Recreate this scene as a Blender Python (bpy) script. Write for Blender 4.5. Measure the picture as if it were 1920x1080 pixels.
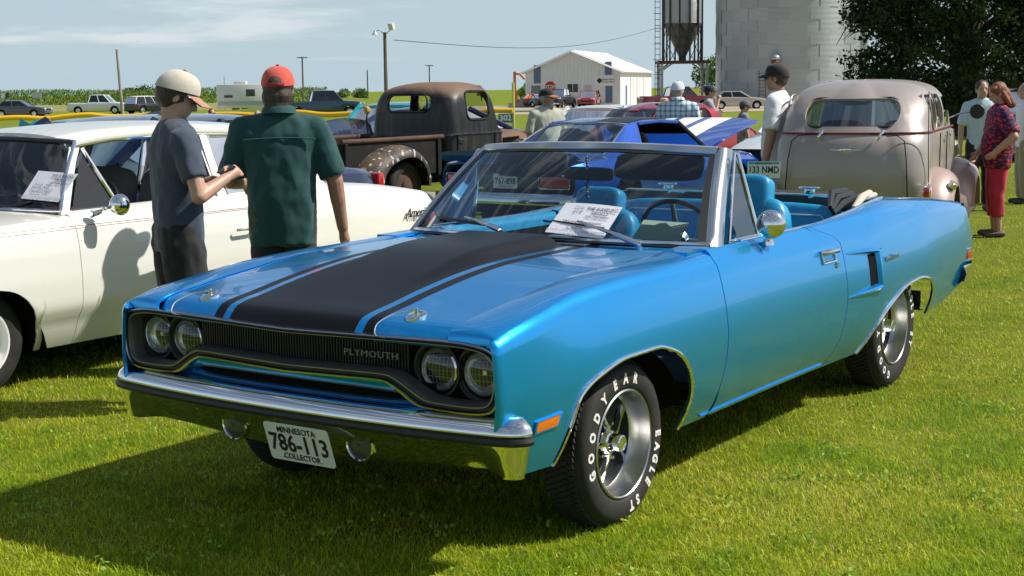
import bpy, bmesh, math, random
import numpy as np
from mathutils import Vector, Matrix, noise
for o in list(bpy.data.objects): bpy.data.objects.remove(o)
scn = bpy.context.scene
COL = scn.collection
R = math.radians
# ---------------------------------------------------------------- camera
CAM = np.array([4.58690916, 3.48445354, 1.64044928]); FPX = 2700.0
YAW, PIT, ROL = R(214.2757580), R(-7.9144403), R(-0.75185)
_f = np.array([math.cos(YAW)*math.cos(PIT), math.sin(YAW)*math.cos(PIT), math.sin(PIT)])
_r0 = np.array([math.sin(YAW), -math.cos(YAW), 0.0]); _u0 = np.cross(_r0, _f)
_rt = _r0*math.cos(ROL)+_u0*math.sin(ROL); _up = -_r0*math.sin(ROL)+_u0*math.cos(ROL)
cam = bpy.data.cameras.new('camera'); cam.sensor_width = 36; cam.lens = FPX/1920*36; cam.clip_end = 3000; cam.clip_start = .05
camo = bpy.data.objects.new('camera', cam); COL.objects.link(camo)
camo.matrix_world = Matrix(((_rt[0], _up[0], -_f[0], CAM[0]), (_rt[1], _up[1], -_f[1], CAM[1]), (_rt[2], _up[2], -_f[2], CAM[2]), (0, 0, 0, 1)))
scn.camera = camo
scn.render.resolution_x, scn.render.resolution_y = 1024, 576
# ---------------------------------------------------------------- sky, sun, exposure
SUN = Vector((-0.6, 0.75, 1.0)).normalized()
w = bpy.data.worlds.new('World'); scn.world = w; w.use_nodes = True
nt = w.node_tree; nt.nodes.clear()
sky = nt.nodes.new('ShaderNodeTexSky'); sky.sky_type = 'NISHITA'; sky.sun_disc = False
sky.sun_elevation = math.asin(SUN.z); sky.sun_rotation = math.atan2(SUN.x, SUN.y)
sky.air_density = 1.0; sky.dust_density = 1.4; sky.ozone_density = 1.0; sky.altitude = 300
tc = nt.nodes.new('ShaderNodeTexCoord')
mp = nt.nodes.new('ShaderNodeMapping'); mp.inputs['Scale'].default_value = (3.2, 3.2, 30.0); mp.inputs['Location'].default_value = (0.2, 0.35, 0.0)
nz = nt.nodes.new('ShaderNodeTexNoise'); nz.inputs['Scale'].default_value = 1.0; nz.inputs['Detail'].default_value = 9; nz.inputs['Roughness'].default_value = .62; nz.inputs['Distortion'].default_value = .5
rp = nt.nodes.new('ShaderNodeMapRange'); rp.interpolation_type = 'SMOOTHSTEP'; rp.inputs[1].default_value = .50; rp.inputs[2].default_value = .66; rp.inputs[4].default_value = .55
mx = nt.nodes.new('ShaderNodeMix'); mx.data_type = 'RGBA'
hz = nt.nodes.new('ShaderNodeMix'); hz.data_type = 'RGBA'; hz.inputs[0].default_value = .60; hz.inputs[7].default_value = (6.6, 8.6, 9.9, 1)
sp = nt.nodes.new('ShaderNodeSeparateXYZ'); hr = nt.nodes.new('ShaderNodeMapRange'); hr.inputs[1].default_value = 0.0; hr.inputs[2].default_value = .38; hr.inputs[3].default_value = .80; hr.inputs[4].default_value = .10
nt.links.new(tc.outputs['Generated'], sp.inputs[0]); nt.links.new(sp.outputs[2], hr.inputs[0]); nt.links.new(hr.outputs[0], hz.inputs[0])
bg = nt.nodes.new('ShaderNodeBackground'); bg.inputs[1].default_value = 0.07
out = nt.nodes.new('ShaderNodeOutputWorld')
L = nt.links.new
L(tc.outputs['Generated'], mp.inputs['Vector']); L(mp.outputs[0], nz.inputs['Vector']); L(nz.outputs['Fac'], rp.inputs[0])
L(sky.outputs[0], hz.inputs[6]); L(hz.outputs[2], mx.inputs[6]); mx.inputs[7].default_value = (10.4, 10.8, 11.0, 1)
L(rp.outputs[0], mx.inputs[0]); L(mx.outputs[2], bg.inputs[0]); L(bg.outputs[0], out.inputs[0])
sl = bpy.data.lights.new('sun', 'SUN'); sl.energy = 5.0; sl.angle = R(.53); sl.color = (1, .955, .88)
so = bpy.data.objects.new('sun', sl); COL.objects.link(so); so.rotation_euler = (-SUN).to_track_quat('-Z', 'Y').to_euler(); so.location = (-30, 40, 50)
vs = scn.view_settings; vs.view_transform = 'Standard'; vs.look = 'None'; vs.exposure = 0.25; vs.gamma = 1; vs.use_curve_mapping = False
scn.render.engine = 'CYCLES'
scn.cycles.max_bounces = 10; scn.cycles.transparent_max_bounces = 24
rnd = random.Random(7); npr = np.random.RandomState(11)
# ---------------------------------------------------------------- helpers
def ray(px, py): return _f+_rt*(px-960)/FPX-_up*(py-540)/FPX
def at(px, py, **k):
    d = ray(px, py); a, v = list(k.items())[0]
    if a == 'd': return CAM+d*v
    i = 'xyz'.index(a); return CAM+d*((v-CAM[i])/d[i])
def pc(xs, ys):
    """monotone cubic through points (xs any order)"""
    o = np.argsort(xs); xs = np.array(xs, float)[o]; ys = np.array(ys, float)[o]
    h = np.diff(xs); dl = np.diff(ys)/h; m = np.zeros(len(xs)); m[0] = dl[0]; m[-1] = dl[-1]
    for i in range(1, len(xs)-1):
        if dl[i-1]*dl[i] > 0:
            w1 = 2*h[i]+h[i-1]; w2 = h[i]+2*h[i-1]; m[i] = (w1+w2)/(w1/dl[i-1]+w2/dl[i])
    def f(x):
        x = min(max(x, xs[0]), xs[-1]); i = min(int(np.searchsorted(xs, x, 'right'))-1, len(h)-1); i = max(i, 0)
        t = (x-xs[i])/h[i]; t2 = t*t; t3 = t2*t
        return float((2*t3-3*t2+1)*ys[i]+(t3-2*t2+t)*h[i]*m[i]+(-2*t3+3*t2)*ys[i+1]+(t3-t2)*h[i]*m[i+1])
    return f
def sst(a, b, x):
    t = min(max((x-a)/(b-a), 0), 1); return t*t*(3-2*t)
def lin(a, b, n): return [a+(b-a)*i/(n-1) for i in range(n)]
def cr(pts, n=8, closed=False):
    """Catmull-Rom through 3D points"""
    P = [np.array(p, float) for p in pts]; o = []; N = len(P); rng = range(N) if closed else range(N-1)
    for i in rng:
        if closed: a, b, c, d = P[(i-1) % N], P[i], P[(i+1) % N], P[(i+2) % N]
        else: a, b, c, d = P[max(i-1, 0)], P[i], P[i+1], P[min(i+2, N-1)]
        for k in range(n):
            t = k/n; o.append(.5*((2*b)+(-a+c)*t+(2*a-5*b+4*c-d)*t*t+(-a+3*b-3*c+d)*t**3))
    if not closed: o.append(P[-1])
    return o
class MB:
    def __init__(s): s.v = []; s.f = []; s.m = []; s.cm = 0; s.M = None
    def add(s, V, F):
        o = len(s.v)
        if s.M is not None: V = [tuple(s.M @ Vector(p)) for p in V]
        s.v += [tuple(map(float, p)) for p in V]; s.f += [tuple(i+o for i in q) for q in F]; s.m += [s.cm]*len(F); return s
    def box(s, c, sz, rot=None, taper=1.0):
        V = []
        for z in (-.5, .5):
            for (x, y) in ((-.5, -.5), (.5, -.5), (.5, .5), (-.5, .5)):
                k = taper if z > 0 else 1
                p = Vector((x*sz[0]*k, y*sz[1]*k, z*sz[2]))
                if rot is not None: p = rot @ p
                V.append((p.x+c[0], p.y+c[1], p.z+c[2]))
        return s.add(V, [(3, 2, 1, 0), (4, 5, 6, 7), (0, 1, 5, 4), (1, 2, 6, 5), (2, 3, 7, 6), (3, 0, 4, 7)])
    def tube(s, path, r, n=8, closed=False, caps=True, sx=1.0):
        P = [Vector(p) for p in path]; N = len(P); rr = r if hasattr(r, '__len__') else [r]*N
        T = []
        for i in range(N):
            if closed: t = P[(i+1) % N]-P[(i-1) % N]
            else: t = P[min(i+1, N-1)]-P[max(i-1, 0)]
            T.append(t.normalized() if t.length > 1e-9 else Vector((0, 0, 1)))
        a = Vector((0, 0, 1)) if abs(T[0].z) < .9 else Vector((1, 0, 0))
        nn = (a-T[0]*a.dot(T[0])).normalized(); V = []
        for i in range(N):
            nn = (nn-T[i]*nn.dot(T[i]))
            nn = nn.normalized() if nn.length > 1e-6 else T[i].orthogonal().normalized()
            b = T[i].cross(nn)
            for k in range(n):
                q = 2*math.pi*k/n; V.append(P[i]+(nn*math.cos(q)+b*math.sin(q)*sx)*rr[i])
        F = [(i*n+k, i*n+(k+1) % n, ((i+1) % N)*n+(k+1) % n, ((i+1) % N)*n+k) for i in range(N if closed else N-1) for k in range(n)]
        if caps and not closed: F += [tuple(range(n))[::-1], tuple((N-1)*n+k for k in range(n))]
        return s.add(V, F)
    def cyl(s, a, b, r, r2=None, n=16): return s.tube([a, b], [r, r if r2 is None else r2], n)
    def lathe(s, prof, n=32, o=(0, 0, 0), ax='y', a0=0, a1=2*math.pi):
        full = abs(a1-a0-2*math.pi) < 1e-6; V = []; K = n if full else n+1; m = len(prof)
        for k in range(K):
            q = a0+(a1-a0)*k/n; c, sn = math.cos(q), math.sin(q)
            for (r, h) in prof:
                p = {'y': (r*c, h, r*sn), 'z': (r*c, r*sn, h), 'x': (h, r*c, r*sn)}[ax]
                V.append((p[0]+o[0], p[1]+o[1], p[2]+o[2]))
        F = []
        for k in range(n):
            k2 = (k+1) % K
            for j in range(m-1):
                q = (k*m+j, k*m+j+1, k2*m+j+1, k2*m+j)
                F.append(q if ax != 'y' else q[::-1])
        return s.add(V, F)
    def grid(s, G, cu=False, cv=False, flip=False):
        nu, nv = len(G), len(G[0]); V = [p for row in G for p in row]; F = []
        for i in range(nu if cu else nu-1):
            for j in range(nv if cv else nv-1):
                q = (i*nv+j, ((i+1) % nu)*nv+j, ((i+1) % nu)*nv+(j+1) % nv, i*nv+(j+1) % nv)
                F.append(q[::-1] if flip else q)
        return s.add(V, F)
    def ell(s, c, r, n=12, rot=None):
        V = []; F = []; h = n//2+1; r = r if hasattr(r, '__len__') else (r, r, r)
        for i in range(h+1):
            t = math.pi*i/h
            for k in range(n):
                q = 2*math.pi*k/n; p = Vector((r[0]*math.sin(t)*math.cos(q), r[1]*math.sin(t)*math.sin(q), r[2]*math.cos(t)))
                if rot is not None: p = rot @ p
                V.append((p.x+c[0], p.y+c[1], p.z+c[2]))
        F = [(i*n+k, (i+1)*n+k, (i+1)*n+(k+1) % n, i*n+(k+1) % n) for i in range(h) for k in range(n)]
        return s.add(V, F)
    def prism(s, poly, fn, d0, d1):
        """poly 2D, fn(a,b,d)->3D"""
        n = len(poly); V = [fn(a, b, d0) for a, b in poly]+[fn(a, b, d1) for a, b in poly]
        F = [tuple(range(n))[::-1], tuple(range(n, 2*n))]+[(i, (i+1) % n, n+(i+1) % n, n+i) for i in range(n)]
        return s.add(V, F)
    def mesh(s, name, mats, ang=35, bevel=0, seg=2, fix=True, weld=True):
        me = bpy.data.meshes.new(name); me.from_pydata(s.v, [], s.f)
        if not isinstance(mats, (list, tuple)): mats = [mats]
        for m in mats: me.materials.append(m)
        if len(mats) > 1: me.polygons.foreach_set('material_index', s.m)
        bm = bmesh.new(); bm.from_mesh(me)
        if weld: bmesh.ops.remove_doubles(bm, verts=bm.verts, dist=1e-5)
        if fix: bmesh.ops.recalc_face_normals(bm, faces=bm.faces)
        if bevel: 
            es = [e for e in bm.edges if len(e.link_faces) == 2 and e.calc_face_angle(0) > R(30)]
            bmesh.ops.bevel(bm, geom=es, offset=bevel, segments=seg, profile=.5, affect='EDGES', clamp_overlap=True)
        bm.to_mesh(me); bm.free()
        if ang: me.polygons.foreach_set('use_smooth', [True]*len(me.polygons)); me.set_sharp_from_angle(angle=R(ang))
        me.update(); return me
    def build(s, name, mats, parent=None, ang=35, bevel=0, seg=2, fix=True, weld=True):
        return mkobj(name, s.mesh(name, mats, ang, bevel, seg, fix, weld), parent)
def mkobj(name, me, parent=None):
    o = bpy.data.objects.new(name, me); COL.objects.link(o)
    if parent is not None: o.parent = parent
    return o
def tag(o, label, cat=None, group=None, kind=None):
    if label: o['label'] = label
    if cat: o['category'] = cat
    if group: o['group'] = group
    if kind: o['kind'] = kind
    return o
def thing(name, label, cat, loc=(0, 0, 0), rz=0, group=None):
    o = bpy.data.objects.new(name, None); COL.objects.link(o); o.location = loc; o.rotation_euler = (0, 0, rz); o.empty_display_size = .2
    return tag(o, label, cat, group)
def ctree(o, parent=None):
    c = o.copy(); COL.objects.link(c); c.parent = parent
    for ch in o.children: ctree(ch, c)
    return c
def evalmesh(ob):
    dg = bpy.context.evaluated_depsgraph_get(); dg.update()
    return bpy.data.meshes.new_from_object(ob.evaluated_get(dg))
def bake(ob, ang=35):
    """apply this object's modifiers"""
    me = evalmesh(ob); old = ob.data; ob.modifiers.clear(); ob.data = me
    if old.users == 0: bpy.data.meshes.remove(old)
    if ang: me.polygons.foreach_set('use_smooth', [True]*len(me.polygons)); me.set_sharp_from_angle(angle=R(ang)); me.update()
    return ob
def cut(ob, mbs, ang=35, solver='EXACT'):
    hs = []
    for mb in mbs:
        h = mb.build('cutter', [], None, ang=0); hs.append(h)
        m = ob.modifiers.new('b', 'BOOLEAN'); m.operation = 'DIFFERENCE'; m.object = h; m.solver = solver
    bake(ob, ang)
    for h in hs: me = h.data; bpy.data.objects.remove(h); bpy.data.meshes.remove(me)
    return ob
def textmesh(s, size=1, ext=.002, shear=0, space=1.0, bold=0.0, align='CENTER'):
    cu = bpy.data.curves.new('t', 'FONT'); cu.body = s; cu.size = size; cu.align_x = align; cu.align_y = 'CENTER'; cu.extrude = ext; cu.resolution_u = 2
    cu.shear = shear; cu.space_character = space; cu.offset = bold
    o = bpy.data.objects.new('t', cu); COL.objects.link(o); me = evalmesh(o); bpy.data.objects.remove(o); bpy.data.curves.remove(cu)
    V = [tuple(v.co) for v in me.vertices]; F = [tuple(p.vertices) for p in me.polygons]; bpy.data.meshes.remove(me); return V, F
def addtext(mb, s, M, size, ext=.002, sx=1.0, **k):
    V, F = textmesh(s, size, ext, **k); mb.add([tuple(M @ Vector((v[0]*sx, v[1], v[2]))) for v in V], F)
def frame(o, xa, ya):
    xa = Vector(xa).normalized(); ya = Vector(ya); ya = (ya-xa*ya.dot(xa)).normalized(); za = xa.cross(ya); o = Vector(o)
    return Matrix(((xa.x, ya.x, za.x, o.x), (xa.y, ya.y, za.y, o.y), (xa.z, ya.z, za.z, o.z), (0, 0, 0, 1)))
def flange(me, d=.012):
    bm = bmesh.new(); bm.from_mesh(me); bm.normal_update()
    nrm = {v: v.normal.copy() for v in bm.verts}; be = [e for e in bm.edges if e.is_boundary]
    src = {}
    r = bmesh.ops.extrude_edge_only(bm, edges=be); nv = [g for g in r['geom'] if isinstance(g, bmesh.types.BMVert)]
    co = {}
    for v, n in nrm.items(): co[tuple(round(c, 6) for c in v.co)] = n
    for v in nv: v.co -= co.get(tuple(round(c, 6) for c in v.co), Vector((0, 0, 0)))*d
    bmesh.ops.recalc_face_normals(bm, faces=bm.faces)
    bm.to_mesh(me); bm.free(); me.polygons.foreach_set('use_smooth', [True]*len(me.polygons)); me.set_sharp_from_angle(angle=R(35)); me.update(); return me
def panel(name, mb, mat, parent, d=.012, ang=35):
    me = mb.mesh(name, mat, ang); flange(me, d); return mkobj(name, me, parent)
# ---------------------------------------------------------------- materials
def mat(name, col=(.5, .5, .5), rough=.5, metal=0, coat=0, crough=.03, spec=.5, emis=None, trans=0, ior=1.5, alpha=1, sheen=0):
    m = bpy.data.materials.new(name); m.use_nodes = True; b = m.node_tree.nodes['Principled BSDF']; i = b.inputs
    i['Base Color'].default_value = (*col, 1); i['Roughness'].default_value = rough; i['Metallic'].default_value = metal
    i['Coat Weight'].default_value = coat; i['Coat Roughness'].default_value = crough; i['Specular IOR Level'].default_value = spec; i['IOR'].default_value = ior
    i['Transmission Weight'].default_value = trans; i['Sheen Weight'].default_value = sheen
    if emis: i['Emission Color'].default_value = (*emis[:3], 1); i['Emission Strength'].default_value = emis[3]
    return m
def nd(m, t, **k):
    n = m.node_tree.nodes.new(t)
    for a, v in k.items(): setattr(n, a, v)
    return n
def lk(m, a, b): m.node_tree.links.new(a, b)
def bsdf(m): return m.node_tree.nodes['Principled BSDF']
def noisecol(m, c1, c2, scale=5, detail=6, lo=.35, hi=.65, c3=None, scale2=40, lo2=.5, hi2=.7, coord='Object', stretch=(1, 1, 1), rough=.6, bump=0, bscale=None, dist=0):
    """base colour mottled between c1 and c2 (and speckled with c3), optional fine bump"""
    t = nd(m, 'ShaderNodeTexCoord'); mp = nd(m, 'ShaderNodeMapping'); mp.inputs['Scale'].default_value = stretch; lk(m, t.outputs[coord], mp.inputs[0])
    n = nd(m, 'ShaderNodeTexNoise'); n.inputs['Scale'].default_value = scale; n.inputs['Detail'].default_value = detail; n.inputs['Roughness'].default_value = rough; n.inputs['Distortion'].default_value = dist
    lk(m, mp.outputs[0], n.inputs['Vector'])
    r = nd(m, 'ShaderNodeMapRange'); r.inputs[1].default_value = lo; r.inputs[2].default_value = hi; lk(m, n.outputs['Fac'], r.inputs[0])
    x = nd(m, 'ShaderNodeMix', data_type='RGBA'); x.inputs[6].default_value = (*c1, 1); x.inputs[7].default_value = (*c2, 1); lk(m, r.outputs[0], x.inputs[0]); o = x.outputs[2]
    if c3:
        n2 = nd(m, 'ShaderNodeTexNoise'); n2.inputs['Scale'].default_value = scale2; n2.inputs['Detail'].default_value = 4; lk(m, mp.outputs[0], n2.inputs['Vector'])
        r2 = nd(m, 'ShaderNodeMapRange'); r2.inputs[1].default_value = lo2; r2.inputs[2].default_value = hi2; lk(m, n2.outputs['Fac'], r2.inputs[0])
        y = nd(m, 'ShaderNodeMix', data_type='RGBA'); lk(m, o, y.inputs[6]); y.inputs[7].default_value = (*c3, 1); lk(m, r2.outputs[0], y.inputs[0]); o = y.outputs[2]
    lk(m, o, bsdf(m).inputs['Base Color'])
    if bump:
        n3 = nd(m, 'ShaderNodeTexNoise'); n3.inputs['Scale'].default_value = bscale or scale*6; n3.inputs['Detail'].default_value = 5; lk(m, mp.outputs[0], n3.inputs['Vector'])
        bp = nd(m, 'ShaderNodeBump'); bp.inputs['Strength'].default_value = bump; bp.inputs['Distance'].default_value = .01; lk(m, n3.outputs['Fac'], bp.inputs['Height']); lk(m, bp.outputs[0], bsdf(m).inputs['Normal'])
    return m
def glassmat(name, tint, refl=1.0, mixk=.0, rough=0.0):
    """thin pane: tinted see-through plus a mirror-like surface reflection"""
    m = bpy.data.materials.new(name); m.use_nodes = True; n = m.node_tree; n.nodes.clear()
    t = nd(m, 'ShaderNodeBsdfTransparent'); t.inputs[0].default_value = (*tint, 1); g = nd(m, 'ShaderNodeBsdfGlossy'); g.inputs['Roughness'].default_value = rough; g.inputs['Color'].default_value = (refl, refl, refl, 1)
    fr = nd(m, 'ShaderNodeFresnel'); fr.inputs[0].default_value = 1.52; x = nd(m, 'ShaderNodeMixShader'); o = nd(m, 'ShaderNodeOutputMaterial')
    ad = nd(m, 'ShaderNodeMath', operation='MULTIPLY_ADD'); lk(m, fr.outputs[0], ad.inputs[0]); ad.inputs[1].default_value = 1.25; ad.inputs[2].default_value = mixk; ad.use_clamp = True
    lk(m, ad.outputs[0], x.inputs[0]); lk(m, t.outputs[0], x.inputs[1]); lk(m, g.outputs[0], x.inputs[2]); lk(m, x.outputs[0], o.inputs[0]); return m
def paint(name, col, rough=.32, metal=.35, flake=0.0, coat=1.0, crough=.02):
    m = mat(name, col, rough, metal, coat, crough)
    if flake:
        t = nd(m, 'ShaderNodeTexCoord'); v = nd(m, 'ShaderNodeTexVoronoi'); v.inputs['Scale'].default_value = 900; lk(m, t.outputs['Object'], v.inputs['Vector'])
        r = nd(m, 'ShaderNodeMapRange'); r.inputs[3].default_value = 1-flake; r.inputs[4].default_value = 1+flake; lk(m, v.outputs['Color'], r.inputs[0])
        h = nd(m, 'ShaderNodeHueSaturation'); h.inputs['Color'].default_value = (*col, 1); lk(m, r.outputs[0], h.inputs['Value']); lk(m, h.outputs[0], bsdf(m).inputs['Base Color'])
    return m
M = {}
M['chrome'] = mat('chrome', (.82, .83, .85), .06, 1)
M['chrome_worn'] = mat('chrome_worn', (.7, .71, .73), .16, 1)
M['steel'] = mat('brushed_steel', (.62, .62, .62), .28, 1)
M['black'] = mat('black_plastic', (.012, .012, .013), .45)
M['matte'] = mat('dark_matte', (.006, .006, .006), .9, spec=.1)
M['rubber'] = noisecol(mat('tyre_rubber', (.02, .019, .018), .75), (.009, .0085, .008), (.020, .018, .016), 9, bump=.15, bscale=60)
M['tyre_white'] = mat('tyre_letter_white', (.72, .71, .68), .6)
M['white'] = mat('white_paint', (.78, .78, .76), .4)
M['paper'] = noisecol(mat('card_paper', (.8, .79, .82), .7), (.80, .79, .83), (.74, .74, .80), 14)
M['ink'] = mat('ink', (.02, .02, .03), .7)
M['ink_grey'] = mat('ink_grey', (.30, .31, .38), .7)
M['glass'] = glassmat('window_glass', (.72, .82, .82))
M['tint'] = glassmat('tinted_glass', (.34, .48, .55), mixk=.03)
M['dglass'] = glassmat('dark_glass', (.12, .16, .18), mixk=.04)
M['red_lens'] = mat('red_lens', (.45, .012, .012), .12, coat=1)
M['amber'] = mat('amber_lens', (.75, .16, .01), .15, coat=1)
M['plate'] = mat('plate_white', (.74, .75, .73), .35, coat=.4)
M['plate_black'] = mat('plate_black_paint', (.015, .015, .018), .4)
# ================================================================ ground
M['soil'] = noisecol(mat('lawn_ground', (.05, .07, .012), .95, spec=.1), (.09, .12, .008), (.14, .16, .014), 1.4, c3=(.19, .17, .04), scale2=9, lo2=.55, hi2=.75, bump=.6, bscale=60)
def lawn():
    N = 480000
    px = npr.uniform(-500, 2420, N); v = npr.uniform(0, 1, N); py = 322+(1180-322)*v**.85
    d = _f[None, :]+_rt[None, :]*((px-960)/FPX)[:, None]-_up[None, :]*((py-540)/FPX)[:, None]
    t = -CAM[2]/d[:, 2]; P = CAM[None, :]+d*t[:, None]; dep = t
    P[:, 2] = 0
    cl = np.array([noise.fractal(Vector((a*2.6, b*2.6, 0)), .9, 2.1, 3) for a, b in P[:, :2]]); c2 = np.array([noise.noise(Vector((a*.9+7, b*.9, 3))) for a, b in P[:, :2]])
    h = npr.uniform(.014, .040, N)*np.clip(1+.75*cl, .45, 2.0)
    h *= np.where(npr.uniform(0, 1, N) < .03, 1.7, 1)
    wd = np.maximum(.0020, .00030*dep)*npr.uniform(.6, 1.5, N)
    az = npr.uniform(0, 2*np.pi, N); lean = np.abs(npr.normal(1.0, .38, N)); side_a = az+npr.normal(0, .3, N)
    dirv = np.stack([np.cos(az), np.sin(az), np.zeros(N)], 1); sv = np.stack([-np.sin(side_a), np.cos(side_a), np.zeros(N)], 1)
    z = np.array([0, 0, 1.0])[None, :]
    mid = P+dirv*(h*np.sin(lean*.6)*.55)[:, None]+z*(h*np.cos(lean*.6)*.55)[:, None]
    tip = mid+dirv*(h*np.sin(lean*1.25)*.55)[:, None]+z*(h*np.cos(np.minimum(lean*1.25, 1.45))*.5)[:, None]
    V = np.stack([P-sv*wd[:, None]*.5, P+sv*wd[:, None]*.5, mid+sv*wd[:, None]*.42, mid-sv*wd[:, None]*.42, tip], 1).reshape(-1, 3)
    b = np.arange(N)*5
    q = np.stack([b, b+1, b+2, b+3], 1); tr = np.stack([b+3, b+2, b+4], 1)
    me = bpy.data.meshes.new('lawn_grass'); nv = N*5; me.vertices.add(nv); me.vertices.foreach_set('co', V.astype(np.float32).ravel())
    li = np.concatenate([q.ravel(), tr.ravel()]); me.loops.add(len(li)); me.loops.foreach_set('vertex_index', li.astype(np.int32))
    ls = np.concatenate([np.arange(N)*4, N*4+np.arange(N)*3]); lt = np.concatenate([np.full(N, 4), np.full(N, 3)])
    me.polygons.add(2*N); me.polygons.foreach_set('loop_start', ls.astype(np.int32)); me.polygons.foreach_set('loop_total', lt.astype(np.int32)); me.update(calc_edges=True)
    u = npr.uniform(0, 1, N); patch = .5+.5*np.sin(P[:, 0]*1.1+1.3*np.sin(P[:, 1]*.9))*np.sin(P[:, 1]*1.4+.7*np.sin(P[:, 0]*1.9)); 
    ga, gb, gs = np.array([.11, .23, .004]), np.array([.46, .47, .010]), np.array([.72, .58, .15])
    u = np.clip(u*.8+.1-.45*cl-.35*c2, 0, 1); c = ga[None, :]*(1-u[:, None])+gb[None, :]*u[:, None]
    dry = (npr.uniform(0, 1, N) < np.clip(.10-.35*c2-.15*cl, .02, .5))[:, None]; c = np.where(dry, gs[None, :]*npr.uniform(.5, 1, N)[:, None], c)
    c = np.minimum(c*npr.uniform(.8, 1.9, N)[:, None], .9); cc = np.concatenate([np.repeat(c, 5, 0), np.ones((nv, 1))], 1)
    a = me.color_attributes.new('tone', 'FLOAT_COLOR', 'POINT'); a.data.foreach_set('color', cc.astype(np.float32).ravel())
    mt = bpy.data.materials.new('grass_blades'); mt.use_nodes = True; bb = bsdf(mt); bb.inputs['Roughness'].default_value = .55; bb.inputs['Specular IOR Level'].default_value = .25
    at_ = nd(mt, 'ShaderNodeVertexColor', layer_name='tone'); lk(mt, at_.outputs[0], bb.inputs['Base Color'])
    tr_ = nd(mt, 'ShaderNodeBsdfTranslucent'); lk(mt, at_.outputs[0], tr_.inputs[0]); mxs = nd(mt, 'ShaderNodeMixShader'); mxs.inputs[0].default_value = .4
    lk(mt, bb.outputs[0], mxs.inputs[1]); lk(mt, tr_.outputs[0], mxs.inputs[2]); oo = [n for n in mt.node_tree.nodes if n.type == 'OUTPUT_MATERIAL'][0]; lk(mt, mxs.outputs[0], oo.inputs[0])
    me.materials.append(mt); o = mkobj('lawn_grass', me); tag(o, 'short sunlit lawn grass covering the show field', 'grass', kind='stuff')
lawn()
# ================================================================ field, gravel, far things
_fh = np.array([math.cos(YAW), math.sin(YAW)]); _rh = np.array([_rt[0], _rt[1]]); _rh = _rh/np.linalg.norm(_rh)
def dz(d): return -.0035*(min(d, 300)-30) if d > 30 else 0.0
def fg(px, d):
    """point on the field under pixel column px at distance d (ground falls away gently)"""
    l = (px-960)/FPX*d; p = CAM[:2]+_fh*d*1.0+_rh*l; return (float(p[0]), float(p[1]), dz(d))
VA = math.degrees(YAW)      # heading of the view
def setting():
    m = MB(); ds = [-60, -10, 0, 5, 10, 15, 20, 26, 32, 40, 55, 75, 100, 130, 170, 220, 300, 450, 700, 1100, 1900]; ls = [-1500, -700, -300, -150, -80, -40, -20, -8, 0, 8, 20, 40, 80, 150, 300, 700, 1500]
    G = [[(CAM[0]+_fh[0]*d+_rh[0]*l, CAM[1]+_fh[1]*d+_rh[1]*l, dz(d)) for l in ls] for d in ds]
    m.grid(G); o = m.build('ground', M['soil'], None, ang=60)
    M['lawn_far'] = noisecol(mat('mown_lawn', (.17, .21, .02), .95, spec=.1), (.12, .17, .010), (.19, .225, .018), 1.2, c3=(.23, .22, .05), scale2=9, lo2=.55, hi2=.75, bump=.6, bscale=40)
    mm = MB(); mm.grid([[(CAM[0]+_fh[0]*d+_rh[0]*l, CAM[1]+_fh[1]*d+_rh[1]*l, dz(d)+.006) for l in ls] for d in ds if d >= 26]); tag(mm.build('lawn', M['lawn_far'], None, ang=60), None, kind='structure'); tag(o, None, kind='structure')
    gv = noisecol(mat('tan_gravel', (.40, .34, .26), .95, spec=.1), (.36, .30, .22), (.46, .40, .31), .5, c3=(.30, .25, .18), scale2=3, bump=.4, bscale=12)
    def patch(name, pts, mt, lift=.004):
        mm = MB(); mm.add([(*fg(px, d)[:2], dz(d)+lift) for px, d in pts], [tuple(range(len(pts)))]); o = mm.build(name, mt, None, ang=0); return tag(o, None, kind='structure')
    patch('gravel_lot', [(520, 108), (1250, 100), (1700, 112), (1700, 135), (1700, 175), (820, 175), (600, 140)], gv, .02)
    patch('gravel_road', [(-500, 118), (430, 122), (430, 130), (-500, 126)], gv, .02)
    M['meadow'] = noisecol(mat('mown_meadow', (.15, .22, .03), .95, spec=.1), (.10, .15, .02), (.15, .19, .03), .12, c3=(.17, .18, .05), scale2=.9, lo2=.5, hi2=.75, bump=.6, bscale=6)
    mm = MB(); c = fg(600, 112); G = []
    for i in range(25):
        r_ = i/24; row = []
        for k in range(48):
            a = 2*math.pi*k/48; l = math.cos(a)*r_*15; d = math.sin(a)*r_*22; h = 1.25*(.5+.5*math.cos(math.pi*r_))*(1+.25*math.sin(l*.3)); p = (c[0]+_rh[0]*l+_fh[0]*d, c[1]+_rh[1]*l+_fh[1]*d); row.append((p[0], p[1], dz(112)-.10+h*1.05))
        G.append(row)
    mm.grid(G, cv=True); o = mm.build('grass_mound', M['meadow'], None, ang=80); tag(o, None, kind='structure')
    mm = MB(); mm.grid([[(*fg(px, d)[:2], dz(d)+.02+h) for px in lin(-700, 520, 20)] for d, h in ((170, 0), (200, .3), (240, .5))]); o = mm.build('field_verge', noisecol(mat('dry_verge', (.20, .20, .06), .95), (.17, .19, .04), (.27, .24, .09), .15, bump=.8, bscale=3), None); tag(o, None, kind='structure')
setting()
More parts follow.
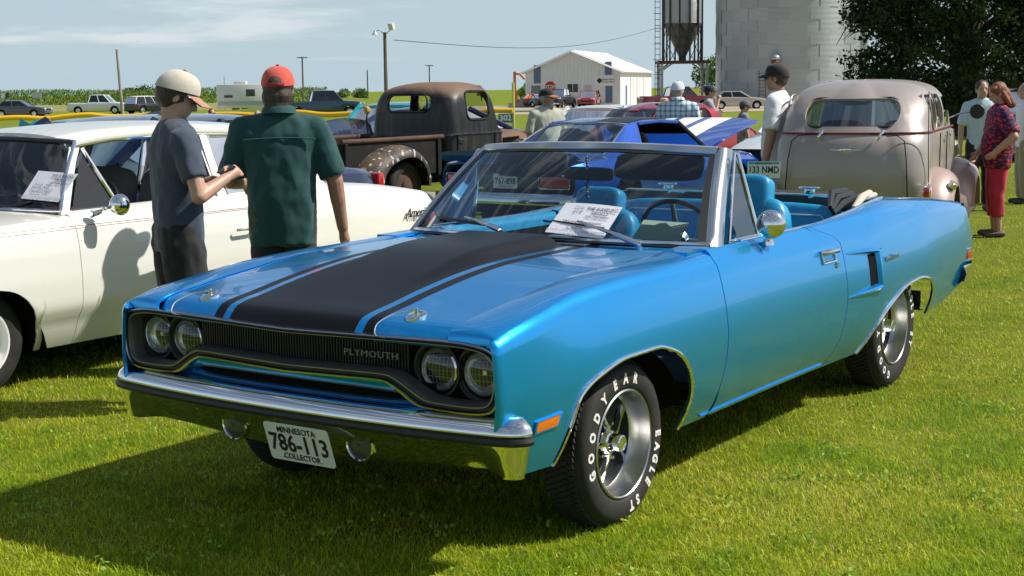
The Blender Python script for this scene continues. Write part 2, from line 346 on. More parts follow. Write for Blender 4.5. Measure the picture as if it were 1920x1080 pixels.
# ---------------------------------------------------------------- corn, hedges, trees
def leafmat(name, c1, c2, tr=.25):
    m = bpy.data.materials.new(name); m.use_nodes = True; b = bsdf(m); b.inputs['Roughness'].default_value = .55; b.inputs['Specular IOR Level'].default_value = .3
    oi = nd(m, 'ShaderNodeVertexColor', layer_name='tone'); x = nd(m, 'ShaderNodeMix', data_type='RGBA'); x.inputs[6].default_value = (*c1, 1); x.inputs[7].default_value = (*c2, 1); lk(m, oi.outputs[0], x.inputs[0]); lk(m, x.outputs[2], b.inputs['Base Color'])
    t = nd(m, 'ShaderNodeBsdfTranslucent'); lk(m, x.outputs[2], t.inputs[0]); s = nd(m, 'ShaderNodeMixShader'); s.inputs[0].default_value = tr; lk(m, b.outputs[0], s.inputs[1]); lk(m, t.outputs[0], s.inputs[2]); o = [n for n in m.node_tree.nodes if n.type == 'OUTPUT_MATERIAL'][0]; lk(m, s.outputs[0], o.inputs[0]); return m
def leaves(name, P, size, mt, parent=None, aspect=.55, up=0.0):
    """one mesh of small folded leaves at points P (N,3)"""
    N = len(P); a = npr.normal(0, 1, (N, 3)); a[:, 2] += up; a /= np.linalg.norm(a, axis=1)[:, None]; b = npr.normal(0, 1, (N, 3)); b -= a*np.sum(a*b, 1)[:, None]; b /= np.linalg.norm(b, axis=1)[:, None]
    s = (size*npr.uniform(.6, 1.3, N))[:, None]; V = np.stack([P-a*s*.5, P+b*s*aspect*.5, P+a*s*.5, P-b*s*aspect*.5], 1).reshape(-1, 3).astype(np.float32)
    me = bpy.data.meshes.new(name); me.vertices.add(4*N); me.vertices.foreach_set('co', V.ravel()); me.loops.add(4*N); me.loops.foreach_set('vertex_index', np.arange(4*N, dtype=np.int32)); me.polygons.add(N); me.polygons.foreach_set('loop_start', np.arange(0, 4*N, 4, dtype=np.int32)); me.polygons.foreach_set('loop_total', np.full(N, 4, np.int32)); me.update(calc_edges=True)
    at_ = me.color_attributes.new('tone', 'FLOAT_COLOR', 'POINT'); u = np.repeat(npr.uniform(0, 1, N), 4); at_.data.foreach_set('color', np.stack([u, u, u, np.ones(4*N)], 1).astype(np.float32).ravel()); me.materials.append(mt); return mkobj(name, me, parent)
M['leaf_dark'] = leafmat('dark_leaves', (.014, .028, .007), (.045, .075, .016)); M['leaf_mid'] = leafmat('mid_leaves', (.045, .10, .015), (.12, .20, .03)); M['leaf_light'] = leafmat('light_leaves', (.10, .20, .02), (.24, .34, .05)); M['corn'] = leafmat('corn_leaves', (.07, .15, .02), (.20, .29, .05)); M['bark'] = noisecol(mat('bark', (.05, .04, .03), .9), (.035, .028, .022), (.08, .065, .05), 6, stretch=(3, 3, .6), bump=.8, bscale=14)
def corn():
    N = 26000; px = npr.uniform(-900, 620, N); d = npr.uniform(262, 300, N); d = np.where(npr.uniform(0, 1, N) < .6, npr.uniform(262, 268, N), d); l = (px-960)/FPX*d
    P = CAM[:2][None]+_fh[None]*d[:, None]+_rh[None]*l[:, None]; z = npr.uniform(0, 1, N)**.8*(2.7+.15*np.sin(px*.02)); Q = np.column_stack([P, z-.95+.5])
    o = leaves('corn_field', Q, .75, M['corn'], aspect=.22, up=1.2); tag(o, 'tall green corn field along the horizon at left', 'corn', kind='stuff')
corn()
def bush(label, px, d, w_, h, n, mt, name='shrub', base=0.0, size=.16, cat='shrub', group=None, trunk=0.15):
    c = fg(px, d); r = thing(name, label, cat, (c[0], c[1], c[2]+base), 0, group); P = []
    blobs = [(np.clip(npr.normal(0, .26, 2), -.42, .42)*w_, npr.uniform(.35, .85)*h, npr.uniform(.18, .34)*w_) for k in range(max(6, int(w_*3)))]
    for k in range(n):
        b = blobs[k % len(blobs)]; v = npr.normal(0, 1, 3); v /= np.linalg.norm(v); rr = b[2]*npr.uniform(.6, 1.05); P.append((b[0][0]+v[0]*rr, b[0][1]+v[1]*rr, max(.05, b[1]+v[2]*rr*.8)))
    leaves('crown', np.array(P), size, mt, r); m = MB()
    for k in range(4): a = rnd.uniform(0, 6.28); m.tube([(0, 0, -.3), (.1*w_*math.cos(a), .1*w_*math.sin(a), h*.4), (.3*w_*math.cos(a), .3*w_*math.sin(a), h*.75)], [.05, .035, .012], 5)
    m.build('trunk', M['bark'], r); return r
bush('light green rounded young tree on the grass mound', 608, 112, 1.35, 1.25, 2600, M['leaf_light'], 'young_tree', base=.98, size=.13, cat='tree')
bush('dark green low shrub between two bushes on the mound', 638, 116, 1.3, .75, 2000, M['leaf_mid'], base=.95, size=.13)
bush('wide green bush right of the young tree on the mound', 674, 114, 1.8, 1.0, 2600, M['leaf_mid'], base=.85, size=.13)
bush('small green bush just left of the rusty pickup roof', 710, 114, .55, .45, 700, M['leaf_light'], base=.6, size=.12)
bush('small green bush right of the rusty pickup cab', 908, 160, 1.1, 1.0, 600, M['leaf_light'], size=.2, base=1.0)
for i, (px, d, w_, h, lb) in enumerate([(226, 420, 5, 3.1, 'low far tree at the left end of the distant row'), (282, 420, 7.5, 4.3, 'far tree, tallest of the distant row above the corn'), (262, 430, 5, 3.9, 'far tree second from the left above the corn'), (312, 425, 7, 3.8, 'far tree at the right end of the distant row')]): bush(lb, px, d, w_, h, 900, M['leaf_dark'], 'far_tree', size=.7, cat='tree', group='distant trees above the corn')
bush('green tree clump between the hopper legs and the big bin', 1330, 190, 5, 6.5, 1500, M['leaf_mid'], 'tree', size=.45, cat='tree')
bush('low light green tree beside the orange hoist', 983, 185, 2.2, 2.8, 700, M['leaf_light'], 'tree', size=.3, cat='tree')
def bigtree():
    c = fg(1808, 46); r = thing('shade_tree', 'large dark shade tree filling the upper right corner', 'tree', c); m = MB()
    m.tube([(0, 0, -.2), (.03, .02, 1.6), (.1, 0, 3.2), (.0, .1, 5.2), (.1, .1, 8)], [.62, .5, .42, .34, .2], 14)
    tips = []
    for k in range(26):
        a = k*2.4; z0 = 1.9+.23*k; L_ = 3.4-.05*k+rnd.uniform(-.6, .6); e = (L_*math.cos(a), L_*math.sin(a), z0+rnd.uniform(-.5, 1.5)); mid = (L_*.5*math.cos(a+.1), L_*.5*math.sin(a+.1), z0+.7); m.tube([(0, 0, z0-.3), mid, e], [.17, .09, .02], 6); tips.append((mid, e))
    m.build('trunk', M['bark'], r)
    V = []; nb = 520
    for k in range(nb):
        t = rnd.random(); th = rnd.uniform(0, 6.283); zz = rnd.uniform(-.05, 1)
        R_ = 3.55*math.sqrt(max(.08, 1-(zz*1.6-.35)**2*.55)); rr = R_*rnd.uniform(.35, 1.0)**.6; V.append((rr*math.cos(th), rr*math.sin(th), 1.35+zz*8.5, rnd.uniform(.35, .75)))
    for mid, e in tips: V.append((*e, .55)); V.append((*mid, .5))
    # ragged drooping boughs on the camera-left side
    for k in range(70):
        l = -rnd.uniform(1.8, 3.3); z = rnd.uniform(1.9, 9) if l > -2.7 else rnd.uniform(3.4, 9)
        q = _rh*l+_fh*rnd.uniform(-3, 3); V.append((q[0], q[1], z, rnd.uniform(.2, .45)))
    P = []
    for (x, y, z, s) in V:
        n = int(150*(s/.55)**2); v = npr.normal(0, 1, (n, 3)); v /= np.linalg.norm(v, axis=1)[:, None]; P.append(np.array((x, y, z))[None]+v*(s*npr.uniform(.3, 1.05, n))[:, None]*np.array((1.15, 1.15, .8))[None])
    leaves('crown', np.concatenate(P), .15, M['leaf_dark'], r, aspect=.6)
    m = MB()
    for pts in ([(1612, 30), (1585, 55), (1568, 85)], [(1640, 50), (1604, 52), (1580, 75)], [(1622, 55), (1600, 62), (1590, 70)]):
        m.tube([tuple(np.array(at(px, py, d=44))-np.array(c)) for px, py in pts], [.03, .02, .008], 5)
    m.build('bare_twigs', M['bark'], r)
bigtree()
bush('dark hedge under the shade tree beyond the taupe sedan', 1722, 62, 3.0, 2.0, 3600, M['leaf_dark'], 'hedge', size=.2, cat='hedge')
bush('dark bushy hedge right of the shade tree trunk', 1830, 60, 4.2, 2.2, 3000, M['leaf_mid'], 'hedge', size=.2, cat='hedge')
bush('dark hedge at the right edge beyond the woman', 1930, 58, 4, 2.4, 2600, M['leaf_dark'], 'hedge', size=.2, cat='hedge')
# ---------------------------------------------------------------- yellow-capped outfield fence
M['galv'] = mat('galvanised_steel', (.42, .43, .43), .45, .7)
def meshmat():
    m = mat('chain_link', (.45, .46, .45), .5, .6); t = nd(m, 'ShaderNodeTexCoord'); s = nd(m, 'ShaderNodeSeparateXYZ'); lk(m, t.outputs['UV'], s.inputs[0]); return m
def fence():
    r = thing('outfield_fence', 'low chain-link fence with a bright yellow tube along its top', 'fence'); pts = [(px, 31.5+.6*math.sin(px*.004)) for px in lin(-260, 966, 32)]
    y = mat('yellow_tube', (.78, .46, .012), .45); top = []
    for i, (px, d) in enumerate(pts): p = fg(px, d); top.append((p[0], p[1], 1.13+.028*math.sin(i*1.9)+.018*math.sin(i*.7)))
    T = cr(top, 4); m = MB(); m.tube(T, .055, 10); m.build('top_tube', y, r)
    for i in range(0, 32, 3):
        p = top[i]; m = MB(); m.cyl((p[0], p[1], -.05), (p[0], p[1], p[2]), .027, n=8); m.build('fence_post', M['galv'], r)
    m = MB()
    for i in range(len(T)-1):
        a, b = Vector(T[i]), Vector(T[i+1]); n = 5
        for k in range(n):
            p = a+(b-a)*k/n; q = a+(b-a)*((k+5.)/n); h = p.z-.03
            m.add([(p.x, p.y, .05), (p.x+.004, p.y+.004, .05), (q.x+.004, q.y+.004, h), (q.x, q.y, h)], [(0, 1, 2, 3)]); m.add([(p.x, p.y, h), (p.x+.004, p.y+.004, h), (q.x+.004, q.y+.004, .05), (q.x, q.y, .05)], [(0, 1, 2, 3)])
    o = m.build('chain_link_mesh', M['galv'], r, ang=0, fix=False, weld=False); o['kind'] = 'stuff'
    r2 = thing('rail_fence', 'plain grey pipe-rail fence continuing right of the yellow-topped fence', 'fence'); tp = [fg(px, 34+.002*(px-966)) for px in lin(966, 1320, 9)]
    m = MB(); m.tube([(p[0], p[1], 1.10) for p in tp], .028, 8); m.build('top_rail', M['galv'], r2)
    for p in tp[::2]: m = MB(); m.cyl((p[0], p[1], -.1), (p[0], p[1], 1.1), .03, n=8); m.build('fence_post', M['galv'], r2)
    p = fg(967, 31.4); m = MB(); m.cyl((p[0], p[1], -.1), (p[0], p[1], 1.75), .03, n=8); o = m.build('marker_pole', mat('yellow_green_pole', (.5, .55, .12), .5), None); tag(o, 'thin yellow-green foul pole at the end of the yellow fence', 'pole')
    p = fg(952, 31.0); r3 = thing('distance_sign', 'green sign reading 302 hung on the outfield fence', 'sign', (p[0], p[1], .98), R(VA+90)); m = MB(); m.box((0, 0, .02), (.30, .02, .19)); m.build('sign_board', mat('sign_green', (.01, .17, .11), .5), r3)
    m = MB(); addtext(m, '302', frame((0, .013, .02), (-1, 0, 0), (0, 0, 1)), .17, .002, sx=1.0, bold=.008); m.build('sign_digits', M['white'], r3, ang=0); r3.rotation_euler[2] = R(VA+90)
fence()
# ---------------------------------------------------------------- poles and wires
M['wood'] = noisecol(mat('weathered_wood', (.16, .12, .09), .9), (.11, .085, .065), (.22, .17, .13), 3, stretch=(3, 3, .4), bump=.5)
M['greywood'] = noisecol(mat('pale_weathered_wood', (.30, .27, .24), .9), (.24, .21, .19), (.38, .34, .30), 3, stretch=(3, 3, .4))
def pole(label, px, d, ztop_py, r_, mt, lean=0, cross=None, name='utility_pole'):
    c = fg(px, d); top = at(px, ztop_py, d=d)[2]; r = thing(name, label, 'pole', c); h = top-c[2]; m = MB(); q = _rh*lean; m.tube([(0, 0, -.5), (q[0], q[1], h)], [r_*1.15, r_*.8], 10); m.build('pole_shaft', mt, r)
    if cross: m = MB(); m.box((q[0], q[1], h-.12), (cross, .12, .12), Matrix.Rotation(R(VA-90), 3, 'Z')); m.build('cross_arm', mt, r)
    return r, h, q
pole('pale wooden utility pole behind the corn-side pickup', 240, 120, 93, .12, M['greywood'], lean=-.25)
pole('thin distant T-topped pole right of the red cap', 577, 190, 107, .12, M['wood'], cross=1.4)
pole('thin bare distant pole above the bush on the mound', 697, 190, 131, .10, M['wood'])
pole('small distant T-topped pole above the rusty pickup', 812, 230, 122, .12, M['wood'], cross=1.3)
pole('short thin pole above the travel trailer', 431, 170, 143, .05, M['greywood'])
r, h, q = pole('dark wooden floodlight pole with two lamps', 731, 75, 62, .105, M['wood'], name='floodlight_pole')
for s, e, up in ((-1, .50, -.06), (1, .36, .38)):
    m = MB(); d = _rh*s; m.tube([(0, 0, h-.15), (d[0]*.25, d[1]*.25, h+(.12 if s < 0 else .08)), (d[0]*e, d[1]*e, h+(.06 if s < 0 else .15))], .022, 6); m.build('lamp_arm', M['galv'], r)
    m = MB(); L0 = Vector((d[0]*e, d[1]*e, h+up-(.0 if s < 0 else .02)))
    if s < 0: m.M = Matrix.Translation(L0+Vector((0, 0, .06))); m.lathe([(0, .10), (.06, .09), (.07, .02), (.17, -.12), (.16, -.13)], 14, ax='z')
    else: m.box(L0-Vector((0, 0, .05)), (.22, .28, .34), Matrix.Rotation(.4, 3, 'Y'))
    m.build('flood_lamp', mat('lamp_white', (.62, .63, .62), .4), r)
m = MB(); a = np.array(at(738, 75, d=75)); b = np.array(at(1240, 50, d=140)); P = [tuple(a+(b-a)*t-np.array((0, 0, 1.1*math.sin(math.pi*t)))) for t in lin(0, 1, 20)]; m.tube(P, .018, 4); o = m.build('overhead_wire', M['black'], None); tag(o, 'thin overhead wire running right from the floodlight pole', 'wire')
# ---------------------------------------------------------------- elevator yard: office, hopper, grain bin
SW = noisecol(mat('white_ribbed_steel', (.72, .73, .72), .5), (.70, .71, .71), (.75, .75, .73), 2)
M['slate'] = mat('slate_blue_panel', (.10, .16, .26), .5); M['roofw'] = mat('white_roof_steel', (.74, .76, .77), .45)
def office():
    d = 160; k = d/FPX; c = fg(1077, d); r = thing('office_building', 'white gabled steel building with slate blue panels and a sign', 'building', c, R(VA-90-17)); W_ = 91*k*1.0; eh = 3.75; ap = 5.95; Lb = 17.0
    # local: x right across the gable, y away
    sk = .20
    m = MB(); m.prism([(-W_, 0), (W_, 0), (W_, eh), (0, ap), (-W_, eh)], lambda a, b, t: (a, t, b), 0, Lb); m.build('wall', SW, r)
    for s in (-1, 1):
        m = MB(); n = Vector((-(ap-eh)*s, 0, W_)).normalized(); G = [[(s*x, y, ap+.05-(ap-eh)*x/W_) for y in (-.35, Lb+.3)] for x in (0, W_+.45)]; m.grid(G); me = m.mesh('roof_slope', M['roofw']); flange(me, .10); mkobj('roof_slope', me, r)
        for i in range(1, 15): pass
    m = MB()
    for s in (-1, 1): m.tube([(0, -.37, ap+.0), (s*(W_+.45), -.37, ap-(ap-eh)*(W_+.45)/W_)], .10, 4)
    m.build('gable_trim', M['white'], r)
    def px2(px): return (px-1077)*k
    def pz(py): return 1.64-(py-162.5)*k-c[2]
    def rect(name, x0, y0, x1, y1, mt, o=.03, par=r): m = MB(); m.box(((px2(x0)+px2(x1))/2, -o, (pz(y0)+pz(y1))/2), (px2(x1)-px2(x0), .06, abs(pz(y0)-pz(y1)))); return m.build(name, mt, par)
    rect('wall_panel', 1003, 121, 1016, 155, M['slate']); rect('wall_panel', 1139, 117, 1152, 141, M['slate']); rect('wall_panel', 1140, 161, 1153, 192, M['slate'])
    w1 = rect('window', 997, 158, 1017, 174, M['white'], .03); rect('pane', 998, 159, 1016, 173, mat('dim_glass', (.16, .19, .18), .15), .07, w1)
    w2 = rect('window', 1066, 155, 1090, 174, M['white'], .03)
    for a, b in ((1068, 1077.3), (1078.7, 1088)): rect('pane', a, 157, b, 172, mat('dark_pane', (.03, .045, .05), .1), .07, w2)
    rect('door', 1100, 160, 1114, 191, mat('grey_door', (.5, .5, .5), .5)); sg = rect('sign_board', 1120, 142, 1157, 161, M['white'], .05)
    m = MB(); addtext(m, 'Glacial Plains', frame((px2(1145), -.09, pz(149.5)), (1, 0, 0), (0, 0, 1)), .26, .01); addtext(m, 'Cooperative', frame((px2(1145), -.09, pz(154)), (1, 0, 0), (0, 0, 1)), .26, .01); m.build('sign_lettering', M['black'], sg, ang=0)
    m = MB(); cx, cz = px2(1129), pz(151.5); m.prism([(cx-.33, cz), (cx, cz-.33), (cx+.33, cz), (cx, cz+.33)], lambda a, b, t: (a, t, b), -.085, -.1); m.build('sign_diamond', M['black'], sg)
    for y0, y1, nm in ((2.6, 3.3, 'side_panel'), (5.0, 7.2, 'overhead_door'), (8.5, 10.7, 'overhead_door'), (12, 14.2, 'overhead_door')):
        m = MB(); m.box((W_+.03, (y0+y1)/2, 1.55 if nm == 'overhead_door' else 1.1), (.06, y1-y0, 3.1 if nm == 'overhead_door' else 2.2)); m.build(nm, mat('pale_door', (.6, .61, .60), .5) if nm == 'overhead_door' else M['slate'], r)
    for x in lin(-W_+.4, W_-.4, 26):
        zt = ap-(ap-eh)*abs(x)/W_-.06; m = MB(); m.box((x, -.012, zt/2), (.05, .024, zt)); m.build('wall_rib', SW, r)
office()
def silo_mat():
    m = mat('galvanised_bin_sheet', (.40, .42, .43), .38, .72); t = nd(m, 'ShaderNodeTexCoord'); oi = nd(m, 'ShaderNodeObjectInfo'); r = nd(m, 'ShaderNodeMapRange'); r.inputs[3].default_value = .90; r.inputs[4].default_value = 1.06; lk(m, oi.outputs['Random'], r.inputs[0])
    h = nd(m, 'ShaderNodeHueSaturation'); h.inputs['Color'].default_value = (.40, .42, .43, 1); lk(m, r.outputs[0], h.inputs['Value']); lk(m, h.outputs[0], bsdf(m).inputs['Base Color'])
    s = nd(m, 'ShaderNodeSeparateXYZ'); lk(m, t.outputs['Object'], s.inputs[0]); a = nd(m, 'ShaderNodeMath', operation='MULTIPLY'); a.inputs[1].default_value = 55; lk(m, s.outputs[2], a.inputs[0]); sn = nd(m, 'ShaderNodeMath', operation='SINE'); lk(m, a.outputs[0], sn.inputs[0])
    bp = nd(m, 'ShaderNodeBump'); bp.inputs['Strength'].default_value = .35; bp.inputs['Distance'].default_value = .03; lk(m, sn.outputs[0], bp.inputs['Height']); lk(m, bp.outputs[0], bsdf(m).inputs['Normal']); return m
M['bin'] = silo_mat()
def grain_bin():
    d = 140; k = d/FPX; Rb = 137*k*.985; c = fg(1475, d+Rb*.6); r = thing('grain_bin', 'huge galvanised round grain bin of overlapping steel sheets', 'grain bin', c); H_ = 1.15; n = 22; share = None
    m = MB(); Rv = Rb
    for j in range(10):
        for i in range(n):
            a0 = 2*math.pi*(i+.5*(j % 2))/n; 
            am = a0+math.pi/n; nx = Vector((math.cos(am), math.sin(am))); vw = Vector((CAM[0]-c[0], CAM[1]-c[1])).normalized()
            if nx.dot(vw) < -.35: continue
            rr = Rv+.03*((i+j) % 2); mm = MB()
            mm.grid([[(rr*math.cos(a0+2*math.pi/n*s), rr*math.sin(a0+2*math.pi/n*s), j*H_+z) for z in (0, H_*1.01)] for s in lin(0, 1.01, 7)]); mm.build('steel_sheet', M['bin'], r, ang=80)
    m = MB(); m.lathe([(Rv-.1, -.6), (Rv-.1, 11)], 60, ax='z'); m.build('bin_core', M['galv'], r, ang=80)
    m = MB(); m.lathe([(Rv+.2, 10.95), (1.0, 16)], 60, ax='z'); m.build('bin_roof', M['galv'], r, ang=80)
    # rusty auger spout and small ladder on the face
    vw = Vector((CAM[0]-c[0], CAM[1]-c[1], 0)).normalized(); rt_ = Vector((_rh[0], _rh[1], 0)); o = vw*(Rv+.2)+rt_*(-1.15)
    m = MB(); z0 = 4.3; m.tube([tuple(o+Vector((0, 0, z0))), tuple(o+rt_*.05+vw*.6+Vector((0, 0, z0-.9))), tuple(o-rt_*.15+vw*.5+Vector((0, 0, z0-2.2)))], [.38, .26, .24], 10); m.build('rusty_spout', M['railr'], r)
    m = MB(); m.M = Matrix.Translation(o+Vector((0, 0, z0+.2))); m.ell((0, 0, 0), (.5, .5, .35), 12); m.build('spout_hood', M['bin'], r)
    m = MB()
    for s in (-.3, .3): m.tube([tuple(o-rt_*1.15+rt_*s+vw*.15+Vector((0, 0, z))) for z in (.2, z0-1.0)], .04, 5)
    for z in lin(.4, z0-1.2, 9): m.tube([tuple(o-rt_*1.45+vw*.15+Vector((0, 0, z))), tuple(o-rt_*.85+vw*.15+Vector((0, 0, z)))], .03, 5)
    m.build('ladder', M['railr'], r)
M['railr'] = noisecol(mat('rusty_brown_steel', (.10, .05, .03), .8), (.07, .035, .022), (.16, .08, .05), 4)
grain_bin()
m = MB(); c = fg(1617, 150); m.cyl((c[0], c[1], -.5), (c[0], c[1], 12), .45, n=12); o = m.build('downspout_pipe', M['galv'], None); tag(o, 'vertical grey pipe at the right side of the grain bin', 'pipe')
m = MB(); c = fg(1637, 60); m.cyl((c[0], c[1], -.2), (c[0], c[1], 1.78), .06, n=8); o = m.build('rusty_post', M['railr'], None); tag(o, 'short rusty post standing at the left of the shade tree', 'post')
def hopper():
    d = 150; k = d/FPX; c = fg(1281, d); r = thing('hopper_bin', 'tall hopper bin with a cone bottom on a steel stand', 'hopper bin', c, R(VA-90)); pz = lambda py: 1.64-(py-160.5)*k-c[2]
    Rr = 36*k; zc = pz(48); zb_ = pz(112); m = MB(); m.lathe([(Rr, zc), (Rr, zc+6)], 32, ax='z'); m.build('bin_wall', M['bin'], r, ang=60)
    m = MB(); m.lathe([(Rr*1.01, zc+.05), (.25, zb_), (.22, zb_-.3)], 32, ax='z'); m.build('cone', noisecol(mat('stained_cone', (.16, .15, .14), .5, .6), (.10, .09, .085), (.26, .25, .24), 1.2), r, ang=60)
    zp = pz(115)
    for i in range(12):
        a = 2*math.pi*(i+.5)/12; m = MB(); m.box((Rr*1.02*math.cos(a), Rr*1.02*math.sin(a), (zp+zc+4)/2), (.16, .16, zc+4-zp)); m.build('bin_leg', M['railg'], r)
        b = 2*math.pi*(i+1.5)/12; m = MB(); m.tube([(Rr*math.cos(a), Rr*math.sin(a), zp), (Rr*math.cos(b), Rr*math.sin(b), zp+(zc-zp)*.5), (Rr*math.cos(a), Rr*math.sin(a), zc)], .04, 4); m.build('leg_brace', M['railg'], r)
    m = MB(); m.box((0, 0, zp-.15), (5.2, 4.6, .28)); m.build('platform', M['railr'], r)
    for x in (-2.3, 2.3):
        for y in (-1.9, 1.9):
            m = MB(); m.box((x, y, zp/2-.3), (.26, .26, zp)); m.build('stand_leg', M['galv'], r)
            m = MB(); m.tube([(x, y, zp*.78), (x*.55, y, zp-.3)], .09, 6); m.build('knee_brace', M['galv'], r)
    m = MB()
    for s in (-.25, .25): m.tube([(-2.75+s, -1.9, 0), (-2.75+s, -1.9, zc+5)], .035, 5)
    for z in lin(.5, zc+4.5, 22): m.tube([(-3.0, -1.9, z), (-2.5, -1.9, z)], .03, 4)
    m.build('ladder', M['railg'], r)
    m = MB()
    for z in lin(zp*.7, zc+4, 7): m.tube([(-2.75+.45*math.cos(a), -1.9-.35+.45*math.sin(a), z) for a in lin(math.pi, 2*math.pi, 9)], .025, 4)
    m.build('ladder_cage', M['railg'], r)
M['railg'] = mat('dark_steel', (.06, .06, .065), .6, .5)
hopper()
# orange hoist, stop sign, field signs
c = fg(970, 150); r = thing('orange_hoist', 'orange jib hoist at the left end of the white building', 'hoist', (c[0], c[1], c[2]), R(VA-90)); og = mat('safety_orange', (.62, .13, .02), .5)
m = MB(); m.box((0, 0, 1.1), (.55, .5, 1.2)); m.box((0, 0, 2.6), (.28, .28, 2.2)); m.build('hoist_post', og, r); m = MB(); m.tube([(0, 0, 3.5), (.55, 0, 3.45), (1.05, 0, 2.9)], .12, 6); m.build('hoist_jib', og, r); m = MB(); m.box((.4, .3, .25), (2.2, 1.0, .6)); m.build('concrete_base', mat('concrete', (.35, .34, .32), .9), r)
c = fg(1036, 62); r = thing('stop_sign', 'red octagonal STOP sign above the bearded man', 'sign', (c[0], c[1], at(1036, 163, d=62)[2]), R(VA-90)); m = MB(); m.prism([(.27*math.cos(R(22.5+45*k)), .27*math.sin(R(22.5+45*k))) for k in range(8)], lambda a, b, t: (a, t, b), -.01, .01); m.build('sign_face', M['white'], r, ang=0)
m = MB(); m.prism([(.25*math.cos(R(22.5+45*k)), .25*math.sin(R(22.5+45*k))) for k in range(8)], lambda a, b, t: (a, t, b), -.014, -.011); m.build('red_field', mat('sign_red', (.52, .015, .02), .4), r, ang=0)
m = MB(); addtext(m, 'STOP', frame((0, -.017, 0), (1, 0, 0), (0, 0, 1)), .20, .002, sx=.95, bold=.004); m.build('sign_lettering', M['white'], r, ang=0); m = MB(); m.cyl((0, .02, -2.2), (0, .02, .2), .03, n=6); m.build('sign_post', M['galv'], r)
for px, col, lb in ((11, (.02, .08, .35), 'small blue field sign at far left'), (18, (.75, .75, .75), 'small white field sign at far left'), (27, (.05, .06, .08), 'small dark round-marked field sign at far left'), (82, (.45, .5, .55), 'pale wide board in front of the corn')):
    c = fg(px, 175); r = thing('field_sign', lb, 'sign', c, R(VA-90)); m = MB(); wz = 1.15 if px == 82 else .42; m.box((0, 0, 2.0), (wz, .05, .62)); m.build('sign_board', mat('board', col, .6), r)
    for x in (-wz*.35, wz*.35): m = MB(); m.cyl((x, .04, 0), (x, .04, 2.2), .03, n=5); m.build('sign_post', M['galv'], r)

def weeds():
    P = []
    for k in range(240):
        px = rnd.uniform(-100, 2050); py = rnd.uniform(440, 1120); q = at(px, py, z=0.0)
        n = rnd.randint(6, 22); P.append(np.column_stack([npr.normal(q[0], .05, n), npr.normal(q[1], .05, n), npr.uniform(.008, .035, n)]))
    o = leaves('lawn_weeds', np.concatenate(P), .020, leafmat('clover_leaves', (.20, .34, .03), (.36, .50, .07)), aspect=.8); tag(o, 'small broad-leaved weeds scattered through the lawn', 'weeds', kind='stuff')
weeds()
# ================================================================ the blue convertible
M['blue'] = paint('vivid_blue_metallic', (.003, .37, .88), .25, .77, flake=.08, coat=.7)
M['vinyl'] = noisecol(mat('blue_vinyl', (.005, .19, .36), .42), (.005, .24, .46), (.008, .30, .54), 30, bump=.08, bscale=220)
M['dash'] = mat('dark_dash_pad', (.006, .05, .075), .6)
M['argent'] = mat('argent_grey', (.085, .085, .083), .42, .3)
def hoodmat():
    """flat black centre band with a pinstripe either side, sprayed over the blue paint"""
    m = paint('hood_paint_with_black_band', (.003, .37, .88), .25, .77, flake=.08, coat=.7); t = nd(m, 'ShaderNodeTexCoord'); s = nd(m, 'ShaderNodeSeparateXYZ'); lk(m, t.outputs['Object'], s.inputs[0])
    ab = nd(m, 'ShaderNodeMath', operation='ABSOLUTE'); lk(m, s.outputs[1], ab.inputs[0])
    a = nd(m, 'ShaderNodeMath', operation='LESS_THAN'); a.inputs[1].default_value = .298; lk(m, ab.outputs[0], a.inputs[0])
    b = nd(m, 'ShaderNodeMath', operation='COMPARE'); b.inputs[1].default_value = .356; b.inputs[2].default_value = .024; lk(m, ab.outputs[0], b.inputs[0])
    c = nd(m, 'ShaderNodeMath', operation='MAXIMUM'); lk(m, a.outputs[0], c.inputs[0]); lk(m, b.outputs[0], c.inputs[1])
    p = nd(m, 'ShaderNodeBsdfPrincipled'); p.inputs['Base Color'].default_value = (.007, .007, .009, 1); p.inputs['Roughness'].default_value = .36; p.inputs['Specular IOR Level'].default_value = .22
    x = nd(m, 'ShaderNodeMixShader'); lk(m, c.outputs[0], x.inputs[0]); lk(m, bsdf(m).outputs[0], x.inputs[1]); lk(m, p.outputs[0], x.inputs[2])
    o = [n for n in m.node_tree.nodes if n.type == 'OUTPUT_MATERIAL'][0]; lk(m, x.outputs[0], o.inputs[0]); return m
M['hood'] = hoodmat()
car = thing('convertible_car', 'bright blue open convertible with a flat black hood band, parked in front', 'car')
Wf = pc([.95, .6, 0, -.74, -1.5, -2.06, -2.6, -3.2, -3.8, -4.15, -4.32], [.897, .922, .935, .932, .928, .935, .952, .948, .915, .885, .86])
zcf = pc([.95, .84, .75, .58, .25, -.1, -.6, -.9, -1.5, -2, -2.6, -3.0, -3.5, -4.1, -4.35], [.818, .84, .862, .888, .928, .938, .942, .945, .946, .952, .972, .982, .962, .91, .882])
hz_ = pc([.95, .895, .872, .84, .687, .47, .01, -.5, -.66, -.9], [.78, .81, .832, .86, .884, .911, .953, .961, .969, .975])
Dl = pc([.22, .27, .344, .43, .52, .62], [.15, .105, .062, .03, .010, 0]); Du = pc([0, .03, .10, .2, .3], [.055, .034, .014, .003, 0])
def side(x, z):
    zc = zcf(x); k = 1.0 if x < .3 else 1-.55*sst(.3, .8, x)
    q = max(0, z-.57); e = max(0, .035-(zc-z))/.035
    return Wf(x)-(Dl(z) if z < .62 else 0)-.50*q*q*k-.018*e*e
arcF = pc([.510, .490, .465, .42, .277, .086, -.116, -.25, -.33, -.385, -.43, -.470, -.482], [.345, .40, .473, .577, .637, .667, .667, .636, .597, .55, .49, .395, .265])
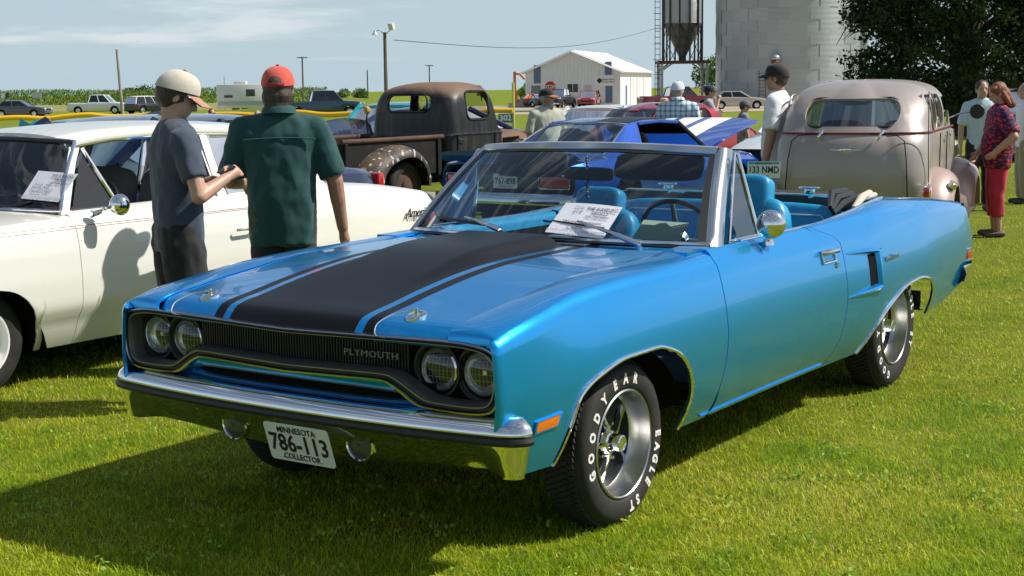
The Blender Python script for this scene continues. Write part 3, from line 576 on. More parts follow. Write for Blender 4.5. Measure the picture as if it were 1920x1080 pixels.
arcR = pc([-2.42, -2.45, -2.50, -2.58, -2.75, -2.914, -3.08, -3.22, -3.30, -3.355, -3.385, -3.395], [.265, .33, .395, .462, .540, .580, .588, .572, .545, .50, .43, .34])
botF = pc([.90, .80, .795, .782, .775, .51], [.54, .54, .52, .40, .37, .345]); botT = pc([-3.395, -3.7, -4.1, -4.35], [.34, .37, .44, .50])
def zb(x):
    if x > .510: return botF(x)
    if x > -.482: return arcF(x)
    if x > -2.42: return .265
    if x > -3.395: return arcR(x)
    return botT(x)
def xf(y): return .895-.05*(y/.9)**2
def side_cols(xs, top, nz=15, sgn=1, shut=None):
    """columns of points: bottom edge to shoulder crease, then across the top to an inner edge"""
    G = []
    for x in xs:
        b, c = zb(x), zcf(x); col = []
        for i in range(nz+1):
            t = i/nz; t = t**.85; z = b+(c-b)*t; col.append((x, side(x, z), z))
        y0 = side(x, c); yi, zi = top(x)
        for t in (.04, .12, .3, .6, 1.0):
            y = y0+(yi-y0)*t; z = c+(zi-c)*t+.012*math.sin(math.pi*min(1, t*1.0))**.6
            if t == 1.0: z = zi
            col.append((x, y, z))
        if shut: col = [(p[0]+shut(p[2], x), p[1], p[2]) for p in col]
        G.append([(p[0], p[1]*sgn, p[2]) for p in col])
    return G
def dense(a, b, n, extra=()):
    s = set(round(v, 5) for v in lin(a, b, n)); s |= set(round(e, 5) for e in extra if min(a, b) < e < max(a, b)); return sorted(s, reverse=True)
exF = [.80, .798, .795, .791, .787, .782, .778, .775, .77, .5101, .509, .505, .50, .49, .48, -.40, -.42, -.44, -.455, -.465, -.472, -.477, -.480, -.482, -.4821, -.49]; exR = [-2.419, -2.4201, -2.425, -2.43, -2.44, -2.46, -2.48, -2.52, -3.36, -3.37, -3.38, -3.385, -3.39, -3.394, -3.3951, -3.41]
fend_top = lambda x: (.692, hz_(x))
door_top = lambda x: (.805-.01*sst(-1.9, -2.1, x), .966+.004*sst(-1.8, -2.2, x))
qt_y = pc([-2.06, -2.4, -2.8, -3.1, -3.6, -4.3], [.795, .79, .77, .74, .72, .70]); qt_z = pc([-2.06, -2.4, -2.7, -2.95, -3.3, -3.7, -4.1, -4.33], [.968, .99, 1.012, 1.02, 1.002, .972, .93, .90])
quart_top = lambda x: (qt_y(x), qt_z(x))
for sgn in (1, -1):
    m = MB(); xs = dense(.845, -.736, 64, exF)
    m.grid(side_cols(xs, fend_top, sgn=sgn))
    # nose of the fender, closing to the grille surround
    c0 = side_cols([.845], fend_top, sgn=sgn)[0]; nose = []
    for k in (0, .35, .7, 1): nose.append([((p[0]+.030*math.sin(k*1.57)) if j < 16 else p[0]+(xf(abs(p[1]))+.002-p[0])*math.sin(k*1.57), p[1]-sgn*(.022*(1-math.cos(k*1.57)))*(1 if j < 17 else 0), p[2]+((.816-p[2])*(1-math.cos(k*1.57)) if j >= 14 else 0)) for j, p in enumerate(c0)])
    m.grid(nose)
    panel('front_fender', m, M['blue'], car)
    m = MB(); m.grid(side_cols(dense(-.7425, -2.053, 40), door_top, sgn=sgn, shut=lambda z, x: (.25*sst(.86, .98, z)**1.5*sst(-1.75, -2.06, x)+(.07*sst(.36, .29, z)*sst(-1.85, -2.06, x))-(.03*sst(.40, .29, z)*sst(-.9, -.74, x)))))
    door = panel('door', m, M['blue'], car)
    m = MB(); m.grid(side_cols(dense(-2.0595, -4.27, 84, exR), quart_top, sgn=sgn, shut=lambda z, x: .25*sst(.86, .98, z)**1.5*sst(-2.45, -2.06, x)+.07*sst(.36, .29, z)*sst(-2.2, -2.06, x)))
    cE = side_cols([-4.27], quart_top, sgn=sgn)[0]; tail = []
    def tcurve(z): return -.075*math.exp(-((z-.70)/.17)**2)+.02*sst(.62, .45, z)
    for k in lin(0, 1, 6): tail.append([(p[0]+tcurve(p[2])*k-.055*math.sin(k*1.57), p[1]-sgn*.05*(1-math.cos(k*1.57)), p[2]) for p in cE])
    m.grid(tail)
    q = panel('quarter_panel', m, M['blue'], car)
    # wheel-arch mouldings
    for nm, f, a, b in (('arch_moulding', arcF, .510, -.4818), ('arch_moulding', arcR, -2.42, -3.394)):
        path = []
        N = 60
        for i in range(N+1):
            t = .5-.5*math.cos(math.pi*i/N); x = a+(b-a)*t; z = f(x); path.append((x, sgn*(side(x, z)+.001), z))
        m = MB(); m.tube(path, .0085, 8); m.build(nm, M['chrome'], car)
    # dark wheel housings
    for cx in (.02, -2.90):
        m = MB(); rr = .52 if cx > 0 else .52
        G = [[(cx+rr*math.cos(a), sgn*y, max(.36, .20+rr*math.sin(a)*(.92 if cx > 0 else .70))) for y in (.45, .6, .75, .86)] for a in lin(.1, math.pi-.1, 24)]
        m.grid(G); m.add([G[i][0] for i in range(24)], [tuple(range(24))]); m.build('wheel_housing', M['matte'], car, ang=60)
    # blue bead added to draw the door bottom edge's reflection + belt moulding
    m = MB(); m.tube([(x, sgn*(side(x, .285)+.002), .285) for x in lin(-.66, -1.96, 12)], .005, 6); m.build('sill_reflection_bead', M['blue'], car)
    m = MB(); m.tube([(x, sgn*.797, .968) for x in lin(-1.0, -1.95, 8)]+[(x, sgn*qt_y(x), qt_z(x)+.004) for x in lin(-2.07, -3.0, 14)], .008, 8); m.build('belt_moulding', M['chrome'], car)
# hood
def hoodz(x, y):
    k = sst(.88, .3, x); z = hz_(min(x, .872))+.026*(1-(y/.69)**2)*(.12+.88*k)
    if x > .872: z = hz_(x)
    b = sst(.62, -.15, x)*.043*(1-sst(.20, .285, abs(y)))
    return z+b
def hood_front(y): return xf(y)-.004
def hood_rear(y): return -.47-.13*(abs(y)/.69)**2
m = MB(); G = []
ys = sorted(set([round(v, 4) for v in lin(-.686, .686, 60)]+[.20, .22, .24, .26, .285, -.2, -.22, -.24, -.26, -.285]))
for t in [0, .004, .01, .018, .028, .04, .055]+lin(.075, 1, 44):
    row = []
    for y in ys:
        a, b = hood_front(y), hood_rear(y); x = a+(b-a)*t; x0 = .895-(a-x)
        row.append((x, y, hoodz(x0, y)))
    G.append(row)
m.grid(G); hd = panel('hood', m, M['hood'], car, d=.02)
# cowl with its black intake screen
def wsb(y): return (-.60-.255*(abs(y)/.794)**2.2, y, .992-.022*(y/.794)**2)
def wst(y): return (-1.13-.125*(abs(y)/.639)**2, y, 1.375-.022*(y/.639)**2)
def wsp(s, t, o=0.0):
    """windshield surface: s -1..1 across, t 0..1 up"""
    a = np.array(wsb(s*.785)); b = np.array(wst(s*.632)); p = a+(b-a)*t+np.array((.55, 0, .75))*(.02*math.sin(math.pi*t)); return p+np.array((.64, .0, .77))*o
m = MB(); G = []
for y in lin(-.688, .688, 41):
    a = hood_rear(y)-.006; za = hz_(a)+.012*(1-(y/.69)**2)-.004; p = wsb(y); G.append([(a+(p[0]+.012-a)*t, y, za+(p[2]-.012-za)*t-.008*math.sin(math.pi*t)) for t in (0, .2, .4, .6, .8, 1)])
m.grid(G); panel('cowl_panel', m, M['hood'], car, d=.02)
for sgn in (1, -1):
    m = MB(); G = []
    for x in lin(-.60, -.87, 10):
        G.append([(x, sgn*(.695+.115*t), hz_(x)+(.966-hz_(x))*t+.004) for t in (0, .33, .66, 1)])
    m.grid(G); panel('cowl_corner', m, M['blue'], car)
m = MB(); G = [[(wsb(y)[0]+.10-.055*t, y, wsb(y)[2]-.021+.009*t+.008) for t in (0, 1)] for y in lin(-.45, .36, 30)]; m.grid(G); m.build('cowl_screen', M['matte'], car)
m = MB()
for y in lin(-.44, .35, 54): m.box((wsb(y)[0]+.072, y, wsb(y)[2]-.006), (.05, .006, .004))
o = m.build('cowl_screen_louvres', M['steel'], car, ang=0); o['kind'] = 'stuff'
M['galvc'] = mat('clear_coated_cable', (.55, .56, .56), .35, .6)
# hood pins with lanyard cables
for sgn in (1, -1):
    r = bpy.data.objects.new('hood_pin', None); COL.objects.link(r); r.parent = car; zc = hoodz(.775, .4925)
    m = MB(); m.M = Matrix.Translation((.775, .4925*sgn, zc)) @ Matrix.Rotation(R(14), 4, 'Y')
    m.M = m.M @ Matrix.Diagonal((1.25, 1.0, 1, 1)); m.lathe([(0, .008), (.028, .008), (.034, .004), (.035, -.004)], 24, ax='z'); m.build('hood_pin_plate', M['chrome'], r)
    m = MB(); m.cyl((.775, .4925*sgn, zc), (.778, .4925*sgn, zc+.028), .007, n=10); m.tube(cr([(.775, .4925*sgn-.03, zc+.016), (.78, .4925*sgn, zc+.02), (.775, .4925*sgn+.028, zc+.015)], 5), .0035, 6); m.build('hood_pin_clip', M['chrome'], r)
    s2 = -1
    m = MB(); m.tube(cr([(.775, .4925*sgn-.03, zc+.014), (.80, .4925*sgn-.075, zc+.005), (.86, .4925*sgn-.10, zc-.02), (.895, .4925*sgn-.085, zc-.052), (.885, .4925*sgn-.05, zc-.062)], 8), .0020, 6); m.build('lanyard_cable', M['galvc'], r)
# grille surround
OUT = [(0, .815), (.4, .822), (.69, .825), (.80, .818), (.86, .803), (.887, .777), (.897, .735), (.893, .66), (.875, .612), (.84, .589), (.76, .582), (.60, .588), (.545, .604), (.50, .633), (.455, .656), (.41, .664), (.22, .660), (0, .654)]
INN = [(0, .792), (.4, .800), (.69, .800), (.785, .793), (.825, .782), (.846, .765), (.855, .73), (.852, .67), (.842, .638), (.815, .622), (.75, .618), (.635, .622), (.585, .638), (.535, .665), (.485, .690), (.425, .700), (.22, .698), (0, .694)]
def full(H): 
    a = cr([(p[0], p[1], 0) for p in H], 5); a = [(p[0], p[1]) for p in a]; return a+[(-p[0], p[1]) for p in a[::-1][1:-1]]
Lo, Li = full(OUT), full(INN); K = len(Lo)
def ring(t, dx): return [(xf(a[0]+(b[0]-a[0])*t)+dx, a[0]+(b[0]-a[0])*t, a[1]+(b[1]-a[1])*t) for a, b in zip(Lo, Li)]
sur = bpy.data.objects.new('grille_surround', None); COL.objects.link(sur); sur.parent = car
m = MB(); m.grid([ring(0, -.03), ring(0, .004), ring(.06, .012), ring(.22, .014), ring(.28, .008)], cv=True); m.build('chrome_rim', mat('grey_bright_rim', (.42, .43, .45), .18, 1), sur)
m = MB(); m.grid([ring(.28, .008), ring(.36, .002), ring(.58, .002), ring(.62, .008)], cv=True); m.build('black_band', M['black'], sur)
m = MB(); m.grid([ring(.62, .006), ring(.66, .010), ring(.76, .010), ring(.80, .004)], cv=True); m.build('inner_bright_bead', mat('satin_bead', (.30, .30, .30), .35, .9), sur)
m = MB(); m.grid([ring(.80, .004), ring(1, -.008), ring(1.06, -.05)], cv=True); m.build('argent_recess', M['argent'], sur)
m = MB(); yb = lambda y: (float(np.interp(abs(y), [p[0] for p in [(0, .694), (.22, .698), (.425, .700), (.485, .69), (.535, .665), (.585, .638), (.635, .622), (.87, .612)]], [.694, .698, .700, .69, .665, .638, .622, .612])))
m.grid([[(xf(y)-.085, y, z) for z in (yb(y)-.03, .806)] for y in lin(-.865, .865, 40)]); m.build('grille_backing', M['matte'], sur)
m = MB()
for y in lin(-.49, .49, 78):
    zl = yb(y)-.005; m.box((xf(y)-.066, y, (zl+.80)/2), (.02, .0055, .80-zl))
o = m.build('grille_bars', M['black'], car, ang=0); o['kind'] = 'stuff'
m = MB(); x0 = xf(.33)-.048; addtext(m, 'PLYMOUTH', frame((x0+.004, .345, .742), (-.05, 1, .0), (0, 0, 1)), .033, .003, sx=1.25, space=1.12); m.build('grille_lettering', mat('dull_letter_grey', (.20, .19, .17), .5), car, ang=0)
M['lens'] = glassmat('headlamp_glass', (.93, .95, .94), mixk=.02)
M['refl'] = mat('lamp_reflector', (.92, .93, .94), .32, 1); M['rib'] = mat('lens_rib', (.62, .64, .62), .25)
def headlight(y, sg, px):
    r = bpy.data.objects.new('headlight', None); COL.objects.link(r); r.parent = car; x = px
    m = MB(); m.lathe([(.098, -.03), (.096, .012), (.088, .012), (.080, -.012), (.076, -.02)], 36, (x, y, .707), 'x'); m.build('headlight_bucket', M['black'], r)
    m = MB(); m.lathe([(.077, -.014), (.0765, -.002), (.071, .002), (.069, -.004)], 36, (x, y, .707), 'x'); m.build('headlight_ring', M['chrome'], r)
    m = MB(); m.lathe([(0.0, -.030), (.025, -.0265), (.045, -.018), (.060, -.008), (.070, .0)], 36, (x, y, .707), 'x'); m.cyl((x-.03, y, .707), (x-.016, y, .707), .009, n=10); m.build('reflector', M['refl'], r)
    m = MB(); m.lathe([(.070, 0), (.055, .0085), (.035, .014), (.015, .0165), (0, .017)], 36, (x, y, .707), 'x'); ln = m.build('lens', M['lens'], r)
    m = MB()
    for k in range(-4, 5):
        yy = k*.0145; h = math.sqrt(max(0, .066**2-yy**2)); m.tube([(x+.0155-.016*((yy**2+z*z)/.07**2), y+yy, .707+z) for z in lin(-h, h, 7)], .0006, 4)
    for k in (-2, -1, 0, 1, 2):
        z = k*.022; h = math.sqrt(max(0, .066**2-z**2)); m.tube([(x+.0155-.016*((yy**2+z*z)/.07**2), y+yy, .707+z) for yy in lin(-h, h, 7)], .0006, 4)
    m.build('lens_fluting', M['rib'], ln, ang=0)
for y in (.772, .600, -.600, -.772): headlight(y, 1, .80 if abs(y) < .7 else .79)
# lower nose panel with the slot
zfb = lambda y: float(np.interp(abs(y), [0, .22, .41, .455, .5, .545, .60, .76, .84], [.657, .663, .667, .659, .636, .607, .591, .585, .590]))
m = MB(); G1 = []; G2 = []; zs0 = .548
for y in lin(-.87, .87, 88):
    t = max(0, 1-(abs(y)/.525)**6)**.5; c = .606; hi = c+.022*t+.006*t*(1-(y/.5)**2); lo = c-.020*t; top = zfb(y)+.004; hi = min(hi, top-.004); lo = min(lo, hi)
    x = xf(y)-.010; sl_ = lambda z: .55*(z-.66)
    G1.append([(x+.0, y, top), (x+sl_((top+hi)/2)*.8, y, (top+hi)/2), (x+sl_(hi), y, hi), (x-.06, y, hi-.004)]); G2.append([(x-.06, y, lo+.004), (x+sl_(lo), y, lo), (x+sl_(lo)+.008, y, lo-.008), (x+sl_((lo+zs0)/2)-.005, y, (lo+zs0)/2), (x+sl_(zs0)-.02, y, zs0)])
m.grid(G1); m.grid(G2); m.build('nose_panel', M['blue'], car, ang=50)
m = MB(); m.grid([[(xf(y)-.063, y, z) for z in (.55, .66)] for y in lin(-.6, .6, 12)]); m.build('nose_slot_mesh', M['matte'], car)
m = MB(); pth = []
for k in range(64):
    q = 2*math.pi*k/64; y = .53*math.copysign(abs(math.cos(q))**.35, math.cos(q)); z = .607+.024*math.copysign(abs(math.sin(q))**.8, math.sin(q)); pth.append((xf(y)-.012+.5*(z-.66), y, z))
m.tube(pth, .0035, 6, closed=True); m.build('slot_moulding', M['argent'], car)
# front bumper
def bpath():
    P = []
    for y in lin(-.885, .885, 40): P.append((.912-.050*(y/.9)**2, y, (y*.11, 0)))
    c = []
    for k in lin(0, 1, 8)[1:]: a = k*1.45; c.append((.862-.002-.045*(1-math.cos(a))-.005*k, .887+.077*math.sin(a), None))
    c += [(.80, .966, None)]
    R_ = [(p[0], p[1]) for p in P]; L_ = [(p[0], -p[1]) for p in c[::-1]]
    return L_+R_+[(p[0], p[1]) for p in c]
BP = bpath(); BN = []
for i in range(len(BP)):
    a = BP[max(i-1, 0)]; b = BP[min(i+1, len(BP)-1)]; t = Vector((b[0]-a[0], b[1]-a[1])).normalized(); BN.append((t.y, -t.x))
def bsweep(prof): return [[(p[0]+n[0]*o*(1-(.72*sst(.80, .90, abs(p[1])) if z < .48 else 0)), p[1]+n[1]*o*(1-(.72*sst(.80, .90, abs(p[1])) if z < .48 else 0)), z+(-.030*max(0, 1-abs(p[1])/.6) if z < .42 else 0)+.006*(abs(p[1])/.95)**4) for (o, z) in prof] for p, n in zip(BP, BN)]
bum = bpy.data.objects.new('front_bumper', None); COL.objects.link(bum); bum.parent = car
m = MB(); m.grid(bsweep([(-.085, .572), (-.05, .578), (-.028, .574), (.004, .548), (.012, .530), (.012, .522), (.006, .516)])); m.build('bumper_upper_blade', M['chrome'], bum)
m = MB(); m.grid(bsweep([(.006, .516), (.018, .512), (.022, .502), (.018, .490), (.003, .486)])); m.build('rub_strip', M['black'], bum)
m = MB(); m.grid(bsweep([(.003, .486), (-.006, .474), (-.042, .432), (-.080, .390), (-.104, .370), (-.15, .364)])); m.build('bumper_lower_face', M['chrome'], bum)
pl = bpy.data.objects.new('licence_plate', None); COL.objects.link(pl); pl.parent = car
def plate_parts(root, F, wd, ht, lines, matp, rim=None):
    """F frame: x right, y up, z out"""
    m = MB(); m.M = F
    pts = []; r = .014
    for (cx, cy, a0) in ((wd/2-r, ht/2-r, 0), (-wd/2+r, ht/2-r, 90), (-wd/2+r, -ht/2+r, 180), (wd/2-r, -ht/2+r, 270)):
        for k in range(5): a = R(a0+k*22.5); pts.append((cx+r*math.cos(a), cy+r*math.sin(a)))
    m.prism(pts, lambda a, b, d: (a, b, d), -.0015, .0015); m.build('plate_sheet', matp, root, ang=30)
    m = MB()
    for (s, x, y, sz, sx, bold) in lines: addtext(m, s, F @ Matrix.Translation((x, y, .0022)), sz, .0008, sx=sx, bold=bold)
    m.build('plate_lettering', M['plate_black'], root, ang=0)
    m = MB()
    for x in (-.09, .09):
        for y in (-1, 1): m.ell(tuple(F @ Vector((x, y*(ht/2-.016), .002))), .005, 8)
    m.build('plate_bolts', M['steel'], root)
tl = .30; F = frame((.900, .050, .398), (0, 1, 0), (math.sin(tl), 0, math.cos(tl)))
plate_parts(pl, F, .305, .152, [('MINNESOTA', 0, .052, .034, .95, .0006), ('786-113', 0, -.004, .098, .86, .002), ('COLLECTOR', 0, -.055, .032, .95, .0006)], M['plate'])
for y in (.302, -.302):
    r = bpy.data.objects.new('parking_lamp', None); COL.objects.link(r); r.parent = car
    m = MB(); m.lathe([(.062, -.03), (.063, .0), (.058, .006), (.054, .002)], 30, (.857, y-.008, .421), 'x'); m.build('lamp_rim', M['chrome'], r)
    m = MB(); m.lathe([(.055, .0), (.04, .008), (.02, .012), (.008, .013), (.007, .017), (0, .018)], 30, (.857, y-.008, .421), 'x'); m.build('lamp_lens', mat('grey_lens', (.05, .055, .05), .3, coat=.3), r)
m = MB(); m.box((.66, 0, .42), (.22, 1.5, .10)); m.build('lower_valance', M['matte'], car, bevel=.015)
# amber side markers, door handles, quarter scoop, side lettering
for sgn in (1, -1):
    r = bpy.data.objects.new('side_marker', None); COL.objects.link(r); r.parent = car
    q = [(.690, .497), (.685, .540), (.528, .547), (.543, .500)]
    def sm(k, o): 
        cx = sum(p[0] for p in q)/4; cz = sum(p[1] for p in q)/4; return [(cx+(p[0]-cx)*k, sgn*(side(cx+(p[0]-cx)*k, cz+(p[1]-cz)*k)+o), cz+(p[1]-cz)*k) for p in q]
    m = MB(); m.grid([sm(1.0, .0), sm(1.0, .008), sm(.90, .009), sm(.84, .003)], cv=True); m.build('marker_bezel', M['blue'], r, ang=20)
    m = MB(); m.grid([sm(.86, .003), sm(.82, .006), sm(.4, .007), sm(.02, .007)], cv=True); m.build('marker_lens', M['amber'], r, ang=20)
    r = bpy.data.objects.new('door_handle', None); COL.objects.link(r); r.parent = car
    Y = lambda x, z, o: sgn*(side(x, z)+o)
    m = MB(); m.tube([(-1.80, Y(-1.8, .850, .004), .850), (-1.82, Y(-1.82, .852, .03), .852), (-1.93, Y(-1.93, .852, .034), .852), (-1.985, Y(-1.98, .850, .006), .850)], [.010, .013, .013, .010], 8); m.build('handle_grip', M['chrome'], r)
    m = MB(); m.tube([(-1.80, Y(-1.8, .850, .006), .850), (-1.80, Y(-1.8, .80, .006), .800), (-1.95, Y(-1.95, .80, .006), .800), (-1.95, Y(-1.95, .85, .006), .850)], .006, 6); m.build('handle_escutcheon', M['chrome'], r)
    m = MB(); m.cyl((-1.955, Y(-1.955, .778, -.002), .778), (-1.955, Y(-1.955, .778, .007), .778), .014, n=14); m.build('door_lock', M['chrome'], r)
    r = bpy.data.objects.new('quarter_scoop', None); COL.objects.link(r); r.parent = car
    def flare(pts, wv, o):
        G = []
        for (x, z), w_, oo in zip(pts, wv, o):
            y = side(x, z); G.append([(x, sgn*(y-.001), z+w_), (x, sgn*(y+oo*.8), z+w_*.6), (x, sgn*(y+oo), z), (x, sgn*(y+oo*.7), z-w_*.6), (x, sgn*(y-.001), z-w_)])
        return G
    m = MB(); m.grid(flare([(-2.10, .815), (-2.2, .812), (-2.32, .808), (-2.43, .802), (-2.47, .795)], [.004, .010, .014, .017, .016], [.001, .010, .020, .030, .026])); m.build('scoop_upper_flare', M['blue'], r)
    m = MB(); m.grid(flare([(-2.06, .605), (-2.18, .607), (-2.3, .611), (-2.42, .618), (-2.46, .625)], [.004, .012, .017, .020, .018], [.001, .010, .020, .030, .026])); m.build('scoop_lower_flare', M['blue'], r)
    m = MB(); G = []
    for z in lin(.61, .805, 9):
        y = side(-2.45, z); G.append([(-2.422, sgn*(y+.004), z), (-2.43, sgn*(y+.026), z), (-2.45, sgn*(y+.030), z), (-2.48, sgn*(y+.020), z), (-2.53, sgn*(y-.001), z)])
    m.grid(G); m.build('scoop_lip', M['blue'], r)
    m = MB(); G = [[(-2.34, sgn*(side(-2.34, z)+.0015), z), (-2.425, sgn*(side(-2.43, z)+.004), z)] for z in lin(.628, .79, 6)]; m.grid(G); m.build('scoop_mouth', M['matte'], r)
    m = MB(); xx = -2.66
    addtext(m, 'Road Runner', frame((xx, sgn*(side(xx, .745)+.003), .745), (-sgn, -.03, .02), (0, -.08*sgn, 1)), .042, .002, space=.95, bold=.0006); m.build('quarter_lettering', M['chrome_worn'], car, ang=0)
# windshield: glass, header, posts
ws = bpy.data.objects.new('windshield', None); COL.objects.link(ws); ws.parent = car
m = MB(); m.grid([[wsp(s, t) for t in lin(.02, .975, 12)] for s in lin(-.985, .985, 36)])
M['wsglass'] = glassmat('windshield_glass', (.44, .60, .66), mixk=.0); m.build('windshield_glass', M['wsglass'], ws)
m = MB(); G = []
for s in lin(-1, 1, 33):
    p = wsp(s, 1.0); G.append([tuple(p+np.array(d)) for d in ((.030, 0, -.030), (.034, 0, -.012), (.012, 0, .012), (-.03, 0, .014), (-.055, 0, .0), (-.05, 0, -.022), (-.005, 0, -.034))])
m.grid(G, cv=True); m.build('windshield_header', M['chrome_worn'], ws)
m = MB(); m.grid([[tuple(wsp(s, t, .003)) for t in (.915, .98)] for s in lin(-.985, .985, 30)]); m.build('header_seal', M['black'], ws)
m = MB(); m.tube([tuple(wsp(s, .008, .006)) for s in lin(-1, 1, 40)], .008, 6); m.build('lower_reveal_moulding', M['chrome_worn'], ws)
for sg in (1, -1):
    m = MB(); G = []
    for t in lin(-.01, 1.02, 12):
        p = wsp(sg, t); G.append([tuple(p+np.array((d[0], d[1]*sg, d[2]))) for d in ((.008, -.012, .006), (.010, .012, .008), (-.015, .030, .002), (-.050, .038, -.006), (-.075, .030, -.012), (-.06, .0, -.02))])
    m.grid(G, cv=True); m.build('windshield_post', M['chrome_worn'], ws, ang=55)
    m = MB(); m.grid([[tuple(wsp(sg*s, t, .004)) for s in (.945, .985)] for t in lin(.02, .97, 12)]); m.build('post_seal', M['black'], ws)
    vw = bpy.data.objects.new('vent_window', None); COL.objects.link(vw); vw.parent = car
    A, B, Cc = (-1.01, .80*sg, .975), (-1.265, .700*sg, 1.335), (-1.335, .785*sg, .972)
    m = MB(); m.tube([A, B], .007, 6); m.tube([B, (-1.285, .702*sg, 1.34), Cc], [.008, .010, .012], 8); m.tube([A, Cc], .008, 6); m.build('vent_frame', M['chrome'], vw)
    m = MB(); m.add([A, B, Cc], [(0, 1, 2)]); m.build('vent_pane', M['tint'], vw)
# wipers on the glass
def onglass(px, py, o=.012):
    d = ray(px, py); best = None; s, t = 0., .3
    def err(s, t):
        p = wsp(s, t, o)-CAM; z = p @ _f; return np.array((960+FPX*(p @ _rt)/z-px, 540-FPX*(p @ _up)/z-py))
    for i in range(25):
        e = err(s, t); h = 1e-4; J = np.column_stack(((err(s+h, t)-e)/h, (err(s, t+h)-e)/h)); st = np.linalg.solve(J, -e); s += st[0]; t += st[1]
    return s, t
for blade, arm in (([(820, 407), (928, 424)], [(874, 411), (940, 436)]), ([(1018, 413), (1156, 433)], [(1085, 419), (1200, 463)])):
    r = bpy.data.objects.new('windshield_wiper', None); COL.objects.link(r); r.parent = car
    b = [onglass(*q) for q in blade]; a = [onglass(*q) for q in arm]
    P = [tuple(wsp(b[0][0]+(b[1][0]-b[0][0])*k, b[0][1]+(b[1][1]-b[0][1])*k, .010)) for k in lin(0, 1, 8)]
    m = MB(); m.tube(P, .005, 6); m.tube([tuple(np.array(p)+np.array((.64, 0, .77))*.009) for p in P[1:-1]], .0045, 6); m.build('wiper_blade', M['black'], r)
    Q = [np.array(wsp(a[0][0]+(a[1][0]-a[0][0])*k, a[0][1]+(a[1][1]-a[0][1])*k, .026+.012*math.sin(k*3))) for k in lin(0, 1, 8)]
    m = MB(); m.tube([tuple(p) for p in Q], [.005, .006, .007, .008, .010, .012, .014, .013], 8); m.cyl(tuple(Q[-1]), tuple(Q[-1]+np.array((-.01, 0, -.04))), .013, n=10); m.build('wiper_arm', M['chrome_worn'], r)
# door mirror
r = bpy.data.objects.new('door_mirror', None); COL.objects.link(r); r.parent = car
mc = Vector((-1.225, .895, 1.035)); ax = Vector((.93, .36, .06)).normalized()
m = MB(); Mx = ax.to_track_quat('Z', 'Y').to_matrix().to_4x4(); m.M = Matrix.Translation(mc) @ Mx; m.lathe([(0, .030), (.02, .0285), (.042, .020), (.056, .008), (.063, -.008), (.064, -.016), (.058, -.018), (0, -.018)], 28, ax='z'); m.build('mirror_head', M['chrome'], r)
m = MB(); m.tube(cr([(-1.27, .865, .955), (-1.262, .872, .985), (-1.235, .885, 1.02), (-1.215, .90, 1.045)], 5), [.016, .015, .014, .013, .012, .012, .012, .011, .011, .010, .010, .009, .008, .008, .007, .006], 10); m.build('mirror_stalk', M['chrome'], r)
m = MB(); m.M = Matrix.Translation((-1.27, .862, .952)); m.lathe([(0, .014), (.02, .012), (.028, .004), (.030, -.012)], 18, ax='z'); m.build('mirror_foot', M['chrome'], r)
# rear deck, tail panel, rear bumper
m = MB(); m.grid([[(x, qt_y(x)*s*.995, qt_z(x)-.004+.012*(1-s*s)) for s in lin(-1, 1, 16)] for x in lin(-3.05, -4.32, 14)]); panel('rear_deck', m, M['blue'], car)
m = MB(); m.grid([[(-4.335+.02*abs(z-.7)/.2, s*.80, z) for s in lin(-1, 1, 10)] for z in lin(.46, .90, 6)]); m.build('tail_panel', M['black'], car)
m = MB(); P = [(-4.33, y, 0) for y in lin(-.83, .83, 10)]; P = [(-4.00, -.905, 0), (-4.15, -.905, 0), (-4.27, -.875, 0)]+P+[(-4.27, .875, 0), (-4.15, .905, 0), (-4.00, .905, 0)]
G = []
for i, p in enumerate(P):
    sg = 1 if p[1] > 0 else -1; e = 1 if abs(p[1]) > .84 else 0
    G.append([(p[0]-(.0 if e else .02), p[1], .55), (p[0]-(.02 if e else .05), p[1]+sg*e*.012, .50), (p[0]-.02*(1-e)+.02*e, p[1]+sg*e*.004, .43), (p[0]+.04, p[1]-sg*e*.03, .415)])
m.grid(G); m.build('rear_bumper', M['chrome'], car)
r = bpy.data.objects.new('rear_side_marker', None); COL.objects.link(r); r.parent = car
m = MB(); m.box((-4.17, side(-4.17, .60)+.003, .60), (.09, .012, .05)); m.build('rear_marker_lens', M['red_lens'], r, bevel=.004)
m = MB()
for z in (.634, .566): m.box((-4.17, side(-4.17, z)+.003, z), (.10, .014, .008))
m.build('rear_marker_bezel', M['chrome'], r)
# underbody
m = MB(); m.box((-1.9, 0, .31), (4.5, 1.20, .10)); m.box((-1.6, 0, .31), (1.3, 1.62, .08)); m.box((.15, 0, .52), (.9, 1.0, .26)); m.build('underbody', M['matte'], car)
for sgn in (1, -1):
    m = MB(); m.grid([[(x, sgn*.75, z) for z in (.30, .9)] for x in lin(-.74, -2.25, 4)]); m.build('inner_sill', M['matte'], car)
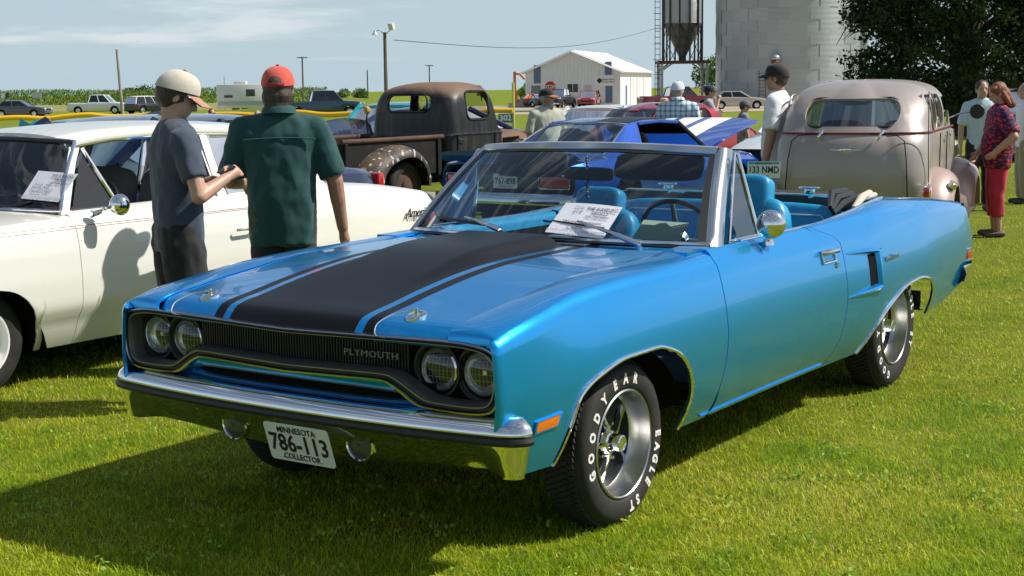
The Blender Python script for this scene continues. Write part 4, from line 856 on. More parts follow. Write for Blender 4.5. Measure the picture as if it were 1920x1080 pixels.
# ---------------------------------------------------------------- cabin
cab = bpy.data.objects.new('interior', None); COL.objects.link(cab); cab.parent = car
m = MB(); m.box((-1.9, 0, .37), (2.2, 1.46, .04)); m.build('floor_carpet', mat('dark_carpet', (.008, .03, .05), .95), cab)
m = MB(); G = []
for y in lin(-.77, .77, 24):
    G.append([(-.86-.0*abs(y), y, .955), (-.98, y, .962), (-1.08, y, .945), (-1.13, y, .90), (-1.10, y, .80), (-1.02, y, .70)])
m.grid(G); m.build('dashboard', M['dash'], cab, ang=50)
m = MB(); m.box((-.93, -.02, .966), (.10, .12, .006)); m.build('speaker_grille', M['steel'], cab, bevel=.002)
for sgn in (1, -1):
    m = MB(); m.grid([[(x, sgn*y, z) for (y, z) in ((.80, .965), (.775, .962), (.755, .93), (.75, .8), (.75, .42))] for x in lin(-.95, -2.1, 10)]); m.build('door_trim', M['vinyl'], cab, ang=60)
    m = MB(); m.grid([[(x, sgn*y, z+(qt_z(x)-.966)) for (y, z) in ((.79, .966), (.76, .962), (.735, .93), (.72, .8), (.72, .45))] for x in lin(-2.1, -2.85, 10)]); m.build('quarter_trim', M['vinyl'], cab, ang=60)
def cushion(mb, c, sz, rot, n=10, pw=4.0):
    G = []
    for i in range(n+1):
        a = -math.pi/2+math.pi*i/n; row = []
        for k in range(24):
            b = 2*math.pi*k/24; se = lambda v: math.copysign(abs(v)**(2/pw), v)
            p = rot @ Vector((sz[0]/2*se(math.cos(a))*se(math.cos(b)), sz[1]/2*se(math.cos(a))*se(math.sin(b)), sz[2]/2*se(math.sin(a)))); row.append((p.x+c[0], p.y+c[1], p.z+c[2]))
        G.append(row)
    mb.grid(G, cv=True)
M['piping'] = mat('white_piping', (.45, .58, .62), .5)
for y, zo in ((.40, 0), (-.45, -.085)):
    r = bpy.data.objects.new('front_seat', None); COL.objects.link(r); r.parent = car; r.location = (0, 0, zo)
    rot = Matrix.Rotation(R(-16), 3, 'Y')
    m = MB(); cushion(m, (-1.97, y, .81), (.15, .50, .58), rot, 12, 4); m.build('seat_back', M['vinyl'], r, ang=60)
    m = MB(); cushion(m, (-2.03, y, 1.085), (.12, .28, .22), rot, 12, 4.5); m.build('head_rest', M['vinyl'], r, ang=60)
    m = MB(); cushion(m, (-1.68, y, .56), (.56, .54, .18), Matrix.Rotation(R(-5), 3, 'Y'), 12, 5); m.build('seat_cushion', M['vinyl'], r, ang=60)
    m = MB(); P = []
    for k in range(33):
        q = math.pi*k/32; P.append((-2.04+.0, y+.135*math.cos(q), 1.02+.17*math.sin(q)**.6))
    m.tube(P, .005, 6); m.build('seat_piping', M['dash'], r)
r = bpy.data.objects.new('rear_seat', None); COL.objects.link(r); r.parent = car
m = MB(); cushion(m, (-2.62, 0, .80), (.16, 1.40, .42), Matrix.Rotation(R(-16), 3, 'Y'), 12, 6); m.build('seat_back', M['vinyl'], r, ang=60)
for sg in (1, -1):
    for k in range(8):
        m = MB(); y = sg*(.10+.066*k); cushion(m, (-2.555, y, .80), (.05, .064, .28), Matrix.Rotation(R(-16), 3, 'Y'), 8, 3.0); m.build('seat_pleat', M['vinyl'], r, ang=60)
m = MB()
for sg in (1, -1):
    P = [(-2.545, sg*.066, .66), (-2.575, sg*.066, .93), (-2.58, sg*.09, .953), (-2.58, sg*.57, .953), (-2.575, sg*.60, .93), (-2.545, sg*.60, .66)]; m.tube(P, .006, 6)
m.build('seat_piping', M['piping'], r)
m = MB(); cushion(m, (-2.32, 0, .56), (.46, 1.36, .16), Matrix.Rotation(R(-5), 3, 'Y'), 12, 6); m.build('seat_cushion', M['vinyl'], r, ang=60)
m = MB(); m.grid([[(x, y, .948) for x in (-2.68, -2.86, -3.06)] for y in lin(-.74, .74, 10)]); m.build('top_well_panel', M['vinyl'], car)
# steering wheel
r = bpy.data.objects.new('steering_wheel', None); COL.objects.link(r); r.parent = car
sc = Vector((-1.36, .385, .945)); sn = Vector((-.80, 0, .42)).normalized(); sx = Vector((0, 1, 0)); sy = sn.cross(sx)
rim = [tuple(sc+sx*.195*math.cos(q)+sy*.195*math.sin(q)) for q in lin(0, 2*math.pi, 41)[:-1]]
m = MB(); m.tube(rim, .0125, 8, closed=True); m.build('wheel_rim', mat('dark_wood_rim', (.02, .016, .014), .25, coat=1), r)
m = MB()
for q in (0.15, math.pi-.15, -math.pi/2): m.tube([tuple(sc-sn*.03), tuple(sc+(sx*math.cos(q)+sy*math.sin(q))*.19)], [.016, .011], 6)
m.cyl(tuple(sc-sn*.045), tuple(sc-sn*.012), .05, n=18); m.build('wheel_spokes', M['steel'], r)
m = MB(); m.cyl(tuple(sc-sn*.05), tuple(sc-sn*.34), .028, n=12); m.build('steering_column', M['dash'], r)
# visors, mirror with beads
for y0, y1 in ((-.57, -.16), (.10, .56)):
    m = MB(); c = Vector((-1.245, (y0+y1)/2, 1.275)); cushion(m, c, (.03, y1-y0, .135), Matrix.Rotation(R(-28), 3, 'Y'), 10, 5); m.build('sun_visor', mat('dark_visor', (.006, .012, .02), .7), cab, ang=60)
m = MB(); cushion(m, (-1.225, -.03, 1.235), (.03, .25, .065), Matrix.Rotation(R(-8), 3, 'Y') @ Matrix.Rotation(R(8), 3, 'Z'), 10, 5); m.build('rear_view_mirror', M['black'], cab, ang=60)
m = MB()
for k in range(16): m.ell((-1.215+.004*math.sin(k*2.), -.035+.003*math.sin(k*3.), 1.31-.0125*k), .0075, 8)
m.build('hanging_beads', mat('green_beads', (.05, .13, .11), .3), car)
# folded top
r = bpy.data.objects.new('folded_top', None); COL.objects.link(r); r.parent = car
canv = noisecol(mat('black_canvas', (.012, .012, .013), .8), (.010, .010, .011), (.022, .022, .024), 40, bump=.2)
m = MB(); m.box((-2.86, -.09, .992), (.03, 1.32, .088)); m.build('folded_header_bow', M['black'], r, bevel=.008)
m = MB(); m.box((-2.865, -.09, 1.038), (.045, 1.33, .008)); m.build('bow_bright_edge', M['chrome_worn'], r)
m = MB(); cushion(m, (-2.99, -.03, .995), (.24, 1.30, .10), Matrix.Identity(3), 10, 5); m.build('folded_canvas', canv, r, ang=60)
m = MB()
for hz2, dy in ((0, 0), (.03, -.03), (.055, -.06)): m.tube([(-2.40, .715+dy*.3, .985+hz2*.5), (-2.56, .70+dy, 1.02+hz2), (-2.78, .69+dy, 1.035+hz2*.6)], [.012, .020, .022], 8)
m.build('top_linkage', M['black'], r)
m = MB(); m.tube([(-2.55, .765, 1.0), (-2.72, .745, 1.045), (-2.95, .70, 1.05)], [.014, .022, .02], 8); m.tube([(-2.70, .73, 1.03), (-2.98, .72, 1.04), (-3.1, .66, 1.03)], .014, 8); m.build('top_pad', mat('beige_pad', (.5, .46, .38), .8), r)
for y in (.44, -.42):
    m = MB(); m.box((-2.75, y, 1.06), (.03, .05, .035)); m.box((-2.74, y, 1.085), (.03, .11, .012)); m.tube([(-2.74, y, 1.03), (-2.70, y+.05, 1.05), (-2.70, y+.13, 1.045)], .008, 6); m.build('header_latch', M['chrome'], r, bevel=.003)
# ---------------------------------------------------------------- wheels
M['disc'] = mat('satin_black_disc', (.006, .006, .007), .45, spec=.3); M['ringsteel'] = mat('satin_trim_ring', (.50, .50, .50), .30, 1)
def wheel(parent, x, y, z, sgn, r_t, rot, letters=True):
    e = bpy.data.objects.new('wheel', None); COL.objects.link(e); e.parent = parent; e.location = (x, y, z)
    k = r_t/.33
    prof = [(.205, .0), (.212, .018), (.232*k, .025), (.262*k, .027), (.292*k, .026), (.309*k, .016), (.320*k, .000), (.327*k, -.025), (.330*k, -.055), (.331*k, -.085), (.330*k, -.11), (.326*k, -.138), (.30*k, -.16), (.25*k, -.17), (.205, -.15)]
    m = MB(); m.lathe([(a, b*sgn) for a, b in prof], 72, ax='y'); ty = m.build('tyre', M['rubber'], e, ang=40)
    m = MB(); nb = 84
    for j, yy in enumerate((-.024, -.048, -.072, -.097, -.121)):
        for q in range(nb):
            a = 2*math.pi*(q+.5*(j % 2))/nb; rr = .333*k-(.004 if abs(yy+.072) > .04 else 0); m.box((rr*math.cos(a), yy*sgn, rr*math.sin(a)), (.010, .026, .018), Matrix.Rotation(-a, 3, 'Y') @ Matrix.Rotation(.3, 3, 'X'))
    o = m.build('tread_blocks', M['rubber'], e, ang=0, fix=False, weld=False); o['kind'] = 'stuff'
    if letters:
        rl = .262*k
        for s, ang in list(zip('GOODYEAR', (-106, -90, -73, -56, -38, -18, 0, 17)))+list(zip('EAGLEST', (92, 104, 115, 126, 137, 159, 170))):
            a = R(ang+rot); d = Vector((-math.sin(a)*sgn, 0, math.cos(a)))   # clockwise as seen from outside
            tx = Vector((-math.cos(a)*sgn, 0, -math.sin(a)))
            m = MB(); addtext(m, s, frame(Vector((0, sgn*.0272, 0))+d*rl, tx, d), .054, .0012, sx=.86, bold=.0026, shear=.0); m.build('sidewall_letter', M['tyre_white'], e, ang=0)
    m = MB(); m.lathe([(a, b*sgn) for a, b in [(.208, .012), (.208, .022), (.202, .026), (.198, .022), (.196, .008), (.191, -.02), (.184, -.058), (.176, -.066)]], 64, ax='y'); rm = m.build('trim_ring', M['ringsteel'], e)
    m = MB(); m.lathe([(a, b*sgn) for a, b in [(.18, -.062), (.15, -.075), (.11, -.068), (.06, -.058), (0, -.055)]], 48, ax='y')
    m.build('wheel_disc', M['disc'], e)
    m = MB()
    for q in range(5):
        a = R(72*q+rot*.3-2); d = np.array((math.cos(a), 0, math.sin(a))); t = np.array((-math.sin(a), 0, math.cos(a))); Y = np.array((0, sgn, 0)); G = []
        for (rr, w_, h) in ((.035, .013, -.030), (.07, .008, -.034), (.11, .008, -.044), (.145, .012, -.050), (.172, .022, -.058)): G.append([tuple(d*rr+t*w_+Y*(h-.02)), tuple(d*rr+t*w_*.6+Y*h), tuple(d*rr-t*w_*.6+Y*h), tuple(d*rr-t*w_+Y*(h-.02))])
        m.grid(G)
    m.build('spokes', M['chrome'], e, ang=40)
    m = MB(); m.lathe([(a, b*sgn) for a, b in [(.05, -.055), (.044, -.035), (.036, -.03), (.034, .0), (.032, .012), (.027, .015), (.024, .011), (0, .012)]], 32, ax='y'); m.build('centre_cap', M['chrome'], e)
    for q in range(5):
        a = R(36+72*q+rot*.3-2); m = MB(); p = (.070*math.cos(a), 0, .070*math.sin(a)); m.cyl((p[0], sgn*-.06, p[2]), (p[0], sgn*-.040, p[2]), .0085, .007, 6); m.build('lug_nut', M['chrome'], e)
    return e
for x, z, rt_, rot in ((0, .312, .314, 0), (-2.946, .333, .336, -52)):
    for sgn in (1, -1): wheel(car, x, .838*sgn, z, sgn, rt_, rot, letters=sgn > 0)
# ---------------------------------------------------------------- show card under the wiper, paper on the dash
def card(name, label, corners, mt, lines, o=.022):
    P = [wsp(*onglass(*q), o) for q in corners]; P = [np.array(p) for p in P]
    r = thing(name, label, 'card'); m = MB(); G = []
    for i in range(9):
        u = i/8; row = []
        for j in range(9):
            v = j/8; p = (P[0]*(1-u)+P[1]*u)*(1-v)+(P[3]*(1-u)+P[2]*u)*v; p = p+np.array((.5, 0, .8))*(.006*math.sin(u*3.1)*(1-v)); row.append(tuple(p))
        G.append(row)
    m.grid(G); m.build('card_sheet', mt, r, fix=False)
    ux = Vector(P[1]-P[0]); uy = Vector(P[0]-P[3]); c = sum(P)/4; wd = ux.length; ht = uy.length
    m = MB(); mg = MB()
    for (s, a, b, sz, sx, g) in lines:
        F = frame(Vector(c)+ux*a+uy*b+Vector((.5, 0, .8))*.0075, ux, uy); addtext(mg if g else m, s, F, sz*ht, .0002, sx=sx)
    if m.v: m.build('printed_lettering', M['ink'], r, ang=0)
    if mg.v: mg.build('faint_lettering', M['ink_grey'], r, ang=0)
    return r
card('show_card', 'white printed show card tucked under the wiper of the blue convertible', [(1063, 383), (1169, 392), (1132, 451), (1023, 438)], M['paper'],
     [('THE SUNBURG', .21, .34, .135, .86, 0), ('TROLLS', .21, .20, .135, .9, 0), ('FALL CAR SHOW', .21, .08, .085, .9, 0), ('514', -.18, .24, .15, 1., 1), ('Reg. No.', -.18, .38, .07, 1, 1), ('Wayne Thompson', .02, -.12, .13, 1.0, 0), ('Benson, MN', .02, -.25, .11, 1.0, 1), ('PLEASE LOOK BUT DONT TOUCH', .0, -.42, .09, 1.05, 1)])
pp = [at(1207, 412, x=-1.16), at(1292, 418, x=-1.16), at(1276, 452, x=-.96), at(1184, 448, x=-.96)]
m = MB(); m.add([tuple(p) for p in pp], [(0, 3, 2, 1)]); o = m.build('paper_sheet', noisecol(mat('cream_paper', (.55, .6, .42), .8), (.52, .58, .42), (.60, .62, .47), 8), None)
tag(o, 'cream sheet of paper propped behind the windshield of the blue convertible', 'paper')
# ================================================================ people
def capsule(mb, a, b, ra, rb, n=12, sx=1.0):
    a, b = Vector(a), Vector(b); d = b-a; Ln = d.length; t = d/Ln if Ln > 1e-6 else Vector((0, 0, 1)); path = []; rr = []
    for k in range(5): q = math.pi/2*k/4; path.append(a-t*ra*math.cos(q)); rr.append(max(ra*math.sin(q), 1e-4))
    for k in range(1, 5): path.append(a+d*k/5); rr.append(ra+(rb-ra)*k/5)
    for k in range(5): q = math.pi/2*k/4; path.append(b+t*rb*math.sin(q)); rr.append(max(rb*math.cos(q), 1e-4))
    mb.tube(path, rr, n, sx=sx)
def remesh(name, mb, mt, parent, vox=.012, smooth=3, fold=0.0, freq=(9, 9, 3.5), seed=0, dec=0):
    o = mb.build(name, mt, parent, ang=0, weld=False)
    r = o.modifiers.new('r', 'REMESH'); r.mode = 'VOXEL'; r.voxel_size = vox
    if smooth: s = o.modifiers.new('s', 'SMOOTH'); s.iterations = smooth; s.factor = .5
    bake(o, 0); me = o.data; me.polygons.foreach_set('use_smooth', [True]*len(me.polygons))
    if not me.materials: me.materials.append(mt)
    if fold:
        nv = len(me.vertices); co = np.empty(nv*3, np.float32); no = np.empty(nv*3, np.float32); me.vertices.foreach_get('co', co); me.vertices.foreach_get('normal', no); co = co.reshape(-1, 3); no = no.reshape(-1, 3)
        k = np.array([(lambda a, b: (1-abs(a)*2.2)*.6+b*.7)(noise.noise(Vector((p[0]*freq[0]*.8+seed, p[1]*freq[1]*.8, p[2]*freq[2]+p[0]*3+p[1]*2))), noise.noise(Vector((p[0]*20, p[1]*20+seed, p[2]*14)))) for p in co], np.float32)
        co += no*(k*fold)[:, None]; me.vertices.foreach_set('co', co.ravel()); me.update()
    return o
M['eye'] = mat('dark_eye', (.03, .02, .015), .2)
def skin_mat(name, c): return noisecol(mat(name, c, .5), c, tuple(v*.86 for v in c), 14, bump=.05, bscale=90)
M['skin'] = skin_mat('skin_light', (.50, .29, .20)); M['skin_tan'] = skin_mat('skin_tanned', (.40, .21, .14))
def cloth(name, c, c2=None, scale=60): return noisecol(mat(name, c, .85, sheen=.15), c, c2 or tuple(v*.8 for v in c), scale, bump=.15, bscale=300)
M['hair_brown'] = noisecol(mat('brown_hair', (.035, .02, .012), .5), (.02, .011, .007), (.07, .04, .022), 30, stretch=(4, 4, .6), bump=.5, bscale=90)
M['hair_red'] = noisecol(mat('red_hair', (.22, .05, .015), .45), (.11, .022, .008), (.34, .10, .03), 26, stretch=(4, 4, .5), bump=.5, bscale=90)
M['hair_grey'] = noisecol(mat('grey_hair', (.3, .27, .24), .6), (.22, .19, .16), (.42, .38, .34), 30, bump=.5, bscale=90)
M['shades'] = mat('dark_sunglasses', (.004, .004, .005), .08, coat=1)
def hand(mb, wrist, d, up, s=1.0, curl=.5):
    """palm, four unequal curled fingers and a thumb leaving the side of the palm; d = pointing direction, up = back of hand"""
    w_ = Vector(wrist); d = Vector(d).normalized(); up = Vector(up); up = (up-d*up.dot(d)).normalized(); sd = d.cross(up)
    capsule(mb, w_, w_+d*.075*s, .026*s, .034*s, 10, sx=1.0)
    for k, (o, ln) in enumerate(((-.030, .066), (-.010, .076), (.011, .072), (.030, .056))):
        a = w_+d*.088*s+sd*o*s; c1 = (d*math.cos(curl*.7)-up*math.sin(curl*.7)); b = a+c1*ln*.5*s; c2 = (d*math.cos(curl*1.7)-up*math.sin(curl*1.7)); e = b+c2*ln*.55*s
        capsule(mb, a, b, .0105*s, .0095*s, 8); capsule(mb, b, e, .0095*s, .0082*s, 8)
    a = w_+d*.03*s-sd*.028*s; b = a+(d*.6-sd*.55-up*.3)*.045*s; e = b+(d*.9-up*.35)*.035*s; capsule(mb, a, b, .0125*s, .011*s, 8); capsule(mb, b, e, .011*s, .009*s, 8)
def person(label, loc, face, H=1.75, shirt=None, pants=None, skin='skin', hair='hair_brown', build=1.0, belly=0.0, head_yaw=0, head_pitch=0, armL=None, armR=None, sleeve=.5, cap=None, shorts=False, vox=.014,
           glasses=False, beard=None, longhair=False, stance=.0, hem=.47, lean=0.0, group=None, shoes=(.03, .03, .03), cap_back=False, fat_arm=1.0, sit=0.0, capri=False, straw=False, fullhair=False, collar=False):
    r = thing('person', label, 'person', loc, R(face), group); h = H
    V = lambda x, y, z: Vector(((x+lean*max(0, z-.5))*h, y*h, z*h))
    sk = M[skin]
    shw = .112*build
    # --- arms: elbow/hand given as (x forward, y outward, z) fractions of height relative to shoulder
    def arm(sg, spec):
        S = V(0, sg*shw, .805); e_, w_ = spec if spec else ((.0, .035, -.165), (.03, .045, -.31)); E_ = S+Vector((e_[0]*h, sg*e_[1]*h, e_[2]*h)); W_ = S+Vector((w_[0]*h, sg*w_[1]*h, w_[2]*h)); return S, E_, W_
    A = {1: arm(1, armL), -1: arm(-1, armR)}
    # --- body
    b = MB(); hc = V(0.012, 0, .928); Rh = Matrix.Rotation(R(head_yaw), 3, 'Z') @ Matrix.Rotation(R(head_pitch), 3, 'Y')
    hp = lambda x, y, z: hc+Rh @ Vector((x*h, y*h, z*h))
    b.ell(hp(-.006, 0, .014), (.058*h, .046*h, .056*h), 16, Rh); b.ell(hp(.012, 0, -.022), (.043*h, .037*h, .048*h), 14, Rh); b.ell(hp(.024, 0, -.045), (.024*h, .026*h, .019*h), 10, Rh)
    capsule(b, hp(.047, 0, .010), hp(.060, 0, -.012), .006*h, .0095*h, 8); b.ell(hp(.048, 0, -.030), (.008*h, .015*h, .006*h), 8, Rh); b.ell(hp(.043, 0, .016), (.012*h, .032*h, .007*h), 8, Rh)
    for sg in (1, -1): b.ell(hp(-.004, sg*.045, -.002), (.012*h, .005*h, .018*h), 8, Rh @ Matrix.Rotation(sg*.3, 3, 'Z'))
    capsule(b, V(-.006, 0, .80), hp(-.008, 0, -.02), .036*h, .031*h, 12)
    capsule(b, V(0, 0, .58), V(0, 0, .74), .052*h, .054*h, 12); capsule(b, V(0, -.06*build, .765), V(0, .06*build, .765), .036*h, .036*h, 10); capsule(b, V(0, -.035, .52), V(0, .035, .52), .05*h, .05*h, 10)
    for sg in (1, -1):
        S, E_, W_ = A[sg]; fa = fat_arm
        capsule(b, S+(E_-S)*.2, E_, .029*h*fa, .024*h*fa, 10); capsule(b, E_, W_, .0245*h*fa, .0165*h*fa, 10); capsule(b, E_+(W_-E_)*.12, E_+(W_-E_)*.45, .024*h*fa, .022*h*fa, 10)
        d = (W_-E_).normalized(); hand(b, W_, d, Vector((-.35 if d.z < -.5 else 0, sg*.9, .2 if d.z < -.5 else .5)), h/1.75*.98, .55)
        st = stance*sg
        K_ = V(.012+st, sg*.06, .285); An = V(-.005+st*1.6, sg*.062, .045); capsule(b, V(0, sg*.05, .50), K_, .05*h, .034*h, 10); capsule(b, K_, An, .034*h, .020*h, 10); capsule(b, K_+(An-K_)*.1, K_+(An-K_)*.45, .033*h, .031*h, 10)
        capsule(b, An+Vector((-.01*h, 0, -.02*h)), An+Vector((.075*h, sg*.01*h, -.028*h)), .018*h, .013*h, 8)
    remesh('body', b, sk, r, max(.006, vox*.62), 3)
    # --- shirt
    t = MB(); rings = [(hem, .066+belly*.35, .098*build), (.52, .066+belly*.8, .100*build), (.58, .068+belly, .098*build), (.64, .068+belly*.75, .100*build), (.70, .069+belly*.3, .106*build), (.75, .070, .118*build), (.785, .066, .122*build), (.812, .058, .112*build), (.832, .050, .090*build), (.848, .043, .064*build**.5), (.858, .038, .046), (.864, .034, .039)]
    G = []
    for (z, dx, dy) in rings:
        c = V(belly*.25*(1 if .5 < z < .68 else 0), 0, z); G.append([tuple(c+Vector((dx*h*math.copysign(abs(math.cos(q))**.85, math.cos(q)), dy*h*math.copysign(abs(math.sin(q))**.85, math.sin(q)), 0))) for q in lin(0, 2*math.pi, 33)[:-1]])
    t.grid(G, cv=True); t.add(G[0], [tuple(range(32))]); t.add(G[-1], [tuple(range(32))])
    for sg in (1, -1):
        capsule(t, V(-.004, sg*.03, .825), V(0, sg*shw*.92, .800), .036*h, .040*h, 12)
        S, E_, W_ = A[sg]; S2 = S+Vector((0, -sg*.008*h, -.006*h))
        if sleeve <= 1: e = S+(E_-S)*min(1, sleeve*1.75); capsule_flat(t, S2, e, .041*h*fat_arm**.7, .038*h*fat_arm)
        else: capsule_flat(t, S2, E_, .043*h, .033*h); capsule_flat(t, E_-(E_-S)*.05, W_, .033*h, .026*h)
    so_ = remesh('shirt', t, shirt, r, vox, 2, fold=.009, seed=loc[0]*3.1)
    if collar:
        q = MB(); G = []
        for k in lin(0, 2*math.pi, 33)[:-1]: c_ = V(-.004+.041*math.cos(k), .040*math.sin(k), .866+.006*math.cos(k+math.pi)); o_ = Vector((math.cos(k)*h, math.sin(k)*h, 0)); G.append([tuple(c_), tuple(c_+o_*.006+Vector((0, 0, .010*h))), tuple(c_+o_*.014+Vector((0, 0, .004*h))), tuple(c_+o_*.020+Vector((0, 0, -.016*h))), tuple(c_+o_*.010+Vector((0, 0, -.016*h)))])
        q.grid(G, cu=True, cv=True); q.build('collar', shirt, r, ang=60)
        q = MB(); q.tube([tuple(V(-.062-.008*math.cos(t*1.5), t*.105*build, .775-.006*t*t)) for t in lin(-1, 1, 13)], .0022*h, 5); q.build('yoke_seam', shirt, r)
    # --- trousers or shorts
    p = MB(); capsule(p, V(-.005, -.045, .53), V(-.005, .045, .53), .062*h*build**.5, .062*h*build**.5, 14)
    for sg in (1, -1):
        st = stance*sg; K_ = V(.012+st, sg*.06, .285); An = V(-.005+st*1.6, sg*.062, .045); Hp = V(-.003, sg*.05, .50)
        if shorts: capsule_flat(p, Hp, Hp+(K_-Hp)*.95, .064*h, .060*h)
        else: capsule_flat(p, Hp, K_, .062*h, .047*h); capsule_flat(p, K_-(An-K_)*.06, K_+(An-K_)*(.62 if capri else .97), .047*h, .040*h if not capri else .042*h)
    remesh('trousers' if not shorts else 'shorts', p, pants, r, vox, 2, fold=.010, seed=loc[1]*2.3)
    for sg in (1, -1):
        st = stance*sg; An = V(-.005+st*1.6, sg*.062, .045); s = MB(); capsule(s, An+Vector((-.022*h, 0, -.022*h)), An+Vector((.085*h, sg*.012*h, -.026*h)), .0235*h, .020*h, 10, sx=1.2); s.build('shoe', mat('shoe', shoes, .6), r)
    # --- hair
    if hair:
        q = MB(); hm = M[hair]
        q.ell(hp(-.012, 0, .018), (.058*h, .051*h, .056*h), 16, Rh); q.ell(hp(-.024, 0, -.010), (.036*h, .046*h, .036*h), 14, Rh)
        if fullhair: q.ell(hp(-.026, 0, -.022), (.042*h, .052*h, .046*h), 14, Rh); q.ell(hp(-.030, 0, -.050), (.034*h, .044*h, .028*h), 14, Rh)
        if longhair:
            for sg in (1, -1): capsule(q, hp(-.016, sg*.032, .0), hp(-.026, sg*.040, -.085), .022*h, .016*h, 10)
            capsule(q, hp(-.036, 0, -.01), hp(-.050, 0, -.10), .040*h, .028*h, 10); q.ell(hp(.018, -.028, .040), (.03*h, .022*h, .02*h), 10, Rh); q.ell(hp(.018, .028, .040), (.03*h, .022*h, .02*h), 10, Rh)
        remesh('hair', q, hm, r, max(.007, vox*.7), 1, fold=.004, freq=(26, 26, 8))
    if beard:
        q = MB(); q.ell(hp(.030, 0, -.052), (.026*h, .033*h, .034*h), 12, Rh); capsule(q, hp(.036, 0, -.05), hp(.036, 0, -.095), .028*h, .014*h, 10); remesh('beard', q, M[beard], r, .010, 1, fold=.005, freq=(30, 30, 12))
    if glasses:
        q = MB(); q.box(hp(.056, .020, .006), (.006*h, .030*h, .018*h), Rh); q.box(hp(.056, -.020, .006), (.006*h, .030*h, .018*h), Rh)
        for sg in (1, -1): q.tube([hp(.055, sg*.036, .010), hp(.03, sg*.047, .011), hp(-.005, sg*.050, .008)], .0028*h, 6)
        q.build('sunglasses', M['shades'], r, bevel=.002)
    else:
        for sg in (1, -1): q = MB(); q.ell(hp(.0500, sg*.018, .004), (.003*h, .006*h, .0028*h), 8, Rh); q.build('eye', M['eye'], r)
    if cap:
        crown, bill = cap; cp = bpy.data.objects.new('cap', None); COL.objects.link(cp); cp.parent = r
        fl = -1 if cap_back is True else 1; q = MB(); G = []
        for i in range(9):
            a = math.pi/2*i/8; row = []
            for k in range(32):
                c = 2*math.pi*k/32; rr = math.cos(a)**.75; row.append(tuple(hp(-.006+.066*rr*math.cos(c), .055*rr*math.sin(c), .018+.062*math.sin(a)+(.010*math.cos(c)*(1-i/8)))))
            G.append(row)
        q.grid(G, cv=True); q.build('cap_crown', crown, cp, ang=60)
        q = MB(); q.ell(hp(-.006, 0, .082), (.006*h, .006*h, .004*h), 8, Rh); q.build('cap_button', bill, cp)
        q = MB(); G = []
        for i in range(6):
            u = i/5; row = []
            for k in range(13):
                a = R(-62+124*k/12)*(1-.25*u); row.append(tuple(hp(fl*(.050+.0*u)*math.cos(a)*1.05+fl*.056*u*math.cos(a)**.7-.004, .054*math.sin(a)*(1+.02*u), .028-.018*u-.014*math.sin(a)**2+(.0 if not straw else 0))))
            G.append(row)
        q.grid(G); me = q.mesh('cap_bill', bill); flange(me, .004); mkobj('cap_bill', me, cp)
        if cap_back == 'strap':
            q = MB(); pts = [(math.cos(a), math.sin(a)) for a in lin(0, math.pi, 14)]; 
            q.grid([[tuple(hp(-.006-.0675*math.cos(math.asin(min(.95, abs(y_*.026)/.055)))*math.cos(math.asin(min(.9, max(0, (z_*.030)/.062))))-.001, y_*.026, .012+z_*.030)) for z_ in lin(0, math.sqrt(max(0, 1-y_*y_)), 6)] for y_ in lin(-1, 1, 13)]); q.build('strap_opening', M['hair_brown'], cp)
            q = MB(); q.tube([tuple(hp(-.006-.066*math.cos(a), .055*math.sin(a), .0155)) for a in lin(-.55, .55, 9)], .0055*h, 6, sx=.6); q.build('cap_strap', bill, cp)
    if straw:
        q = MB(); q.M = Matrix.Translation(hp(0, 0, .03)); q.lathe([(.11*h, -.012*h), (.07*h, .0), (.054*h, .004*h), (.05*h, .04*h), (.03*h, .052*h), (0, .052*h)], 24, ax='z'); q.build('straw_hat', noisecol(mat('straw', (.5, .38, .2), .8), (.45, .33, .17), (.58, .45, .25), 60), r)
    return r
def capsule_flat(mb, a, b, ra, rb, n=16):
    """tube with a cut end, for sleeves and trouser legs"""
    a, b = Vector(a), Vector(b); d = b-a; t = d.normalized(); path = []; rr = []
    for k in range(4): q = math.pi/2*k/4; path.append(a-t*ra*math.cos(q)); rr.append(max(ra*math.sin(q), 1e-4))
    for k in range(7): path.append(a+d*k/6); rr.append(ra+(rb-ra)*k/6)
    mb.tube(path, rr, n)
def plaid(name):
    m = mat(name, (.5, .6, .65), .85); t = nd(m, 'ShaderNodeTexCoord'); s = nd(m, 'ShaderNodeSeparateXYZ'); lk(m, t.outputs['Object'], s.inputs[0])
    def wave(sock, f, th):
        a = nd(m, 'ShaderNodeMath', operation='MULTIPLY'); a.inputs[1].default_value = f; lk(m, sock, a.inputs[0]); b = nd(m, 'ShaderNodeMath', operation='FRACT'); lk(m, a.outputs[0], b.inputs[0]); c = nd(m, 'ShaderNodeMath', operation='LESS_THAN'); c.inputs[1].default_value = th; lk(m, b.outputs[0], c.inputs[0]); return c.outputs[0]
    a = wave(s.outputs[1], 14, .35); b = wave(s.outputs[2], 14, .35); ad = nd(m, 'ShaderNodeMath', operation='ADD'); lk(m, a, ad.inputs[0]); lk(m, b, ad.inputs[1]); dv = nd(m, 'ShaderNodeMath', operation='MULTIPLY'); dv.inputs[1].default_value = .5; lk(m, ad.outputs[0], dv.inputs[0])
    x = nd(m, 'ShaderNodeMix', data_type='RGBA'); x.inputs[6].default_value = (.62, .68, .70, 1); x.inputs[7].default_value = (.02, .20, .34, 1); lk(m, dv.outputs[0], x.inputs[0]); lk(m, x.outputs[2], bsdf(m).inputs['Base Color']); return m
